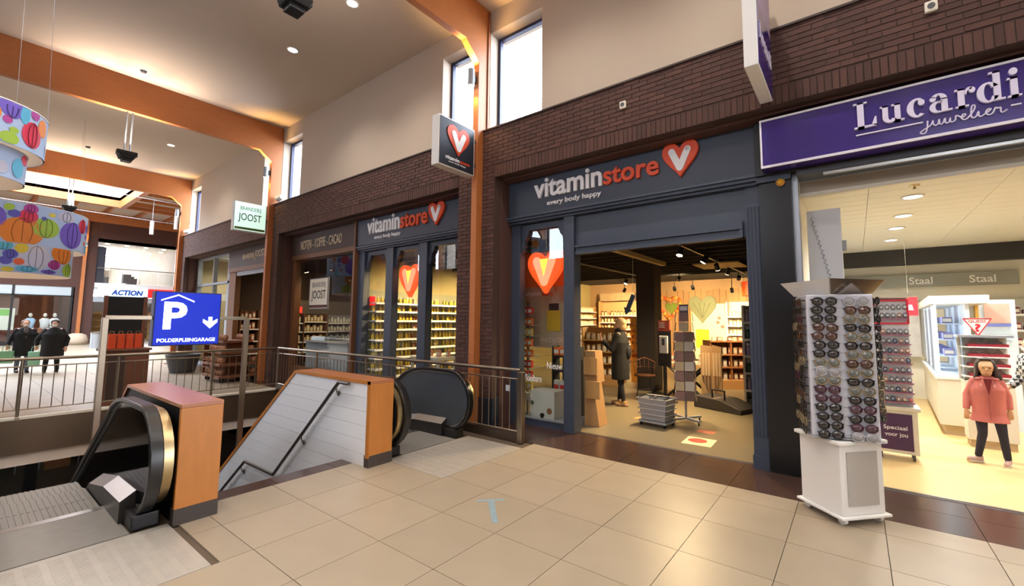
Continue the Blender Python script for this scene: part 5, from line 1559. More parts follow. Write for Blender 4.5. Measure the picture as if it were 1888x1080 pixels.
# grey shopping basket trolley
t = thing('basket_trolley', 'stack of light grey shopping baskets on a wheeled trolley', 'basket', (-2.58, 6.72, 0), -.12)
MB().box(-.23, .23, -.17, .17, .05, .08).build('trolley_base', GREY, t)
q = MB(); q.add([(-.20, -.14, .09), (.20, -.14, .09), (.20, .14, .09), (-.20, .14, .09), (-.235, -.17, .42), (.235, -.17, .42), (.235, .17, .42), (-.235, .17, .42)],
                [(0, 1, 2, 3), (0, 4, 5, 1), (1, 5, 6, 2), (2, 6, 7, 3), (3, 7, 4, 0)]); q.build('basket_body', GREY, t)
for i in range(4):
    e = .02 + .004 * i
    MB().tube([(-.24 - e + .02, -.175 - e + .02, .18 + .08 * i), (.24 + e - .02, -.175 - e + .02, .18 + .08 * i), (.24 + e - .02, .175 + e - .02, .18 + .08 * i), (-.24 - e + .02, .175 + e - .02, .18 + .08 * i)], .008, 5, True).build('basket_rim', mat('pale_grey_rim', (190, 192, 196), .5), t)
for s in (-.12, .12): MB().tube([(s - .09, -.17, .43), (s - .09, .0, .445), (s + .09, .0, .445), (s + .09, -.17, .43)], .01, 5).build('handle', BLACK, t)
for sx in (-.2, .2):
    for sy in (-.14, .14): MB().cyl((sx - .012, sy, .03), (sx + .012, sy, .03), .03, n=10).build('castor', BLACK, t)
# exercise mats / vibrating plate on the floor
t = thing('step_trainer', 'dark grey step trainer machine lying beside the wooden screen', 'machine', (-2.05, 8.7, 0), -.35)
MB().prism([(-.45, 0), (.5, 0), (.5, .08), (.1, .2), (-.45, .22)], -.28, .28, 'xz').build('body', mat('charcoal', (62, 58, 56), .6), t, bevel=.015)
for s in (-.14, .14): MB().box(-.08, .5, s - .12, s + .12, .0, .03, Matrix.Translation((0, 0, .17)) @ Matrix.Rotation(.24, 4, 'Y')).build('foot_plate', mat('taupe_pad', (130, 118, 108), .6), t, bevel=.006)
MB().tube([(-.1, -.2, .2), (-.1, -.2, .36), (.15, -.2, .36), (.15, -.2, .2)], .018, 6).build('handle', BLACK, t)
# wooden gondola
g_ = thing('wooden_gondola', 'wooden island gondola with jars and books on three levels', 'shelf', (-2.62, 11.6, 0), .55)
GW = mat('gondola_wood', (150, 98, 56), .6, var=.12, scale=6)
MB().box(-.5, .5, -.35, .35, 0, .22).build('base', mat('gondola_base', (190, 142, 90), .6), g_, bevel=.004)
for s in (-.48, .0, .48): MB().box(s - .02, s + .02, -.3, .3, .22, 1.15).build('upright', GW, g_)
MB().box(-.5, .5, -.015, .015, .22, 1.15).build('divider', GW, g_)
for z in (.5, .8, 1.12): MB().box(-.5, .5, -.32, .32, z, z + .03).build('shelf', GW, g_)
mw = Matrix.Translation((-2.62, 11.6, 0)) @ Matrix.Rotation(.55, 4, 'Z')
for z in (.22, .53, .83, 1.15):
    for i in range(7):
        p = mw @ Vector((-.38 + .125 * i, -.2, z))
        me = box_mesh('tea_carton', mat('tea_%d' % (i % 4), [(220, 190, 150), (190, 120, 80), (232, 220, 200), (150, 80, 50)][i % 4], .6), WHB, .08, .07, .16 if z < 1.1 else .1)
        o = put('tea_carton', me, None, loc=p, rotz=.55); tag(o, 'small tea carton on the wooden gondola', 'box', 'cartons on the wooden gondola')
for s in range(4):
    p = mw @ Vector((.56, -.2 + .13 * s, .22)) if False else mw @ Vector((.3 - .1 * s, .2, 1.15))
# decor on the back wall
t = thing('flower_heart', 'heart shaped wall wreath of orange flowers on the back wall', 'wreath', (-5.55, 15.9, 1.9))
hp = heart(-5.55, 2.12, .8, .75, 26)
for i, (a, b) in enumerate(hp):
    MB().ell((a, 15.9, b), (.07, .05, .07), 8).build('flower', mat('flower_%d' % (i % 3), [(236, 130, 40), (240, 170, 80), (214, 90, 40)][i % 3], .7), t, True, **W)
MB().prism(heart(-5.5, 2.1, .45, .42), 15.93, 15.95, 'xz').build('moss_centre', mat('moss', (120, 140, 50), .9, var=.4, scale=20), t, **W)
t = thing('leaf_panel', 'grey green heart shaped leaf panel on the plank wall', 'decoration', (-4.4, 15.9, 1.7))
MB().prism(heart(-4.35, 2.05, .95, .95), 15.80, 15.85, 'xz').build('panel', mat('sage_leaf', (126, 130, 96), .7, var=.15, scale=5), t, bevel=.01, **W)
for k in range(4): MB().tube([(-4.35, 15.795, 1.75), (-4.65 + .2 * k, 15.795, 2.3)], .008, 4).build('vein', mat('sage_vein', (96, 100, 72), .7), t, **W)
t = thing('wall_mural_panel', 'white mural panel with yellow block and red spots on the back wall', 'panel', (-4.0, 15.88, 0))
MB().box(-4.75, -3.5, 15.86, 15.90, .3, 2.25).build('panel', mat('cream_mural', (240, 226, 180), .6), t, **W)
MB().box(-4.6, -4.15, 15.85, 15.86, .7, 1.35).build('yellow_block', mat('lemon', (240, 210, 40), .6), t, **W)
for x, z in ((-3.8, 1.75), (-3.85, 1.6), (-3.7, 1.45)): MB().cyl((x, 15.86, z), (x, 15.85, z), .06, n=12).build('red_spot', mat('salmon', (214, 110, 90), .6), t, **W)
t = thing('arrow_hanger', 'blue hanging cardboard arrow over the woman in black', 'sign', (-3.85, 8.6, 1.75))
M_ = Matrix.Translation((-3.86, 8.6, 1.98)) @ Matrix.Rotation(.42, 4, 'Y')
MB().prism([(-.05, .22), (.05, .22), (.05, -.1), (.1, -.1), (0, -.24), (-.1, -.1), (-.05, -.1)], -.008, .008, 'xz', M_).build('arrow_board', mat('slate_blue_card', (60, 92, 130), .6), t, **W)
MB().tube([(-3.78, 8.6, 2.18), (-3.78, 8.6, 3.1)], .003, 4).build('string', WHITE, t, **W)
t = thing('hanging_sign', 'orange hanging sign beside the pilaster in the vitamin shop', 'sign', (-2.0, 11.5, 2.3))
MB().lathe([(.16, 0), (.16, .35)], (-2.05, 11.5, 2.25), 16).build('orange_drum', mat('orange_drum', (236, 84, 24), .5), t, 'auto', **W)
MB().tube([(-2.05, 11.5, 2.6), (-2.05, 11.5, 3.1)], .006, 4).build('string', GREY, t, **W)
# floor sticker
t = thing('floor_sticker', 'cream and red floor sticker just inside the entrance', 'sticker', (-1.78, 6.15, 0))
MB().box(-.19, .19, -.2, .2, .0005, .0015, Matrix.Rotation(.05, 4, 'Z')).build('sheet', mat('cream_sticker', (226, 214, 170), .6), t)
MB().ell((-.03, .03, .0015), (.13, .12, .001), 14).build('red_print', mat('red_sticker', (196, 60, 44), .6), t)
for k, (x, y, c) in enumerate(((-2.95, 7.0, (200, 130, 90)), (-1.85, 6.75, (190, 110, 84)))):
    t = MB().box(x - .12, x + .12, y - .09, y + .09, .0005, .0015).build('floor_sticker', mat('worn_sticker_%d' % k, c, .7, var=.15)); tag(t, ['worn orange sticker on the floor beside the basket trolley', 'worn red sticker on the floor beside the card spinner'][k], 'sticker')

# ================================================================== COFFEE SHOP INTERIOR
struct(MB().box(-16.7, -9.1, 5.6, 9.6, -.05, 0).build('floor_coffee_shop', BAND), 'dark floor of the coffee shop')
struct(MB().box(-16.7, -9.1, 5.6, 9.7, 3.4, 3.5).build('ceiling_coffee_shop', BLACKM), 'dark ceiling of the coffee shop')
struct(MB().box(-16.7, -9.1, 9.6, 9.7, 0, 3.4).box(-9.12, -9.06, 5.6, 9.6, 0, 3.4).build('wall_coffee_shop', mat('taupe_wall', (92, 80, 72), .8)), 'taupe walls of the coffee shop')
for x, y, aim, pw in ((-12.26, 5.80, (-12.6, 6.8, 0), 26), (-11.04, 5.86, (-13.5, 7.2, .5), 26), (-13.36, 7.76, (-15.6, 8.3, 1), 30), (-13.18, 5.97, (-15.6, 7.3, 1), 30)):
    track_spot(x, y, 3.0, aim, pw, 'bright track spotlight with white lens in the coffee shop', 'track spots in the coffee shop')
struct(MB().box(-16.69, -16.6, 5.6, 9.6, 0, 3.4).build('wall_coffee_side', mat('umber_wall', (70, 56, 48), .8)), 'dark umber side wall of the coffee shop')
struct(MB().box(-15.9, -15.8, 6.7, 9.6, 0, 2.3).build('wall_coffee_partition', mat('grey_taupe_wall', (96, 90, 86), .8)), 'grey partition behind the coffee shop racks')
for k, (x, y, w, lv, mt, bk_, lb) in enumerate((
        (-15.46, 7.05, .5, [.5, .85, 1.2, 1.5], BLACK, BLACKM, 'narrow black rack of packs beside the coffee shop poster'),
        (-15.46, 7.75, .8, [.5, .85, 1.2, 1.55], BROWNWOOD, DARKBROWN, 'brown wooden rack of pale bags in the coffee shop'),
        (-15.46, 8.7, 1.0, [.5, .85, 1.2, 1.5], ALU, mat('grey_back', (130, 134, 138), .6), 'grey metal rack of bottles in the coffee shop'),
        (-16.24, 5.95, .55, [.5, .9, 1.3, 1.65], BROWNWOOD, mat('brown_back', (84, 56, 40), .7), 'brown wall rack of gift boxes inside the coffee shop entrance'),
        (-16.24, 6.6, .55, [.5, .9, 1.3, 1.65], BROWNWOOD, MATS['brown_back'], 'brown wall rack of tins inside the coffee shop entrance'))):
    shelf_unit(lb, (x, y, 0), PI / 2, w, .34, lv, bk_, mt, top=lv[-1] + .28)
    for z in lv:
        n = int(w / .115)
        for i in range(n):
            me = box_mesh('coffee_pack', mat('coffee_pack_%d' % k, [(206, 186, 140), (220, 196, 140), (176, 190, 204), (196, 130, 100), (160, 110, 70)][k], .6, rnd=.3), WHB, .08, .085, .16 + .06 * (i % 2))
            o = put('coffee_pack', me, None, loc=(x - .12, y - w / 2 + .07 + .115 * i, z), rotz=PI / 2)
            tag(o, ['tan pack on the narrow black rack', 'pale bag on the brown wooden rack', 'bluish pack on the grey metal rack', 'rosy gift box on the brown entrance rack', 'brown tin on the brown entrance rack'][k], 'pack', ['tan packs', 'pale bags', 'bluish packs', 'rosy boxes', 'brown tins'][k] + ' in the coffee shop')
t = thing('shop_counter', 'white and glass shop counter behind the coffee shop window', 'counter', (-12.3, 6.75, 0))
MB().box(-1.1, 1.2, -.3, .3, 0, .95).build('counter_body', mat('pale_grey_counter', (150, 158, 164), .5), t, bevel=.006)
MB().box(-1.14, 1.24, -.34, .34, .95, 1.0).build('counter_top', GREY, t, bevel=.004)
MB().box(.2, 1.1, -.28, .2, 1.0, 1.28).build('glass_case', PANE, t)
MB().box(-.9, -.1, -.25, .2, 1.0, 1.12).build('trays', mat('steel_trays', (190, 196, 200), .3, .6), t, bevel=.01)
t = thing('neon_sign', 'red glowing letter blocks deep in the coffee shop', 'sign', (-15.8, 7.0, 1.95))
[MB().box(-15.79, -15.76, 6.86 + .11 * i, 6.95 + .11 * i, 1.86, 2.06).build('red_glyph_block', glow('red_neon', (255, 40, 30), 2.5), t, **W) for i in range(5)]
t = MB().box(-9.0 + .1, -8.7, 5.66, 5.68, 1.95, 2.15).build('red_sticker', glow('red_led', (230, 30, 30), 1.2)); tag(t, 'small red glowing display in the first display window', 'sign')

# tiered nut stand in front of the coffee shop
t = thing('nut_stand', 'brown tiered stand of nut bags on castors outside the coffee shop', 'display', (-13.5, 4.55, 0))
NW = mat('stand_wood', (120, 74, 46), .6, var=.15, scale=6)
for i, (w, d, z) in enumerate(((.6, .45, .12), (.6, .45, .42), (.52, .4, .72), (.42, .34, 1.0))):
    MB().box(-w, w, -d, d, z, z + .06).build('tray', NW, t, bevel=.006)
MB().box(-.25, .25, -.2, .2, .12, 1.0).build('core', NW, t)
for sx in (-.5, .5):
    for sy in (-.35, .35): MB().cyl((sx - .02, sy, .06), (sx + .02, sy, .06), .06, n=10).build('castor', BLACK, t)
nb = MB().ell((0, 0, .07), (.07, .06, .085), 8).mesh('nut_bag', mat('nut_bag', (150, 100, 66), .6, rnd=.25), True)
for tr, w, d, z in (('second lowest', .5, .36, .48), ('third lowest', .44, .32, .78), ('top', .34, .26, 1.06), ('bottom', .5, .36, .18)):
    for i in range(7):
        for j in (-1, 1):
            o = put('nut_bag', nb, None, loc=(-13.5 - w + 2 * w * i / 6, 4.55 + j * d, z)); tag(o, 'small bag of nuts on the %s tray of the brown tiered stand' % tr, 'bag', 'nut bags on the %s tray' % tr)
t = thing('nut_crate_stand', 'low slatted wooden stand left of the tiered nut stand', 'display', (-15.3, 4.75, 0))
for s in (-.35, .35): MB().box(s - .03, s + .03, -.2, .2, 0, 1.0).build('side_post', NW, t)
for z in (.2, .42, .64, .86): MB().box(-.35, .35, -.2, .16, z, z + .03, Matrix.Rotation(.0, 4, 'X')).build('slat', NW, t)
t = thing('planter_pot', 'dark grey planter pot by the cream shop', 'planter', (-16.5, 4.3, 0))
MB().lathe([(.3, 0), (.42, .5), (.44, .55), (.38, .55), (.34, .45)], n=18).build('pot', GREYD, t, 'auto')
MB().lathe([(.36, .46), (.3, .5), (.05, .52)], n=18).build('soil', mat('soil', (50, 38, 30), .95), t)
# ================================================================== JEWELLER INTERIOR
LX0, LX1, LY1, LZ = -.48, 4.6, 12.5, 3.2
struct(MB().box(LX0, LX1, 5.60, LY1, -.05, 0).build('floor_jeweller', LUCFLOOR), 'light yellow oak floor of the jeweller shop')
lc = struct(MB().box(LX0, LX1, 5.7, LY1, LZ + .02, LZ + .2).build('ceiling_jeweller', GREY), 'panelled white ceiling of the jeweller shop')
CP = mat('cream_ceiling_board', (222, 220, 210), .7)
for k in range(22):
    y = 5.72 + .3 * k
    for x0, x1 in ((LX0, .2), (.2, 1.4), (1.4, 2.6), (2.6, LX1)):
        put('ceiling_panel', MB().box(x0 + .003, x1 - .003, y + .003, y + .297, LZ, LZ + .02).mesh('ceiling_panel', CP), lc)
struct(MB().box(LX0 - .1, LX0, 5.62, LY1, 0, LZ + .2).build('wall_jeweller_left', mat('pale_jeweller_wall', (224, 220, 206), .7)), 'pale side wall of the jeweller shop')
struct(MB().box(LX1, LX1 + .1, 5.6, LY1, 0, LZ + .2).build('wall_jeweller_right', MATS['pale_jeweller_wall']), 'pale side wall of the jeweller shop')
struct(MB().box(LX0, LX1, LY1, LY1 + .1, 0, LZ + .2).build('wall_jeweller_back', mat('white_jeweller_wall', (238, 234, 220), .7)), 'white back wall of the jeweller shop')
struct(MB().box(LX0, LX1, 12.1, 12.4, 2.87, LZ).build('trim_9', mat('black_bulkhead', (28, 26, 28), .5)), 'black bulkhead along the jeweller back wall')
gb = thing('brand_board', 'long grey brand board with white lettering on the jeweller back wall', 'sign', (1.3, 12.38, 2.42))
MB().box(-.2, 2.62, 12.38, 12.499, 2.40, 2.66).build('board', mat('grey_board', (136, 138, 134), .6), gb, **W)
for body, a, b in (('Casio', .05, .42), ('Staal', .98, 1.36), ('Staal', 1.92, 2.30)):
    letters('lettering', body, a, b, 2.45, 2.60, 12.38, .01, '-y', LETTER, gb, bold=.015)
for k, (x, y) in enumerate(((.65, 7.07), (.64, 8.27), (.62, 9.3), (.62, 10.6), (2.2, 7.4), (2.2, 9.4), (3.6, 7.4), (3.6, 9.4))):
    downlight(x, y, LZ, 175, .095, (255, 250, 240), 'round white downlight in the jeweller ceiling', 'jeweller downlights', LAMPC, 150)
t = thing('ceiling_sprinkler', 'tiny brass sprinkler in the jeweller ceiling', 'sprinkler', (.62, 6.5, LZ))
MB().lathe([(.05, 0), (.05, -.006), (.012, -.01), (.012, -.04), (.025, -.045)], n=12).build('head_fitting', BRASS, t, True)

# tall white display cabinet with a coiled cable
t = thing('white_cabinet', 'tall white display cabinet with coiled cable behind the sunglasses tower', 'cabinet', (-.24, 5.95, 0))
MB().box(-.16, .16, -.12, .14, 0, 2.90).build('carcass', mat('cool_white_panel', (214, 218, 224), .5), t, bevel=.006)
MB().box(.16, .20, -.03, .05, 2.42, 2.54).build('speaker_box', GREY, t, bevel=.004)
coil = [(-.12 + .16 * i / 130 + .012 * math.cos(i * .62), -.135 + .012 * math.sin(i * .62), 2.82 - .72 * i / 130) for i in range(131)]
MB().tube(coil, .004, 4).build('coiled_cable', GREY, t)

# watch tower
t = thing('watch_stand', 'white watch display tower with watch trays on purple base', 'display', (.33, 6.9, 0))
MB().box(-.20, .20, -.12, .16, .08, .58).build('base_cabinet', OFFWHITE, t, bevel=.005)
MB().box(-.17, .15, -.125, -.12, .12, .54).build('purple_panel', mat('plum_panel', (66, 36, 78), .5), t)
letters('lettering', 'Speciaal', -.12, .10, .34, .40, -.126, .002, '-y', LETTER, t, world=False, bold=.01)
letters('lettering', 'voor jou', -.11, .10, .26, .32, -.126, .002, '-y', LETTER, t, world=False, bold=.01)
MB().box(-.23, .23, -.15, .19, .58, .62).build('plinth_top', OFFWHITE, t, bevel=.004)
MB().box(-.14, .18, -.02, .14, .62, 1.95).build('tower_back', mat('white_tower_back', (238, 242, 246), .5), t)
MB().box(-.20, -.14, -.06, .14, .62, 1.88).build('side_panel', mat('salmon_side', (206, 178, 150), .6), t)
MB().box(-.18, .2, -.10, .14, 1.92, 1.97).build('canopy', OFFWHITE, t)
rr = MB().box(-.15, .19, -.06, -.03, 1.88, 1.90).box(-.15, .19, -.06, -.03, 1.60, 1.62).box(-.15, -.13, -.06, -.03, 1.62, 1.88).box(.17, .19, -.06, -.03, 1.62, 1.88)
rr.build('red_frame', mat('crimson_frame', (206, 38, 62), .5), t)
for k in range(9):
    MB().box(-.15, .19, -.10, -.02, .66 + .115 * k if k < 8 else 1.66, .675 + .115 * k if k < 8 else 1.675).build('tray', mat('plum_tray', (150, 96, 120), .5), t)
for sx in (-.15, .15):
    for sy in (-.06, .1): MB().cyl((sx - .012, sy, .04), (sx + .012, sy, .04), .04, n=12).build('castor', GREYD, t)
wm = MB()
wm.tube([(.018 * math.cos(2 * PI * i / 12), 0, .032 + .028 * math.sin(2 * PI * i / 12)) for i in range(12)], .006, 5, True)
wm.m = 1
wm.cyl((0, -.012, .032), (0, -.02, .032), .016, n=10)
w_me = [wm.mesh('wristwatch', [mat('strap_%d' % i, c, .4, .3), mat('dial_%d' % i, d_, .3)], True) for i, (c, d_) in enumerate((((120, 124, 132), (226, 230, 236)), ((196, 150, 120), (240, 230, 224)), ((60, 64, 74), (150, 170, 200)), ((190, 196, 204), (220, 90, 90))))]
WLAB = ['silver wristwatch with pale dial on the watch tower', 'rose wristwatch with pale dial on the watch tower', 'dark wristwatch with blue dial on the watch tower', 'silver wristwatch with red dial on the watch tower']
for k in range(9):
    for i in range(6):
        q = 3 if RND.random() < .06 else RND.choice((0, 0, 1, 2))
        o = put('wristwatch', w_me[q], None, loc=(.33 - .12 + .055 * i, 6.9 - .06, (.675 + .115 * k) if k < 8 else 1.675)); tag(o, WLAB[q].replace('on the watch tower', 'on the %s tray of the watch tower' % ORDN[k]), 'watch', ['silver', 'rose', 'dark', 'red dial'][q] + ' watches on the %s tray' % ORDN[k])
        if k == 8:
            o = put('wristwatch', w_me[0], None, loc=(.33 - .12 + .055 * i, 6.9 - .05, 1.775)); tag(o, 'silver wristwatch inside the red frame of the watch tower', 'watch', 'watches in the red frame')

# long glass counter
t = thing('glass_counter', 'long white counter with brightly lit glass case along the jeweller shop', 'counter', (.93, 8.74, 0), -.05)
MB().box(0, .42, 0, 3.4, .14, .80).build('counter_base', OFFWHITE, t, bevel=.005)
MB().box(.05, .40, .05, 3.4, 0, .14).build('kick', mat('taupe_kick', (180, 160, 130), .6), t)
MB().box(-.02, .44, -.02, 3.4, .80, .84).build('counter_top', WHITE, t)
MB().box(.01, .018, .04, 3.3, .84, 1.90).build('glass_front', PANE, t)
MB().box(-.03, .60, -.05, 3.4, 1.90, 2.02).build('case_canopy', OFFWHITE, t)
for y in (.12, .62, 1.6, 2.5): MB().box(.03, .05, y, y + (.30 if y > .5 else .10), .86, 1.89).build('light_strip', glow('led_strip', (226, 240, 255), 2.6), t)
for y in (1.05, 2.1): MB().box(.03, .05, y, y + .4, .86, 1.86).build('lavender_panel', mat('lavender_back', (150, 150, 200), .5), t)
for z in (1.1, 1.35, 1.6): MB().box(.08, .34, .5, 3.2, z, z + .012).build('glass_shelf', mat('pale_shelf', (206, 226, 240), .3), t)
MB().box(.36, .40, .05, 3.3, .84, 1.9).build('case_back', mat('pale_case_back', (226, 230, 236), .5), t)
jb = box_mesh('jewel_box', mat('lilac_jewel_box', (150, 140, 190), .5, rnd=.2), WHB, .12, .1, .1)
mc = Matrix.Translation((.93, 8.74, 0)) @ Matrix.Rotation(-.05, 4, 'Z')
for zi, z in enumerate((1.112, 1.362, 1.612)):
    for i in range(9):
        o = put('jewel_box', jb, None, loc=mc @ Vector((.2, .7 + .28 * i, z))); tag(o, 'small lilac jewel box on the %s shelf of the lit glass case' % ORDN[zi], 'box', 'jewel boxes on the %s case shelf' % ORDN[zi])

# picture panel and jewellery stand
t = thing('picture_display', 'pale cosmetic picture panel behind the jewellery stand', 'display', (1.74, 9.6, 0))
MB().box(-.18, .22, 0, .10, 0, 1.98).build('panel', mat('pale_cool_panel', (206, 222, 236), .5), t)
MB().box(-.12, .16, -.01, 0, 1.62, 1.92).build('portrait_print', mat('skin_print', (206, 170, 156), .6, var=.2, scale=8), t)
MB().box(-.14, .16, -.012, 0, 1.57, 1.61).build('blue_strip', mat('blue_strip', (110, 120, 200), .5), t)
MB().box(-.22, -.18, -.02, .10, 0, 1.98).build('gold_panel', mat('gold_panel', (206, 164, 80), .5), t)
for z in (1.36, 1.46): MB().box(-.12, .16, -.014, 0, z, z + .012).build('shelf_line', mat('pale_shelf', (206, 226, 240), .3), t)
t = thing('jewellery_stand', 'white stand with dark red jewellery trays behind the girl', 'display', (1.33, 8.2, 0))
MB().box(-.20, .26, -.12, .16, .1, .86).build('base_cabinet', OFFWHITE, t, bevel=.004)
MB().box(-.18, .24, -.10, .14, 0, .1).build('kick', MATS['taupe_kick'], t)
MB().box(-.22, .26, .10, .13, .86, 1.44).build('back_panel', mat('grey_white_back', (206, 206, 204), .5), t)
MB().box(-.24, .28, -.14, .16, 1.43, 1.46).build('top_shelf', ALU, t)
MB().box(-.2, -.17, -.13, .1, .86, 1.43).build('side_pane', PANE, t)
for k in range(4):
    MB().box(-.14, .24, -.10, .08, .92 + .13 * k, .955 + .13 * k).build('red_tray', mat('wine_tray', (136, 30, 44), .5), t)
    MB().box(-.2, .26, -.11, .1, .905 + .13 * k, .92 + .13 * k).build('shelf', WHITE, t)
    for i in range(3):
        x = -.08 + .12 * i
        MB().prism([(x - .055, .955 + .13 * k), (x + .055, .955 + .13 * k), (x, 1.02 + .13 * k)], .0, .02, 'xz').build('tray_card', mat('taupe_card', (140, 122, 116), .6), t)
g_ = thing('triangle_sign', 'small triangular sign reading GUESS with a question mark', 'sign', (1.31, 8.2, 1.46))
MB().prism([(-.135, .22), (.135, .22), (0, -.005)], -.02, .0, 'xz').build('triangle', mat('white_triangle', (226, 214, 208), .5), g_)
e = MB()
for p, q in (((-.135, .22), (.135, .22)), ((.135, .22), (0, -.005)), ((0, -.005), (-.135, .22))): e.tube([(p[0], -.022, p[1]), (q[0], -.022, q[1])], .007, 5)
e.build('red_edge', mat('crimson_edge', (190, 40, 54), .5), g_)
letters('lettering', 'GUESS', -.085, .085, .165, .20, -.021, .002, '-y', mat('crimson_ink', (180, 60, 66), .6), g_, world=False)
letters('question_mark', '?', -.03, .03, .045, .15, -.021, .003, '-y', MATS['crimson_edge'], g_, world=False, bold=.03)
t = thing('red_notice', 'small red square notice hanging behind the watch tower', 'sign', (.80, 10.5, 1.75))
MB().box(-.13, .13, 0, .02, 0, .34).build('card', mat('red_notice', (226, 50, 66), .5), t)
MB().prism([(-.07, .1), (.07, .1), (.05, .2), (-.05, .2)], -.004, 0, 'xz').build('bag_print', LETTER, t)
MB().tube([(0, .01, .34), (0, .01, LZ - 1.75)], .003, 4).build('string', WHITE, t)
for k, x in enumerate((2.35, 3.2)):
    shelf_unit(['white wall shelf of watches right of the brand board', 'white wall shelf of trays at the jeweller side'][k], (x, 12.1, 0), 0, .8, .28, [.6, .9, 1.2, 1.5, 1.8], MATS['pale_jeweller_wall'], WHITE, top=2.1)
    for z in (.6, .9, 1.2, 1.5, 1.8):
        for i in range(5):
            o = put('gift_case', box_mesh('gift_case', mat('gift_case_%d' % k, [(120, 30, 44), (66, 40, 96)][k], .5, rnd=.2), WHB, .1, .1, .08 + .05 * (i % 2)), None, loc=(x - .28 + .14 * i, 12.2, z))
            tag(o, ['small wine red gift case on the wall shelf by the brand board', 'small plum gift case on the jeweller side shelf'][k], 'box', ['wine red', 'plum'][k] + ' gift cases')
t = MB().box(-.2, 1.1, 12.3, 12.36, .9, 2.2).build('wall_showcase', mat('mixed_showcase', (210, 206, 200), .4, var=.25, scale=9)); tag(t, 'pale wall showcase panel under the brand board', 'showcase')

# ================================================================== SUNGLASSES TOWER
t = thing('sunglasses_tower', 'white revolving sunglasses tower on a wheeled cabinet before the jeweller', 'display stand', (-.165, 4.625, 0), math.radians(47))
CAB = mat('white_cabinet', (226, 226, 224), .45)
MB().box(-.205, .205, -.205, .205, .075, .63).build('cabinet', CAB, t, bevel=.006)
MB().box(-.235, .235, -.235, .235, .63, .66).build('cabinet_top', CAB, t, bevel=.006)
MB().box(-.235, .235, -.235, .235, .055, .075).build('cabinet_floor', CAB, t, bevel=.004)
MB().box(-.145, .145, -.212, -.205, .15, .57).build('grey_inset', mat('grey_mesh_inset', (172, 168, 162), .7, var=.05, scale=60), t)
for sx in (-.17, .17):
    for sy in (-.17, .17):
        b = MB().cyl((sx - .016, sy, .034), (sx + .016, sy, .034), .034, n=16)
        c_ = b.build('castor', CAB, t, 'auto')
        MB().box(sx - .022, sx + .022, sy - .02, sy + .02, .045, .06).build('castor_fork', GREYD, c_)
rt = math.radians(15 - 47)
def tw(parent): pass
MT = Matrix.Rotation(rt, 4, 'Z')
MB().box(-.25, .25, -.25, .25, .67, .68, MT).build('turntable', GREY, t)
MB().box(-.235, .235, -.235, .235, .68, 1.85, MT).build('tower_body', mat('cool_white_tower', (204, 206, 216), .5), t, bevel=.01)
for f in range(4):
    Mf = MT @ Matrix.Rotation(PI / 2 * f, 4, 'Z')
    Mh = Matrix.Rotation(PI / 2 * f, 4, 'Z')
    q = MB().add([(-.20, -.20, 1.85), (.20, -.20, 1.85), (.275, -.275, 1.975), (-.275, -.275, 1.975), (-.20, -.19, 1.85), (.20, -.19, 1.85), (.275, -.265, 1.975), (-.275, -.265, 1.975)],
                 [(0, 1, 2, 3), (7, 6, 5, 4), (0, 4, 5, 1), (1, 5, 6, 2), (2, 6, 7, 3), (3, 7, 4, 0)], Mh)
    q.build('header_flap', mat('mirror_flap', (150, 140, 130), .12, .9) if f == 0 else CAB, t)
    q = MB()
    for k in range(16): q.box(-.22, .22, -.2375, -.235, .705 + .0735 * k, .709 + .0735 * k, Mf)
    q.build('hook_rail', mat('grey_hook_rail', (176, 178, 190), .5), t)

def specs(name, fcol, lcol, round_=False):
    f = thing(name, 'x', 'sunglasses')
    fr = MB()
    for s in (-1, 1):
        P = [(s * .036 + .030 * math.cos(2 * PI * i / 14), -.004, (.022 if not round_ else .026) * math.sin(2 * PI * i / 14) + (.004 if math.sin(2 * PI * i / 14) > 0 else 0)) for i in range(14)]
        fr.tube(P, .0035, 5, True)
    fr.tube([(-.008, -.006, .006), (0, -.008, .010), (.008, -.006, .006)], .0032, 5)
    fr.build('frame', fcol, f, True)
    for s in (-1, 1):
        MB().tube([(s * .064, 0, .012), (s * .070, .004, .014), (s * .066, .022, .012)], .004, 5).build('temple', fcol, f, True)
        MB().lathe([(.001, 0), (.02, .001), (.0285, .003), (.0285, .004), (.001, .004)], n=14, M=Matrix.Translation((s * .036, -.002, .002)) @ Matrix.Diagonal((1, 1, (.78 if not round_ else .92), 1)) @ Matrix.Rotation(PI / 2, 4, 'X')).build('lens', lcol, f, True)
    return freeze(f)
def lensm(n, c): return mat(n, c, .08, spec=.8, coat=.6)
KIND = []
for i, (lb, fc, lc_, rd) in enumerate((
        ('glossy black sunglasses', (22, 20, 22), (28, 24, 26), False),
        ('tortoise brown sunglasses', (70, 42, 28), (74, 44, 34), False),
        ('thin gold sunglasses', (150, 130, 96), (96, 100, 96), True),
        ('plum coloured sunglasses', (66, 26, 44), (70, 36, 56), False),
        ('pale silver sunglasses', (176, 176, 180), (146, 146, 152), True))):
    KIND.append((lb, specs('sunglasses', mat('frame_%d' % i, fc, .3, .3 if i in (2, 4) else 0), lensm('lens_%d' % i, lc_), rd)))
usedk = set()
base = Matrix.Translation((-.165, 4.625, 0)) @ Matrix.Rotation(math.radians(15), 4, 'Z')
pick = [0, 4, 0, 1, 0, 2, 1, 0, 1, 2, 0, 0, 0, 2, 2, 1, 4, 2, 2, 0, 3, 2, 3, 0, 0, 3, 0, 0, 0, 3, 0, 4]
n = 0
ORD = 'first second third fourth fifth sixth seventh eighth ninth tenth eleventh twelfth thirteenth fourteenth fifteenth sixteenth'.split()
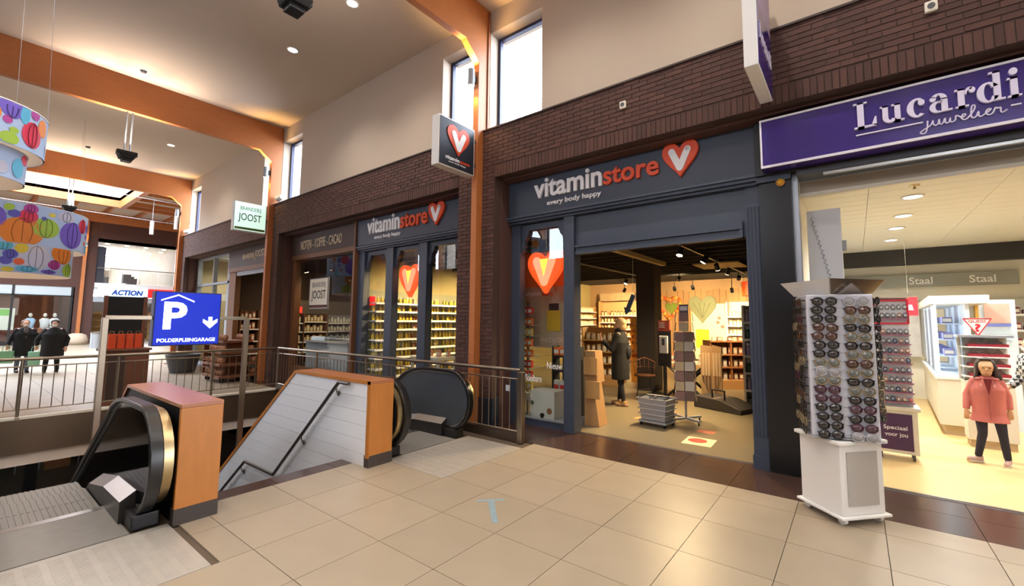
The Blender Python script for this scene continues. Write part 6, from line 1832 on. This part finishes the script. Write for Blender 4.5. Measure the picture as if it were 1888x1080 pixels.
for f, cols, rows in ((0, (-.115, .115), 16), (3, (-.12, .10), 16), (1, (-.16,), 14)):
    Mf = base @ Matrix.Rotation(PI / 2 * f, 4, 'Z')
    for r_ in range(rows):
        for ci, x in enumerate(cols):
            kk = pick[n % 32] if f == 0 else RND.choice((0, 0, 0, 1, 2, 3)); n += 1
            lb, pr = KIND[kk]
            z = 1.79 - .0725 * r_ - (.004 if ci else 0)
            p = Mf @ Vector((x + RND.uniform(-.006, .006), -.262, z))
            side = {0: 'on the tower face toward the escalators', 3: 'on the tower face toward the vitamin shop', 1: 'on the tower face toward the jeweller'}[f]
            rz = math.radians(15) + PI / 2 * f + RND.uniform(-.08, .08)
            if kk not in usedk:
                usedk.add(kk); o = pr; o.location = p; o.rotation_euler = (0, 0, rz)
            else:
                o = copy_tree(pr, None, p, rz)
            colw = ['entrance-side column, ', 'jeweller-side column, '][ci] if f == 0 else ['wall-side column, ', 'hall-side column, '][ci] if f == 3 else ''
            o['label'] = lb + ', ' + ORD[r_] + ' row from top, ' + colw + 'tower face ' + {0: 'toward escalators', 3: 'toward vitamin shop', 1: 'toward jeweller'}[f]
            o.scale = (1.32, 1.2, 1.32)
            o['group'] = 'sunglasses ' + side
            if r_ % 5 == 3: o.rotation_euler = (0, RND.uniform(-.12, .12), rz)

# ================================================================== PEOPLE
def blob(name, build, material, parent, voxel=.012, it=3):
    b = MB(); build(b)
    o = b.build(name, material, parent, True)
    m_ = o.modifiers.new('union', 'REMESH'); m_.mode = 'VOXEL'; m_.voxel_size = voxel; m_.use_smooth_shade = True
    s_ = o.modifiers.new('soft', 'SMOOTH'); s_.factor = .5; s_.iterations = it
    return o
def cap(b, p, q, r0, r1, n=12):
    b.cyl(p, q, r0, r1, n); b.ell(p, (r0,) * 3, n); b.ell(q, (r1,) * 3, n)
def lerp(a, c, t): return tuple(a[i] + (c[i] - a[i]) * t for i in range(3))

def hand(b, wrist, direction, side, s, curl=.5):
    """palm, four fingers and a thumb; direction is where the hand points"""
    d = Vector(direction).normalized()
    a = Vector((0, 1, 0)) if abs(d.z) > .7 else Vector((0, 0, 1))
    wdt = d.cross(a).normalized()           # across the palm
    nrm = wdt.cross(d).normalized()
    w_ = Vector(wrist)
    c0 = w_ + d * .05 * s
    for k in (-1, 0, 1):
        cap(b, tuple(w_ + d * .015 * s + wdt * k * .018 * s), tuple(w_ + d * .08 * s + wdt * k * .024 * s), .016 * s, .014 * s, 8)
    for k, L in enumerate((.060, .072, .068, .054)):
        p = w_ + d * .085 * s + wdt * (-.033 + .022 * k) * s
        q = p + (d * .6 + nrm * .25 * curl) .normalized() * L * .5 * s
        r = q + (d * .5 + nrm * .9 * curl).normalized() * L * .5 * s
        cap(b, tuple(p), tuple(q), .0095 * s, .009 * s, 7); cap(b, tuple(q), tuple(r), .009 * s, .0075 * s, 7)
    p = w_ + d * .03 * s + wdt * (-.03) * s * side
    q = p + (d * .6 - wdt * .8 * side + nrm * .3).normalized() * .035 * s
    r = q + (d * .9 - wdt * .3 * side + nrm * .5).normalized() * .03 * s
    cap(b, tuple(p), tuple(q), .012 * s, .0105 * s, 7); cap(b, tuple(q), tuple(r), .0105 * s, .009 * s, 7)

def person(label, loc, rotz, H, J, skin=SKIN, voxel=.012, head_turn=0.0, hs=1.0):
    """J: joints in metres for a 1.65 m figure facing -y. Keys: hip, kneeL/R, ankL/R, sho, elbL/R, wriL/R, handL/R"""
    t = thing('person', label, 'person', loc, rotz)
    s = H / 1.65
    S = lambda p: tuple(v * s for v in p)
    hw = J.get('hw', .09); sw = J.get('sw', .175)
    hip = J.get('hip', (0, 0, .86)); lean = J.get('lean', 0.0)
    neck = (0, lean, 1.40); head = J.get('head', (0, lean - .015, 1.53))
    def body(b):
        b.ell(S((hip[0], hip[1], hip[2] + .04)), S((.155, .115, .12)), 14)
        cap(b, S((0, hip[1], .98)), S((0, lean * .7, 1.22)), .115 * s, .125 * s)
        b.ell(S((0, lean * .8, 1.27)), S((.165, .11, .13)), 14)
        cap(b, S((-sw + .025, lean, 1.34)), S((sw - .025, lean, 1.34)), .055 * s, .055 * s)
        cap(b, S(neck), S((head[0], head[1] + .01, head[2] - .06)), .052 * s, .048 * s)
        # head: skull, jaw, nose, brow, ears
        M_ = Matrix.Translation(S(head)) @ Matrix.Rotation(head_turn, 4, 'Z') @ Matrix.Scale(hs, 4)
        b.ell((0, 0, .01 * s), S((.075, .092, .10)), 16, M_)
        b.ell((0, -.022 * s, -.06 * s), S((.055, .062, .055)), 14, M_)
        b.ell((0, -.095 * s, -.018 * s), S((.013, .018, .02)), 10, M_)
        b.ell((0, -.085 * s, .022 * s), S((.05, .012, .012)), 10, M_)
        b.ell((0, -.082 * s, -.062 * s), S((.022, .012, .009)), 10, M_)
        for sx in (-1, 1):
            b.ell((sx * .077 * s, .008 * s, -.012 * s), S((.01, .02, .03)), 10, M_)
        for sd, sg in (('L', 1), ('R', -1)):
            cap(b, S((sg * hw, hip[1], hip[2])), S(J['knee' + sd]), .082 * s, .055 * s)
            cap(b, S(J['knee' + sd]), S(J['ank' + sd]), .054 * s, .036 * s)
            a = J['ank' + sd]; td = J.get('toe' + sd, (0, -1))
            cap(b, S((a[0] - td[0] * .04, a[1] - td[1] * .04, a[2] - .04)), S((a[0] + td[0] * .14, a[1] + td[1] * .14, a[2] - .05)), .032 * s, .026 * s)
            cap(b, S((sg * sw, lean, 1.34)), S(J['elb' + sd]), .048 * s, .038 * s)
            cap(b, S(J['elb' + sd]), S(J['wri' + sd]), .037 * s, .026 * s)
            hand(b, S(J['wri' + sd]), J.get('hand' + sd, (0, -.1, -1)), sg, s)
    bo = blob('body', body, skin, t, voxel)
    Mh = Matrix.Translation(S(head)) @ Matrix.Rotation(head_turn, 4, 'Z') @ Matrix.Scale(hs, 4)
    for sx in (-1, 1):
        MB().ell((sx * .030 * s, -.083 * s, .002 * s), S((.012, .006, .007)), 10, Mh).build('eye', mat('eye_dark', (50, 36, 30), .2), bo, True)
    return t, s, S, J

def coat(t, s, J, material, hem, flare, top=1.40, lean=0.0, r=1.0, sleeves=True, voxel=.013, name='coat'):
    S = lambda p: tuple(v * s for v in p)
    def f(b):
        rings = [(0, J.get('hemy', 0) * s, hem * s, .20 * flare * s, .155 * flare * s), (0, J.get('hemy', 0) * .6 * s, (hem + .9) / 2 * s, .195 * r * s, .15 * r * s), (0, 0, .98 * s, .185 * r * s, .145 * r * s), (0, lean * .7 * s, 1.2 * s, .20 * r * s, .15 * r * s), (0, lean * s, 1.34 * s, (J.get('sw', .175) + .005) * s, .12 * s), (0, lean * s, (top + .02) * s, .085 * s, .085 * s)]
        b.loft(rings, 20)
        if sleeves:
            for sd, sg in (('L', 1), ('R', -1)):
                cap(b, S((sg * J.get('sw', .175), lean, 1.33)), S(J['elb' + sd]), .062 * s, .056 * s)
                e, w_ = J['elb' + sd], J['wri' + sd]
                b.ell(S(e), (.06 * s,) * 3, 12)
                b.cyl(S(e), S(lerp(e, w_, .93)), .058 * s, .046 * s, 12)
    return blob(name, f, material, t, voxel)

def trousers(t, s, J, material, k=1.0, voxel=.012):
    S = lambda p: tuple(v * s for v in p)
    hip = J.get('hip', (0, 0, .86)); hw = J.get('hw', .09)
    def f(b):
        b.ell(S((hip[0], hip[1], hip[2] + .03)), S((.165, .125, .12)), 14)
        for sd, sg in (('L', 1), ('R', -1)):
            cap(b, S((sg * hw, hip[1], hip[2] - .02)), S(J['knee' + sd]), .092 * s * k, .066 * s * k)
            a = J['ank' + sd]
            b.cyl(S(J['knee' + sd]), S((a[0], a[1], a[2] + .01)), .066 * s * k, .05 * s * k, 12)
    return blob('trousers', f, material, t, voxel)

def shoes(t, s, J, material, sole):
    for sd in 'LR':
        a = J['ank' + sd]; td = Vector(J.get('toe' + sd, (0, -1))).normalized()
        p = J.get('pitch' + sd, 0)
        M_ = Matrix.Translation(tuple(v * s for v in (a[0], a[1], a[2] - .08))) @ Matrix.Rotation(math.atan2(td.x, -td.y), 4, 'Z') @ Matrix.Rotation(p, 4, 'X')
        sh = blob('shoe', lambda b: (b.ell((0, -.10 * s, .045 * s), (.042 * s, .075 * s, .036 * s), 12, M_), b.ell((0, .0, .055 * s), (.042 * s, .07 * s, .05 * s), 12, M_), b.cyl(tuple(M_ @ Vector((0, .01 * s, .05 * s))), tuple(M_ @ Vector((0, .015 * s, .11 * s))), .044 * s, .046 * s, 12)), material, t, .008, 2)
        MB().loft([(0, -.045 * s, 0.0, .043 * s, .125 * s), (0, -.045 * s, .022 * s, .045 * s, .128 * s)], 18, M_).build('sole', sole, sh)

def bag(label, loc, c, w=.3, h=.34, d=.1, rz=0.0):
    b = thing('shopping_bag', label, 'bag', loc, rz)
    mt = mat('bag_%d_%d' % (c[0], c[1]), c, .6, var=.08, scale=6)
    q = MB().add([(-w * .45, -d / 2, 0), (w * .45, -d / 2, 0), (w * .45, d / 2, 0), (-w * .45, d / 2, 0), (-w / 2, -d * .3, h), (w / 2, -d * .3, h), (w / 2, d * .3, h), (-w / 2, d * .3, h)],
                 [(3, 2, 1, 0), (0, 1, 5, 4), (1, 2, 6, 5), (2, 3, 7, 6), (3, 0, 4, 7), (4, 5, 6, 7)])
    q.build('bag_body', mt, b, bevel=.015)
    for s in (-1, 1): MB().tube([(-.07, s * d * .25, h), (-.06, s * d * .15, h + .14), (.06, s * d * .15, h + .14), (.07, s * d * .25, h)], .006, 5).build('bag_handle', mt, b)
    return b

BLK = mat('black_cloth', (16, 16, 18), .85, var=.15, scale=14)
BLK2 = mat('charcoal_cloth', (22, 22, 26), .85, var=.15, scale=14)
# woman in black inside the vitamin shop, in profile, one hand raised
J = dict(kneeL=(.09, .02, .47), kneeR=(-.08, -.01, .47), ankL=(.08, .08, .08), ankR=(-.08, -.05, .08), elbL=(.22, -.10, 1.08), wriL=(.20, -.30, 1.24), handL=(0, -.35, 1),
         elbR=(-.23, .05, 1.08), wriR=(-.21, -.03, .88), handR=(0, -.1, -1))
t, s, S, J = person('person in long black coat with one hand raised inside the vitamin shop', (-3.72, 7.82, 0), -PI / 2 + .15, 1.66, J, voxel=.009)
coat(t, s, J, BLK, .50, 1.08, r=1.12, voxel=.011)
trousers(t, s, J, BLK2, .86)
shoes(t, s, J, mat('tan_suede', (176, 140, 96), .8), mat('tan_sole', (120, 92, 66), .8))
blob('scarf', lambda b: (b.ell(S((0, -.01, 1.42)), S((.10, .10, .07)), 14)), BLK, t, .011)
blob('hair', lambda b: (b.ell(S((0, .02, 1.575)), S((.098, .112, .105)), 16), b.ell(S((0, .045, 1.50)), S((.092, .085, .10)), 14), b.ell(S((0, -.07, 1.62)), S((.06, .05, .035)), 12)),
     mat('sandy_hair', (196, 164, 116), .6, var=.2, scale=30, stretch=(6, 6, 1)), t, .009)
rb_ = blob('backpack_strap', lambda b: b.ell(S((0, .16, 1.02)), S((.10, .06, .13)), 12), BLK2, t, .012)

# girl in pink coat
J = dict(kneeL=(.13, -.03, .50), kneeR=(-.10, -.06, .49), ankL=(.17, .02, .08), ankR=(-.17, -.02, .09), toeL=(-.25, -1), toeR=(-.9, -.6), pitchR=-.12,
         sw=.145, elbL=(.225, .06, 1.10), wriL=(.235, .0, .88), elbR=(-.24, .03, 1.09), wriR=(-.27, -.06, .84), handL=(0, -.2, -1), handR=(0, -.25, -1), head=(0, -.02, 1.55), hw=.10)
t, s, S, J = person('child in pink coat and dark leggings walking in the jeweller shop', (1.20, 7.26, 0), -.08, 1.17, J, mat('child_skin', (206, 160, 120), .6), voxel=.007, hs=1.28)
PK = mat('salmon_pink_coat', (190, 108, 102), .8, var=.10, scale=9)
coat(t, s, J, PK, .68, 1.20, r=1.04, voxel=.009)
trousers(t, s, J, mat('navy_leggings', (34, 34, 52), .8), .95)
shoes(t, s, J, mat('pale_pink_trainer', (198, 168, 164), .7, var=.1, scale=20), WHITE)
HAIRD = mat('dark_brown_hair', (48, 32, 28), .5, var=.25, scale=30, stretch=(6, 6, 1))
blob('hair', lambda b: (b.ell(S((0, .035, 1.60)), S((.125, .125, .125)), 16), b.ell(S((-.105, .0, 1.50)), S((.035, .075, .16)), 12), b.ell(S((.105, .0, 1.50)), S((.035, .075, .16)), 12),
     b.ell(S((0, .10, 1.44)), S((.13, .06, .20)), 14), b.ell(S((-.12, -.02, 1.38)), S((.04, .05, .09)), 10), b.ell(S((.14, -.01, 1.38)), S((.05, .05, .10)), 10), b.ell(S((0, -.06, 1.69)), S((.085, .05, .025)), 10)),
     HAIRD, t, .008)
blob('hood', lambda b: (b.ell(S((0, .09, 1.37)), S((.15, .07, .06)), 14), b.ell(S((-.09, -.06, 1.37)), S((.06, .05, .03)), 10), b.ell(S((.09, -.06, 1.37)), S((.06, .05, .03)), 10)), PK, t, .009)
MB().prism([(-.05 * s, 1.38 * s), (.05 * s, 1.38 * s), (.0, 1.12 * s)], -.178 * s, -.12 * s, 'xz').build('red_jumper', mat('wine_jumper', (120, 34, 38), .8), t)
MB().box(-.008 * s, .008 * s, -.178 * s, -.15 * s, .72 * s, 1.12 * s).build('zip', mat('rose_zip', (170, 96, 94), .7), t)
for x in (-.08, .07): MB().ell(S((x, -.165, 1.27)), S((.012, .012, .03)), 8).build('toggle', mat('pale_toggle', (226, 170, 160), .6), t, True)

# adult at the edge of the jeweller shop
J = dict(kneeL=(.10, -.03, .47), kneeR=(-.10, -.02, .47), ankL=(.11, .02, .08), ankR=(-.10, .02, .08), elbL=(.24, -.04, 1.06), wriL=(.22, -.20, .92), elbR=(-.24, -.06, 1.06), wriR=(-.20, -.24, .94), handL=(0, -.8, -.6), handR=(0, -.8, -.6), lean=-.06, head=(0, -.10, 1.50))
t, s, S, J = person('person in black and white checked jacket with jeans beside the child', (1.72, 7.55, 0), -1.1, 1.50, J, voxel=.011)
def check(name):
    ma = mat(name, (200, 200, 200), .85)
    N, L = ma.node_tree.nodes, ma.node_tree.links
    ck = N.new('ShaderNodeTexChecker'); ck.inputs['Scale'].default_value = 24
    ck.inputs['Color1'].default_value = rgb((40, 42, 44)); ck.inputs['Color2'].default_value = rgb((196, 198, 196))
    tc = N.new('ShaderNodeTexCoord'); L.new(tc.outputs['Object'], ck.inputs['Vector'])
    L.new(ck.outputs['Color'], N['Principled BSDF'].inputs['Base Color'])
    return ma
coat(t, s, J, check('checked_wool'), .72, 1.05, r=1.1, lean=-.06)
trousers(t, s, J, mat('blue_denim', (110, 132, 170), .8, var=.1, scale=20))
shoes(t, s, J, BLK2, WHITE)
blob('hair', lambda b: (b.ell(S((0, -.06, 1.55)), S((.10, .11, .11)), 16), b.ell(S((-.06, -.05, 1.40)), S((.05, .07, .16)), 12), b.ell(S((0, .02, 1.40)), S((.11, .06, .18)), 14)), mat('black_hair', (26, 24, 26), .5), t, .011)
blob('face_mask', lambda b: b.ell(S((0, -.165, 1.455)), S((.06, .04, .045)), 12), WHITE, t, .009)

# two shoppers far away beyond the railing
J1 = dict(kneeL=(.08, -.10, .48), kneeR=(-.09, .04, .46), ankL=(.09, -.12, .08), ankR=(-.08, .16, .11), pitchR=.3, elbL=(.27, -.02, 1.08), wriL=(.25, -.22, 1.26), handL=(0, -.3, 1), elbR=(-.28, .02, 1.06), wriR=(-.34, -.06, .86), hw=.09)
t, s, S, J = person('person in open black coat with grey scarf carrying a green bag', (-20.0, 1.36, 0), PI / 2 + .12, 1.56, J1, voxel=.014)
coat(t, s, J, BLK, .52, 1.15, r=1.2, voxel=.015)
trousers(t, s, J, mat('grey_jeans', (86, 90, 106), .85), 1.0)
shoes(t, s, J, BLK2, BLK)
blob('scarf', lambda b: (b.ell(S((0, -.11, 1.30)), S((.06, .06, .12)), 12), b.ell(S((0, -.14, 1.12)), S((.06, .04, .15)), 12)), mat('grey_scarf', (96, 88, 84), .9), t, .014)
blob('hair', lambda b: (b.ell(S((0, .03, 1.57)), S((.10, .105, .10)), 14), b.ell(S((.0, .06, 1.49)), S((.10, .07, .09)), 12)), mat('grey_brown_hair', (120, 96, 80), .7), t, .013)
blob('face_mask', lambda b: b.ell(S((0, -.085, 1.485)), S((.055, .04, .04)), 12), mat('white_mask', (224, 224, 220), .7), t, .011)
M_ = Matrix.Translation((-20.0, 1.36, 0)) @ Matrix.Rotation(PI / 2 + .12, 4, 'Z')
p = M_ @ Vector((-.34, -.06, .30))
bag('green and white shopping bag held by the person with the grey scarf', p, (110, 160, 120), .34, .36, .12, 1.2)
J2 = dict(kneeL=(.11, -.04, .47), kneeR=(-.11, -.02, .47), ankL=(.13, -.02, .08), ankR=(-.13, .0, .08), elbL=(.31, .0, 1.06), wriL=(.28, -.12, .80), elbR=(-.33, .03, 1.07), wriR=(-.34, .04, .84), hw=.10)
t, s, S, J = person('stout person in black coat and face mask carrying a pale green bag', (-19.3, 1.88, 0), PI / 2 - .1, 1.56, J2, voxel=.014)
coat(t, s, J, BLK, .52, 1.30, r=1.32, voxel=.015)
trousers(t, s, J, BLK2, 1.05)
shoes(t, s, J, BLK2, WHITE)
blob('hair', lambda b: (b.ell(S((0, .02, 1.58)), S((.10, .105, .10)), 14), b.ell(S((0, .06, 1.50)), S((.095, .06, .08)), 12)), mat('black_hair2', (32, 28, 30), .6), t, .013)
blob('face_mask', lambda b: b.ell(S((0, -.085, 1.485)), S((.058, .042, .045)), 12), MATS['white_mask'], t, .011)
M_ = Matrix.Translation((-19.3, 1.88, 0)) @ Matrix.Rotation(PI / 2 - .1, 4, 'Z')
p = M_ @ Vector((-.34, .04, .22))
bag('pale green shopping bag held by the stout person in black', p, (150, 206, 176), .26, .42, .1, 1.5)
